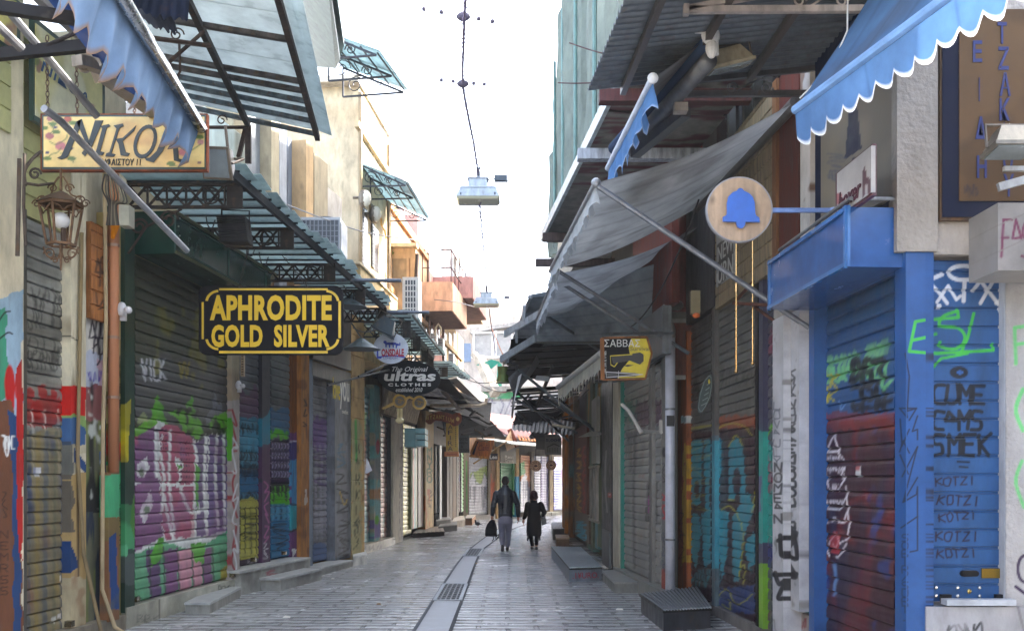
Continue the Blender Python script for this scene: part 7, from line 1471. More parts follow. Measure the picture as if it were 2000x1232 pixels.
# 5,00 sign
t = thing('price_sign', P(1080,888,29.5), 'grey price sign reading 5,00 euro over a drawn temple', 'sign')
D_ = 29.5; m = MB(); m.prism([P(x,y,D_) for x,y in ((1064,848),(1090,847),(1097,856),(1096,888),(1064,887))], (0,.05,0)); m.build('panel', 'paint', (128,132,130), t)
ftext('lettering', '5,00€', 1066, 856, 1096, 863, D_-.006, (34,40,84), t, bold=.03); ftext('lettering', 'souvenirs', 1068, 850, 1086, 853, D_-.006, (90,94,100), t)
m = MB(); m.prism([P(x,y,D_-.004) for x,y in ((1068,872),(1082,865),(1093,870),(1093,872),(1082,868),(1069,874))], (0,-.004,0), (50,54,60))
for i in range(7): x = 1069+i*3.2; m.prism([P(x,874-abs(i-3)*.1,D_-.004), P(x+1.3,874,D_-.004), P(x+1.3,883,D_-.004), P(x,883,D_-.004)], (0,-.004,0))
m.build('temple_drawing', 'paint', (50,54,60), t)
for i, (cx, cy, rx) in enumerate(((1046.5,909.5,11),(1076.5,908,10))):
    t = thing('round_sign', P(cx,cy+rx,36), ('left of two round wooden disc signs at the bend' if i == 0 else 'right of two round wooden disc signs at the bend'), 'sign')
    m = MB(); m.prism(ovalpts(cx,cy,rx,rx,36,24), (0,.06,0)); m.build('disc', 'wood', (226,186,150), t)
    m = MB(); annul(m, cx, cy, rx*.84, rx*.92, 35.995, -.006, 20); annul(m, cx, cy, rx*.5, rx*.58, 35.995, -.006, 16); m.prism(ovalpts(cx,cy,rx*.34,rx*.2,35.995,12), (0,-.006,0))
    for k in range(14): a = k*.449; m.prism(ovalpts(cx+rx*.71*math.cos(a),cy+rx*.71*math.sin(a),rx*.09,rx*.09,35.995,6), (0,-.006,0))
    m.build('emblem', 'paint', (84,50,40), t)
    m = MB(); m.tube([P(cx,cy-rx,36), P(cx,cy-rx-22,36)], .02, 5); m.build('hanger', 'metal', (80,80,80), t)
# knife shop sign
t = thing('arrow_sign', P(1226,740,12.2), 'black and yellow arrow shaped sign with knives in an orange frame', 'sign')
D_ = 12.2; OP = [(1175,660),(1248,659),(1282,700),(1262,740),(1176,742)]
m = MB(); m.prism([P(x,y,D_) for x,y in ((1177,662),(1262,660),(1272,690),(1259,738),(1178,740))], (0,.03,0)); m.build('panel', 'board', (30,28,30), t)
m = MB(); YG = (206,186,30); d1 = D_-.003; plate(m, ((1233,661),(1262,661),(1271,690),(1259,737),(1206,738),(1215,720),(1232,700),(1228,680)), d1, .003); m.build('yellow_band', 'paint', YG, t)
d2 = D_-.008; m = MB(); plate(m, ((1194,697),(1250,688),(1257,692),(1257,705),(1250,712),(1230,704),(1198,710)), d2, .003); plate(m, ((1184,727),(1210,726),(1240,728),(1254,731),(1240,735),(1184,736)), d2, .003); plate(m, ((1217,714),(1226,712),(1238,713),(1226,716)), d2, .003); m.build('knife_drawing', 'paint', (40,38,38), t)
m = MB()
for a, b in (((1192,695),(1205,694)),((1192,695),(1193,712)),((1193,712),(1200,716)),((1200,716),(1206,708)),((1205,694),(1235,692)),((1255,688),(1262,700)),((1262,700),(1254,712)),((1217,722),(1236,721)),((1240,716),(1256,710))): m.bar(P(*a,d2-.002), P(*b,d2-.002), .004, .012)
m.build('outline', 'paint', YG, t)
m = MB(); 
for a, b in (((1184,726),(1256,731)),((1256,731),(1184,737)),((1184,726),(1184,737)),((1208,724),(1208,739))): m.bar(P(*a,d2-.003), P(*b,d2-.003), .004, .008)
m.build('knife_edge', 'paint', (196,196,200), t)
ftext('lettering', 'ΣΑΒΒΑΣ', 1180, 663, 1250, 677, d2, (206,206,200), t, bold=.0); ftext('lettering', 'Survival', 1231, 677, 1268, 685, d2, (110,104,60), t, bold=.01)
c = P(1182,708,d2); text('lettering', 'ΤΗΛ. 210 32 17 805', c, 45/F*D_, 4.5/F*D_, (0,0,1), (0,-1,0), (206,206,200), t, up=(-1,0,0))
m = MB()
q = [(1176,660),(1263,658),(1273,690),(1260,740),(1177,742)]
for i in range(5): m.bar(P(*q[i],D_-.01), P(*q[(i+1)%5],D_-.01), .05, .018)
m.build('frame', 'wood', (140,90,50), t)
m = MB(); m.tube([P(1190,652,12.3), P(1315,650,12.6)], .02, 6); m.tube([P(1262,720,12.3), P(1290,700,12.8)], .02, 6); m.build('arm', 'metal', (110,114,118), t)
# bell disc sign
t = thing('round_sign', P(1444,472,8.0), 'round wooden disc sign with a blue bell on a blue arm', 'sign')
D_ = 8.0; G = FP(D_)
m = MB(); m.prism(ovalpts(1444.5,409,65,64,D_+.02,48), (0,.05,0)); m.build('rim', 'paint', (150,150,156), t)
# grained face as fine grid disc
vs = []; n_ = 40
for j in range(n_+1):
    for i in range(n_+1):
        u, v = 2*i/n_-1, 2*j/n_-1; x = u*math.sqrt(1-v*v/2); y = v*math.sqrt(1-u*u/2); vs.append(tuple(P(1444.5+62*x, 409+61.5*y, D_+.012)))
A_ = np.array(vs); fs = [(j*(n_+1)+i, j*(n_+1)+i+1, (j+1)*(n_+1)+i+1, (j+1)*(n_+1)+i) for j in range(n_) for i in range(n_)]
gx = A_[:,0]; gz = A_[:,2]; nz = vnoise(gx*45+.6*np.sin(gz*9), gz*4, 3)*.6+vnoise(gx*110, gz*6, 5)*.4
k_ = np.hypot((gx-P(1392,390,8).x)*1.1, (gz-P(1392,390,8).z)*.9); kn = np.clip(1-k_/.045, 0, 1)
cc = lin((196,166,136))*(1-.42*nz[:,None])*(1-.55*kn[:,None]); B_ = A_.copy(); B_[:,1] += .006; nb = len(A_)
finish('wood_face', np.vstack([A_, B_]), fs+[tuple(x+nb for x in f[::-1]) for f in fs], 'paint', np.vstack([cc, cc]), t)
bell = [(1418,434),(1411,434),(1411,425),(1417,422),(1419,418),(1419,398),(1422,385),(1430,377),(1438,374),(1441,370),(1445,368.5),(1449,370),(1452,374),(1462,379),(1469,386),(1473,397),(1474,418),(1476,423),(1482,426),(1483,435),(1455,434.5),(1454,441),(1450,446),(1445,447),(1440,445),(1438,440),(1437,434.5)]
m = MB(); m.prism([P(x,y,D_-.02) for x,y in bell], (0,-.02,0)); m.build('bell_cutout', 'paint', (52,104,196), t)
m = MB(); m.bar(P(1500,411,8.05), P(1622,411,8.05), .025, .036); m.bar(P(1622,411,8.05), P(1650,405,8.0), .03, .036); m.build('arm', 'paint', (110,140,200), t)
for i, (x, y1) in enumerate(((1438,722),(1470,706))):
    m = MB(); m.tube([P(x,470,9.6), P(x,y1,9.6)], .008, 8); m.tube([P(x,555,9.6), P(x,570,9.6)], .016, 8); m.ell(P(x,y1+3,9.6), .02, .02, .02, 8, 6); tag(m.build('brass_rod', 'chrome', (176,140,90)), 'thin vertical brass rod below the bell sign, %s' % ('on the left and longer', 'on the right and shorter')[i], 'rod')
m = MB(); m.bar(P(1435,590,9.7), P(1472,548,9.7), .03, .03); m.bar(P(1432,592,9.7), P(1540,598,9.2), .03, .03); m.bar(P(1475,600,9.6), P(1520,632,9.3), .025, .025); tag(m.build('iron_bracket', 'rust', (84,50,40)), 'rusty triangular iron bracket below the bell sign', 'bracket')
# chalkboard tag sign
t = thing('tag_sign', RA.at(1375,805,.1), 'small green-black tombstone shaped chalk sign tilted on the shutter post', 'sign')
D_ = 12.; pts = [(1366,806),(1362,798),(1366,770),(1376,742),(1386,731),(1391,733),(1392,752),(1388,775),(1378,795),(1370,806)]
m = MB(); m.prism([P(x,y,D_) for x,y in pts], (0,.04,0)); m.build('panel', 'paint', (44,60,62), t); m = MB()
for i in range(10): a, b = pts[i], pts[(i+1)%10]; f = lambda q: (1377+(q[0]-1377)*.85, 769+(q[1]-769)*.92); m.bar(P(*f(a),D_-.004), P(*f(b),D_-.004), .004, .008)
for k in range(5): m.bar(P(1369+k*3,792-k*10,D_-.004), P(1381+k*1.6,786-k*10,D_-.004), .004, .010)
m.build('chalk_writing', 'paint', (110,126,124), t); m = MB(); m.ell(P(1385,745,D_-.006), .012, .004, .03, 8, 6); m.build('yellow_mark', 'paint', (206,186,50), t)
# small facade equipment
def camera_(x, y, D, label, s_=1, flip=1):
    t = thing('security_camera', P(x,y,D), label, 'security camera'); c = P(x,y,D); m = MB(); m.ell(c, .06*s_, .05*s_, .09*s_, 12, 8); m.box(c-V((.035*s_,-.02,.13*s_)), c+V((.035*s_,.06,.0))); m.build('base', 'paint', (206,204,206), t)
    m = MB(); m.tube([c, c+V((.08*s_*flip,-.04,.0))], .02*s_, 8); m.ell(c+V((.11*s_*flip,-.07,-.02)), .045*s_, .05*s_, .045*s_, 10, 8); m.build('head', 'paint', (206,204,206), t)
camera_(238, 604, 10.6, 'white camera on the wall beside the dark green pillar', .9)
camera_(466, 752, 13.9, 'white dome camera on the reddish pillar below the yellow lettered sign', .75)
m = MB(); m.box(P(470,735,14.1), P(477,690,14.1)+V((0,.05,0)), (176,150,120)); [m.box(P(471.5,732-i*5,14.09), P(475.5,730-i*5,14.09), (90,70,60)) for i in range(8)]; tag(m.build('intercom', 'paint', (176,150,120)), 'beige intercom panel above the white dome camera', 'intercom')
m = MB(); m.box(P(1350,612,12.4), P(1368,567,12.4)+V((0,.1,0))); bx_ = m.build('box', 'paint', (150,140,110), None); tag(bx_, 'beige electric meter box on the dark pillar with an orange lamp below', 'meter box')
m = MB(); m.ell(P(1360,616,12.35), .05, .04, .035, 10, 6); m.build('indicator_lamp', 'lamp', (220,110,50), bx_)
# drainpipes
t = thing('drainpipe', V((2.26,13.9,0)), 'white plastic drainpipe with elbow and black sticker between the right shops', 'drainpipe')
m = MB(); m.tube([P(1309,1172,12.9), P(1309,660,12.9)], .066, 12); m.build('pipe', 'paint', (186,188,200), t, smooth=True)
m = MB(); m.tube(smooth_pts([tuple(P(1309,660,12.9)), tuple(P(1308,640,12.9)), tuple(P(1300,628,12.95)), tuple(P(1300,606,13.0)), tuple(P(1312,596,13.3)), tuple(P(1326,597,13.5))], 5), .07, 10); m.build('elbow', 'paint', (150,144,136), t, smooth=True)
m = MB()
for y in (797, 1051): m.tube([P(1309,y,12.9), P(1309,y+4,12.9)], .074, 12)
m.build('clamp', 'metal', (110,112,116), t); m = MB(); m.box(P(1302,832,12.82), P(1317,811,12.825)); st_ = m.build('sticker', 'paint', (20,20,24), t)
m = MB(); m.tube([P(1225,190,11), P(1365,385,11.6)], .001, 4)
t = thing('drainpipe', LA.W(LA.s_(222), 0, .1), 'orange clay coloured drainpipe with painted lower half on the left wall', 'drainpipe')
def vpipe(L, px, z0, z1, r, off, col): a = L.s_(px, off); m = MB(); m.tube([L.W(a, z0, off), L.W(a, z1, off)], r, 12, col); return m
vpipe(LA, 222, 1.75, 5.0, .058, .08, (170,112,76)).build('upper_pipe', 'plain', (170,112,76), t, smooth=True)
sp_ = slab('lower_pipe', LA, 212, 233, .15, 1.75, .12, .1, (130,90,60), 'plaster', t, lambda p: (p.rect(205,925,240,1010,(70,160,110),1,6), p.poly([(205,1010),(240,1010),(240,1040),(205,1060)],(120,100,60)), p.poly([(212,1050),(226,1040),(234,1190),(216,1190)],(28,66,120),1,6), p.mott((90,90,80),3,.6,.5)))
m = MB(); 
for z in (4.9, 4.2, 3.2, 2.55): m.tube([LA.W(LA.s_(222,.08), z, .08), LA.W(LA.s_(222,.08), z+.03, .08)], .066, 12)
m.build('clamp', 'metal', (150,120,100), t)
m = MB(); m.tube([LA.W(LA.s_(205,.06), 5.4, .05), LA.W(LA.s_(207,.06), 3.4, .06), LA.W(LA.s_(201,.06), 2.2, .06), LA.W(LA.s_(198,.06), .5, .07), LA.W(LA.s_(207,.1), .1, .2), LA.W(LA.s_(215,.1), .0, .3)], .022, 8); tag(m.build('conduit', 'plaster', (170,150,116)), 'thin beige conduit beside the orange drainpipe', 'conduit')
m = MB(); m.tube([LA.W(LA.s_(160,.06), 4.2, .06), LA.W(LA.s_(150,.06), 1.9, .07), LA.W(LA.s_(160,.06), .9, .08), LA.W(LA.s_(174,.1), .02, .25)], .02, 8); tag(m.build('conduit', 'plaster', (130,112,80)), 'brownish bent conduit on the painted cream pillar', 'conduit')
t = thing('slat_sign', LA.W(LA.s_(195), 3.4, .0), 'orange-brown slatted board with black tag beside the orange drainpipe', 'sign board')
slab('board', LA, 178, 213, LA.z(178,620,.03), LA.z(178,432,.03), .03, .06, (170,110,62), 'wood', t, lambda p: (p.text('AR',184,560,13,55,4.5,(70,46,34),.85,.05,dx=13,jit=2), p.line([(188,570),(192,598),(206,580)],4,(70,46,34),.8,1), p.line([(192,604),(204,600)],3,(70,46,34))), grooves=.155, res=2.)
m = MB(); m.tube([LA.W(LA.s_(222,.16), 4.55, .16), LA.W(LA.s_(224,.16), 4.42, .17), LA.W(LA.s_(220,.16), 4.25, .16)], [.02,.05,.02], 8); tag(m.build('orange_bag', 'fabric', (226,140,30)), 'orange rag tied round the top of the drainpipe', 'rag')
m = MB()
for k in range(9): m.tube(smooth_pts([tuple(P(205+k*3,340,9.5)), tuple(P(200+k*6,370+k*3,9.6)), tuple(P(212+k*2,400,9.7)), tuple(P(208+k*3,440,9.8))], 5), .008, 5, random.choice([(90,84,74),(60,56,54),(140,130,110)]))
tag(m.build('cable_bundle', 'plain', (90,84,74)), 'untidy bundle of cables above the slatted board', 'cables')
m = MB(); m.box(P(232,440,10.2), P(252,400,10.2)+V((0,.15,0))); tag(m.build('junction_box', 'paint', (170,166,150)), 'pale junction box above the dark green pillar', 'junction box')
m = MB(); m.box(P(790,872,24.6), P(812,836,24.6)+V((0,.9,0)), (110,160,166)); 
tb_ = m.build('box', 'paint', (110,160,166)); tag(tb_, 'turquoise boarded box projecting below the slatted wooden fascia', 'box')
m = MB()
for i in range(3): m.box(P(812.5,870-i*12,24.58), P(830,860-i*12,24.58)+V((0,.9,0)), (130,180,186))
m.build('louvre', 'paint', (130,180,186), tb_)
t = thing('swing_arm', P(1260,830,12.6), 'white folding metal arm on the grey shutter facade', 'bracket')
m = MB(); m.tube([P(1215,790,13), P(1228,802,12.8), P(1253,846,12.6)], .025, 8); m.tube([P(1253,842,12.6), P(1292,844,13)], .022, 8); m.box(P(1288,846,12.9), P(1294,820,12.9)+V((0,.05,0))); m.build('arm', 'paint', (170,164,156), t)
m = MB(); m.tube([P(1080,830,20), P(1120,836,19)], .03, 6); m.prism([P(1130,853,19), P(1150,843,18.5), P(1172,842,18), P(1176,848,18), P(1150,852,18.5)], (0,.1,0)); tag(m.build('lamp_arm', 'metal', (130,128,116)), 'long pale goose-neck lamp arm before the dark timber fronts', 'lamp')
m = MB(); c = P(1172,746,16.5); m.loft([(c.x,c.y,c.z,.13,.13),(c.x,c.y,c.z+.02,.13,.13),(c.x,c.y,c.z+.05,.05,.05)], 14); tag(m.build('disc_lamp', 'metal', (60,64,66)), 'flat dark disc lamp left of the knife shop sign', 'lamp')
m = MB(); m.prism([P(713,925,21.5), P(716,893,21.5), P(727,918,21.4), P(718,924,21.5)], (0,.006,0)); tag(m.build('paper_flyer', 'plain', (214,220,232)), 'loose white paper flyer on the teal shutter', 'flyer')
# ================================================================ steps, ramps, bird
def bx(m, x0, yb0, x1, yb1, z, col=None):
    """block whose front-bottom corners are seen at (x0,yb0),(x1,yb0) and back-bottom at yb1"""
    a, b, c, d = V(GP(x0[0], yb0)), V(GP(x1[0], yb0)), V(GP(x1[1], yb1)), V(GP(x0[1], yb1)); m.hexa([a, b, c, d]+[p+V((0,0,z)) for p in (a, b, c, d)], col); return a, b, c, d
def ramp(label, q, z, ribs=0, name='metal_step', col=(130,140,146), fcol=(120,130,140), txt=None):
    a, b, c, d = [V(GP(*p)) for p in q]; t = thing(name, (a+c)/2, label, 'step')
    m = MB(); up = V((0,0,z)); m.hexa([a, b, c, d]+[p+up for p in (a, b, c, d)]); m.build('base', 'metal' if ribs else 'concrete', fcol, t)
    m = MB(); e = V((0,0,.003)); o = (a+b+c+d)/4; ex = lambda p: p+(p-o).normalized()*.03
    T = [ex(p)+up+e for p in (a, b, c, d)]; m.hexa(T+[p+V((0,0,.03)) for p in T], tuple(int(c*.3) for c in col) if ribs else None)  # shade between the ribs put into the base colour, ribs coloured lighter
    
    if ribs:
        n = ribs
        for i in range(n):
            p0, p1 = T[0].lerp(T[1], (i+.5)/n), T[3].lerp(T[2], (i+.5)/n); m.bar(p0+V((0,0,.034)), p1+V((0,0,.034)), (T[1]-T[0]).length/n*.55, .02, col=tuple(min(235,int(c*1.3)) for c in col))
    m.build('tread', 'metal' if ribs else 'marble', col, t)
    if txt:
        cc = a.lerp(b, .5)+V((0,0,z*.52)); dd = (b-a).normalized(); nn = V((dd.y,-dd.x,0)); text('lettering', txt, cc+nn*.004, (b-a).length*.8, z*.5, dd, nn, (150,40,60), t)
    return t
ramp('ribbed metal ramp step with red scrawl on its end, right of the woman', [(1112,1136),(1175,1134),(1135,1090),(1077,1088)], .20, 18, txt='.1¥URO.')
ramp('ribbed metal lid step on a dark box at the bottom right', [(1296,1232),(1388,1226),(1362,1180),(1252,1196)], .20, 16, col=(110,116,122), fcol=(64,66,74))
ramp('plain concrete step below the grey shutter', [(1200,1158),(1247,1158),(1226,1132),(1177,1134)], .14, 0, 'concrete_step', (130,130,126), (120,120,116))
ramp('small ribbed grate step beside the brown script board', [(1080,1054),(1106,1054),(1100,1038),(1077,1038)], .28, 9, col=(96,96,96), fcol=(50,44,40))
ramp('small wooden crate step between the two ribbed steps', [(1087,1070),(1112,1070),(1110,1062),(1085,1062)], .22, 0, 'wooden_step', (150,120,90), (110,84,64))
ramp('grey stone slab step before the pink and purple shutter', [(362,1198),(410,1198),(470,1165),(424,1163)], .11, 0, 'stone_step', (170,172,170), (150,148,140))
ramp('stone sill step at the bottom left by the cream pillar', [(110,1262),(160,1250),(172,1215),(120,1228)], .10, 0, 'stone_step', (150,150,146), (120,116,106))
ramp('white marble block step by the teal shutters', [(690,1105),(717,1101),(712,1090),(690,1092)], .16, 0, 'stone_step', (196,196,192), (190,188,180))
m = MB(); a = P(700,1082,21); m.prism([a, a+V((.12,0,0)), a+V((.22,0,-.14)), a+V((.05,0,-.14))], (0,.2,0)); tag(m.build('marble_offcut', 'marble', (200,200,196)), 'broken white marble offcut on the block step', 'stone')
ramp('low dark wooden pallet by the dark shop fronts', [(806,1050),(868,1046),(864,1036),(822,1036)], .10, 7, 'pallet', (120,110,100), (60,54,50))
ramp('grey stone step of the dark doorway, upper', [(852,1036),(880,1032),(876,1022),(852,1024)], .32, 0, 'stone_step', (130,128,122), (90,88,84))
ramp('wide grey stone step below the dark doorway', [(856,1040),(893,1036),(892,1026),(866,1028)], .18, 0, 'stone_step', (120,118,114), (84,82,80))
ramp('pale stone step before the cream posts', [(884,1030),(908,1027),(906,1018),(888,1020)], .22, 0, 'stone_step', (190,180,166), (170,160,146))
ramp('pale stone block step nearest the pigeon', [(909,1025),(922,1025),(929,1017),(912,1018)], .24, 0, 'stone_step', (186,176,164), (150,110,80))
m = MB(); [m.bar(P(842+i*2.4,1030,33), P(842+i*2.4,1004,33), .02, .02) for i in range(6)]; m.bar(P(838,1004,33), P(858,1002,33), .05, .04); tag(m.build('railing', 'dark', (36,36,40)), 'short dark railing leaning by the cream post with green letters', 'railing')
# pigeon
t = thing('pigeon', V(GP(933,1029)), 'dark pigeon standing on the paving by the left steps', 'pigeon'); D_ = V(GP(933,1029)).y
g = V(GP(933,1029)); m = MB(); m.ell(g+V((.0,0,.13)), .10, .06, .065, 12, 8); m.ell(g+V((-.075,0,.20)), .035, .03, .05, 8, 6); m.ell(g+V((-.085,0,.245)), .028, .026, .028, 8, 6); m.prism([g+V((.06,-.03,.12)), g+V((.18,-.01,.07)), g+V((.18,.01,.07)), g+V((.06,.03,.12))], (0,0,.02)); m.build('body', 'fur', (44,46,54), t, smooth=True)
m = MB(); m.tube([g+V((-.11,0,.245)), g+V((-.135,0,.238))], [.008,.003], 5, (60,56,50)); m.build('beak', 'plain', (60,56,50), t)
for dx in (-.01, .03): m = MB(); m.tube([g+V((dx,0,.08)), g+V((dx,0,.0))], .007, 5); m.build('leg', 'plain', (130,70,60), t)

# litter and patches on the paving
rr = random.Random(9)
for i, (x, y, lab) in enumerate(((740,1180,'crumpled white paper scrap on the left paving'),(650,1130,'small brown leaf scrap near the marble steps'),(1210,1190,'cigarette-sized scrap near the concrete step'),(930,1100,'small pale scrap beside the gutter strip'),(560,1205,'flattened paper scrap at the lower left paving'))):
    c = V(GP(x, y, .002)); m = MB(); q = rr.uniform(.02, .05); m.hexa([c+V((-q,-q*.7,0)), c+V((q,-q,0)), c+V((q*.8,q,0)), c+V((-q,q*.8,0)), c+V((-q*.6,-q*.5,.015)), c+V((q*.7,-q*.6,.02)), c+V((q*.5,q*.6,.012)), c+V((-q*.5,q*.6,.018))]); tag(m.build('paper_scrap', 'plain', rr.choice([(200,196,186),(120,92,60)])), lab, 'scrap')
# ================================================================ two people walking away
def remesh(name, mb, vox, key, col, parent, it=3):
    A = np.array(mb.v, float); lo, hi = A.min(0), A.max(0); origin = V(((lo[0]+hi[0])/2, (lo[1]+hi[1])/2, lo[2]))
    me = bpy.data.meshes.new('tmp'); me.from_pydata((A-np.array(origin)).tolist(), [], mb.f); me.update()
    bm = bmesh.new(); bm.from_mesh(me); bmesh.ops.recalc_face_normals(bm, faces=bm.faces); bm.to_mesh(me); bm.free()
    o = bpy.data.objects.new('tmp', me); COL.objects.link(o)
    r_ = o.modifiers.new('r', 'REMESH'); r_.mode = 'VOXEL'; r_.voxel_size = vox; r_.use_smooth_shade = True
    s_ = o.modifiers.new('s', 'SMOOTH'); s_.factor = .5; s_.iterations = it
    dg = bpy.context.evaluated_depsgraph_get(); m2 = bpy.data.meshes.new_from_object(o.evaluated_get(dg))
    n = len(m2.vertices); B = np.empty(n*3); m2.vertices.foreach_get('co', B); fs = [tuple(p.vertices) for p in m2.polygons]
    bpy.data.objects.remove(o); bpy.data.meshes.remove(me); bpy.data.meshes.remove(m2)
    return finish(name, B.reshape(-1, 3)+np.array(origin), fs, key, lin(col), parent, smooth=True)
def capsule(m, pts, rs, n=12):
    m.tube(pts, rs, n)
    for p, r_ in zip(pts, rs): m.ell(p, r_*.98, r_*.98, r_*.98, 10, 6)
def hand(m, w, d, curl, side, s_=1):
    """w wrist, d direction of the forearm; palm with five bent fingers"""
    w = V(w); d = V(d).normalized(); f = V((0,1,0)); f = (f-d*f.dot(d)).normalized(); x = d.cross(f)
    m.tube([w-d*.03, w+d*.03, w+d*.085], [.024*s_, .036*s_, .034*s_], 8); m.ell(w+d*.05, .024*s_, .042*s_, .045*s_, 8, 6)
    for i, L_ in enumerate((.07,.08,.074,.058)):
        b = w+d*.085+f*(.03-.02*i); c = b+d*L_*.45*s_+x*side*.006; e = c+(d*math.cos(curl)+x*side*math.sin(curl))*L_*.35*s_; g = e+(d*math.cos(curl*1.9)+x*side*math.sin(curl*1.9))*L_*.3*s_; m.tube([b, c, e, g], [.011*s_,.010*s_,.009*s_,.007*s_], 6)
    b = w+d*.03+f*.035; m.tube([b, b+d*.03+f*.028, b+d*.062+f*.036], [.014*s_,.012*s_,.009*s_], 6)
def torso(m, c, secs, n=18):
    m.loft([(c.x+dx, c.y+dy, c.z+z, rx, ry) for (dx, dy, z, rx, ry) in secs], n)
# ---- man: D 23.2, feet y 1076
D_ = 23.1; g = V(((985-1000)/F*D_, D_, 0)); k = 1.76/1.78
man = thing('person', g, 'man in black leather jacket and grey trousers walking away, rucksack in left hand', 'person')
sx = lambda px: (px-1000)/F*D_ ; sz = lambda py: EYE+(HY-py)/F*D_
shL, shR = V((sx(968), D_, sz(962))), V((sx(1004), D_, sz(962))); cx = sx(987)
elL, elR = V((sx(964), D_-.02, sz(985))), V((sx(1011), D_+.02, sz(985))); wrL, wrR = V((sx(961.5), D_+.02, sz(1007))), V((sx(1012), D_+.08, sz(1009)))
hip = sz(1008); kn = sz(1038)
# body skin: head, neck, torso core, hands, ankles
m = MB(); hc = V((sx(987), D_, sz(939.8)))
m.ell(hc, .078, .098, .115, 16, 12); m.ell(hc+V((0,.03,-.07)), .055, .06, .05, 12, 8); m.tube([hc+V((0,-.01,-.06)), V((cx, D_, sz(953)))], [.056,.068], 12)
for s_ in (-1, 1): m.ell(hc+V((s_*.08,0,-.005)), .014, .022, .032, 8, 6); m.ell(hc+V((s_*.03,.09,.012)), .014,.012,.010, 8, 6)
m.tube([hc+V((0,.092,.01)), hc+V((0,.118,-.025))], [.012,.018], 6); m.ell(hc+V((0,.09,-.055)), .026,.012,.008, 8, 6)
torso(m, V((cx, D_, 0)), [(0,0,hip-.05,.12,.08),(0,0,hip+.1,.12,.08),(0,0,sz(975),.14,.09),(0,0,sz(960),.15,.09),(0,0,sz(955),.06,.06)])
capsule(m, [shL, elL, wrL], [.05,.036,.026]); capsule(m, [shR, elR, wrR], [.05,.036,.026]); hand(m, wrL, (0,0,-1), 1.25, 1); hand(m, wrR, (.05,.1,-1), .5, -1)
fl, fr_ = V((sx(981.5), D_-.10, .05)), V((sx(991), D_+.16, .05))
capsule(m, [V((cx-.09, D_, hip)), V((sx(980), D_+.02, kn)), V((sx(981.5), D_-.10, .12))], [.07,.05,.04]); capsule(m, [V((cx+.09, D_, hip)), V((sx(992.5), D_+.12, kn)), V((sx(991), D_+.16, .12))], [.07,.05,.04])
remesh('body', m, .008, 'skin', (150,100,80), man, 2)
m = MB(); m.ell(hc+V((0,-.012,.022)), .086, .104, .112, 16, 12); m.ell(hc+V((0,-.05,-.03)), .072, .062, .07, 12, 8); remesh('hair', m, .009, 'fur', (38,32,30), man, 1)
m = MB(); torso(m, V((cx, D_, 0)), [(0,0,sz(1011),.168,.115),(0,0,sz(1004),.172,.12),(0,0,sz(995),.165,.118),(0,0,sz(978),.19,.125),(0,-.01,sz(966),.205,.125),(0,-.01,sz(959.5),.19,.11),(0,-.01,sz(955),.15,.10),(0,-.01,sz(951),.09,.085),(0,-.01,sz(946.5),.078,.08)])
capsule(m, [shL+V((.02,0,-.02)), elL, wrL+V((0,0,.03))], [.082,.066,.05]); capsule(m, [shR+V((-.02,0,-.02)), elR, wrR+V((0,0,.03))], [.082,.066,.05])
m.ell(elL+V((.0,-.02,-.05)), .065,.06,.05,10,8); m.ell(elR+V((0,-.02,-.04)), .066,.06,.05,10,8)
for z in (1003, 988): m.tube([V((cx+.16*math.cos(a), D_+.118*math.sin(a), sz(z))) for a in np.linspace(0, 6.283, 20)], .012, 6)
remesh('jacket', m, .010, 'leather', (26,30,40), man, 2)
m = MB(); torso(m, V((cx, D_, 0)), [(0,0,sz(1022),.165,.12),(0,0,hip,.165,.12),(0,0,sz(1004),.155,.11)])
capsule(m, [V((cx-.085, D_, sz(1016))), V((sx(980.5), D_+.02, kn)), V((sx(982), D_-.08, .16))], [.095,.076,.062]); capsule(m, [V((cx+.085, D_, sz(1016))), V((sx(993), D_+.12, kn)), V((sx(991.5), D_+.14, .13))], [.095,.074,.058])
remesh('trousers', m, .010, 'fabric', (150,146,162), man, 2)
for nm, p_, lift in (('shoe', fl, .0), ('shoe', fr_, .0)):
    m = MB(); m.ell(p_+V((0,.0,-.005)), .045,.055,.055,12,8); m.ell(p_+V((0,.10,-.02)), .046,.10,.032,12,8)
    if p_ is fl: m.ell(p_+V((0,-.01,.05)), .04,.05,.08,10,8)
    remesh(nm, m, .009, 'leather', (50,34,32), man, 1)
# rucksack
b0 = V((sx(961.5), D_+.01, 0)); bp_ = thing('rucksack', V((sx(959), D_, sz(1048))), 'black rucksack hanging from the left hand of the walking man', 'rucksack')
m = MB(); cxb = sx(959); torso(m, V((cxb, D_, 0)), [(.0,0,sz(1047),.13,.07),(0,0,sz(1044),.145,.085),(.0,0,sz(1034),.14,.085),(.015,0,sz(1024),.115,.075),(.03,0,sz(1017),.07,.05),(.035,0,sz(1014),.03,.03)], 16); m.ell(V((cxb-.01, D_-.07, sz(1038))), .10,.03,.09,12,8); remesh('bag', m, .012, 'fabric', (22,24,32), bp_, 2)
m = MB(); m.tube(smooth_pts([tuple(V((sx(961.5), D_+.02, sz(1014)))), tuple(V((sx(960), D_, sz(1011)))), tuple(V((sx(963), D_, sz(1011)))), tuple(V((sx(963), D_+.02, sz(1015))))], 5), .010, 6); m.build('handle', 'fabric', (20,20,26), bp_)
for q in ([(966,1020),(970,1032),(969,1044),(972,1050),(969,1052),(968,1045)],[(963,1046),(964,1052),(961,1056)],[(970,1046),(974,1043),(973,1050)]): m = MB(); m.tube(smooth_pts([tuple(P(x,y,D_-.03)) for x,y in q], 5), .011, 5); m.build('strap', 'fabric', (20,20,26), bp_)
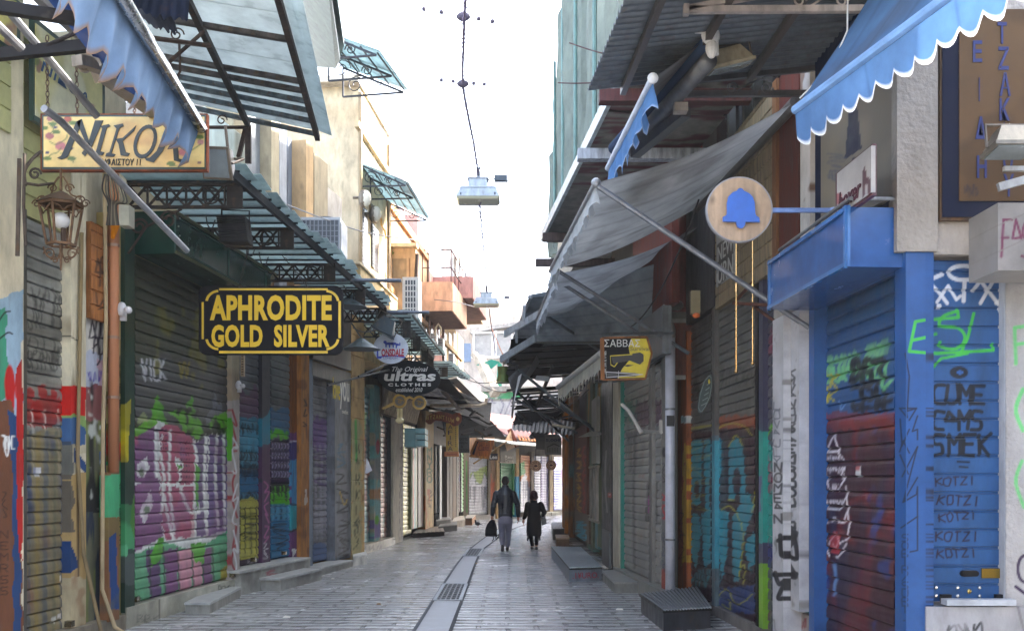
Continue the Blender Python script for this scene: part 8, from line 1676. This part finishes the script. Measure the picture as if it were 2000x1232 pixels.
# ---- woman
D_ = 23.3; cx = sx(1043); g = V((cx, D_, 0))
wo_ = thing('person', g, 'short haired woman in a long black coat walking away beside the man', 'person')
hc = V((sx(1042.5), D_, sz(967))); shL, shR = V((sx(1031), D_, sz(985))), V((sx(1056), D_, sz(985)))
elL, elR = V((sx(1028), D_+.02, sz(1001))), V((sx(1063), D_+.0, sz(1000))); wrL, wrR = V((sx(1023), D_+.10, sz(1014))), V((sx(1059), D_+.10, sz(1009)))
m = MB(); m.ell(hc, .072,.09,.105,16,12); m.tube([hc, V((cx, D_, sz(981)))], [.05,.058], 10); m.ell(hc+V((0,.09,-.01)), .014,.03,.03,8,6)
for s_ in (-1, 1): m.ell(hc+V((s_*.074,0,-.01)), .012,.02,.028,8,6); m.ell(hc+V((s_*.028,.082,.012)), .012,.012,.010,8,6)
m.ell(hc+V((0,.082,-.05)), .022,.012,.008,8,6)
torso(m, V((cx, D_, 0)), [(0,0,sz(1015),.12,.08),(0,0,sz(995),.11,.08),(0,0,sz(984),.13,.08),(0,0,sz(980),.06,.06)])
capsule(m, [shL, elL, wrL], [.045,.034,.024]); capsule(m, [shR, elR, wrR], [.045,.034,.024]); hand(m, wrL, (-.15,.25,-1), .5, 1, .9); hand(m, wrR, (-.2,.4,-.6), 1.0, -1, .9)
capsule(m, [V((cx-.07, D_, sz(1020))), V((sx(1037.5), D_, sz(1048))), V((sx(1040), D_+.12, .1))], [.06,.045,.035]); capsule(m, [V((cx+.07, D_, sz(1020))), V((sx(1048), D_-.02, sz(1048))), V((sx(1047.5), D_-.14, .14))], [.06,.045,.035])
remesh('body', m, .008, 'skin', (160,108,88), wo_, 2)
m = MB(); m.ell(hc+V((0,-.015,.012)), .098,.11,.115,16,12); m.ell(hc+V((-.03,-.01,-.055)), .075,.09,.06,12,8); m.ell(hc+V((.04,-.01,-.045)), .07,.09,.06,12,8)
rr = random.Random(4)
for i in range(16): a = rr.uniform(0,6.28); m.ell(hc+V((.075*math.cos(a),-.04+.06*math.sin(a),rr.uniform(-.07,.07))), .03,.03,.035,8,6)
remesh('hair', m, .009, 'fur', (52,26,26), wo_, 1)
m = MB(); torso(m, V((cx, D_, 0)), [(-.0,0,sz(1046),.175,.13),(-.0,0,sz(1038),.185,.135),(0,0,sz(1022),.18,.13),(0,0,sz(1008),.158,.12),(0,0,sz(998),.15,.12),(0,0,sz(989),.172,.12),(0,0,sz(984),.15,.10),(0,0,sz(981),.08,.08),(0,0,sz(976),.075,.075)])
for x, y in ((1030.5,1052),(1032,1049),(1054.5,1051),(1053,1048),(1031,1044),(1054,1044)): m.ell(V((sx(x), D_+.02, sz(y))), .022,.04,.055,8,6)
capsule(m, [shL, elL, wrL+V((.008,0,.03))], [.078,.062,.045]); capsule(m, [shR, elR, wrR], [.078,.064,.048]); remesh('coat', m, .010, 'fabric', (22,20,24), wo_, 2)
m = MB(); capsule(m, [V((cx-.07, D_, sz(1030))), V((sx(1037.5), D_, sz(1048))), V((sx(1040), D_+.12, .12))], [.08,.058,.045]); capsule(m, [V((cx+.07, D_, sz(1030))), V((sx(1048.5), D_-.02, sz(1048))), V((sx(1047.5), D_-.14, .16))], [.08,.058,.045]); remesh('leggings', m, .010, 'fabric', (26,24,30), wo_, 1)
for p_ in (V((sx(1039.5), D_+.13, .05)), V((sx(1047.5), D_-.15, .06))):
    m = MB(); m.ell(p_, .042,.05,.05,12,8); m.ell(p_+V((0,.09,-.015)), .043,.09,.032,12,8); o = remesh('shoe', m, .009, 'leather', (30,30,34), wo_, 1); m = MB(); m.ell(p_+V((0,.04,-.042)), .046,.13,.012,12,6); m.build('sole', 'plain', (206,206,206), o)
hb = thing('handbag', V((sx(1063), D_, sz(1027))), 'black handbag carried on the right arm of the woman', 'handbag')
m = MB(); c = V((sx(1063), D_+.02, 0)); m.hexa([V((sx(1058),D_-.04,sz(1026))), V((sx(1068),D_-.04,sz(1022))), V((sx(1068),D_+.07,sz(1022))), V((sx(1058),D_+.07,sz(1026))), V((sx(1057),D_-.03,sz(1010))), V((sx(1065),D_-.03,sz(1008))), V((sx(1065),D_+.05,sz(1008))), V((sx(1057),D_+.05,sz(1010)))]); remesh('bag', m, .010, 'leather', (18,18,24), hb, 3)
m = MB(); m.tube(smooth_pts([tuple(P(1057.5,1010,D_)), tuple(P(1058,1004,D_)), tuple(P(1062,1003,D_)), tuple(P(1065,1009,D_))], 6), .009, 6); m.build('handle', 'leather', (18,18,24), hb)

# ================================================================ air: far things fade a little
m = MB(); m.box((-60,-62,-1.05), (60,90,24)); hz = m.build('haze', 'plain', (255,255,255)); tag(hz, kind='stuff'); hz['label'] = 'thin pale morning haze filling the whole street'; hz['category'] = 'haze'
hm = bpy.data.materials.new('haze'); hm.use_nodes = True; hn = hm.node_tree; hn.nodes.clear(); ho = hn.nodes.new('ShaderNodeOutputMaterial'); hv = hn.nodes.new('ShaderNodeVolumePrincipled')
hv.inputs['Color'].default_value = (.93,.95,1,1); hv.inputs['Density'].default_value = .0006; hv.inputs['Anisotropy'].default_value = .3; hn.links.new(hv.outputs[0], ho.inputs['Volume'])
hz.data.materials.clear(); hz.data.materials.append(hm); S.cycles.volume_bounces = 1
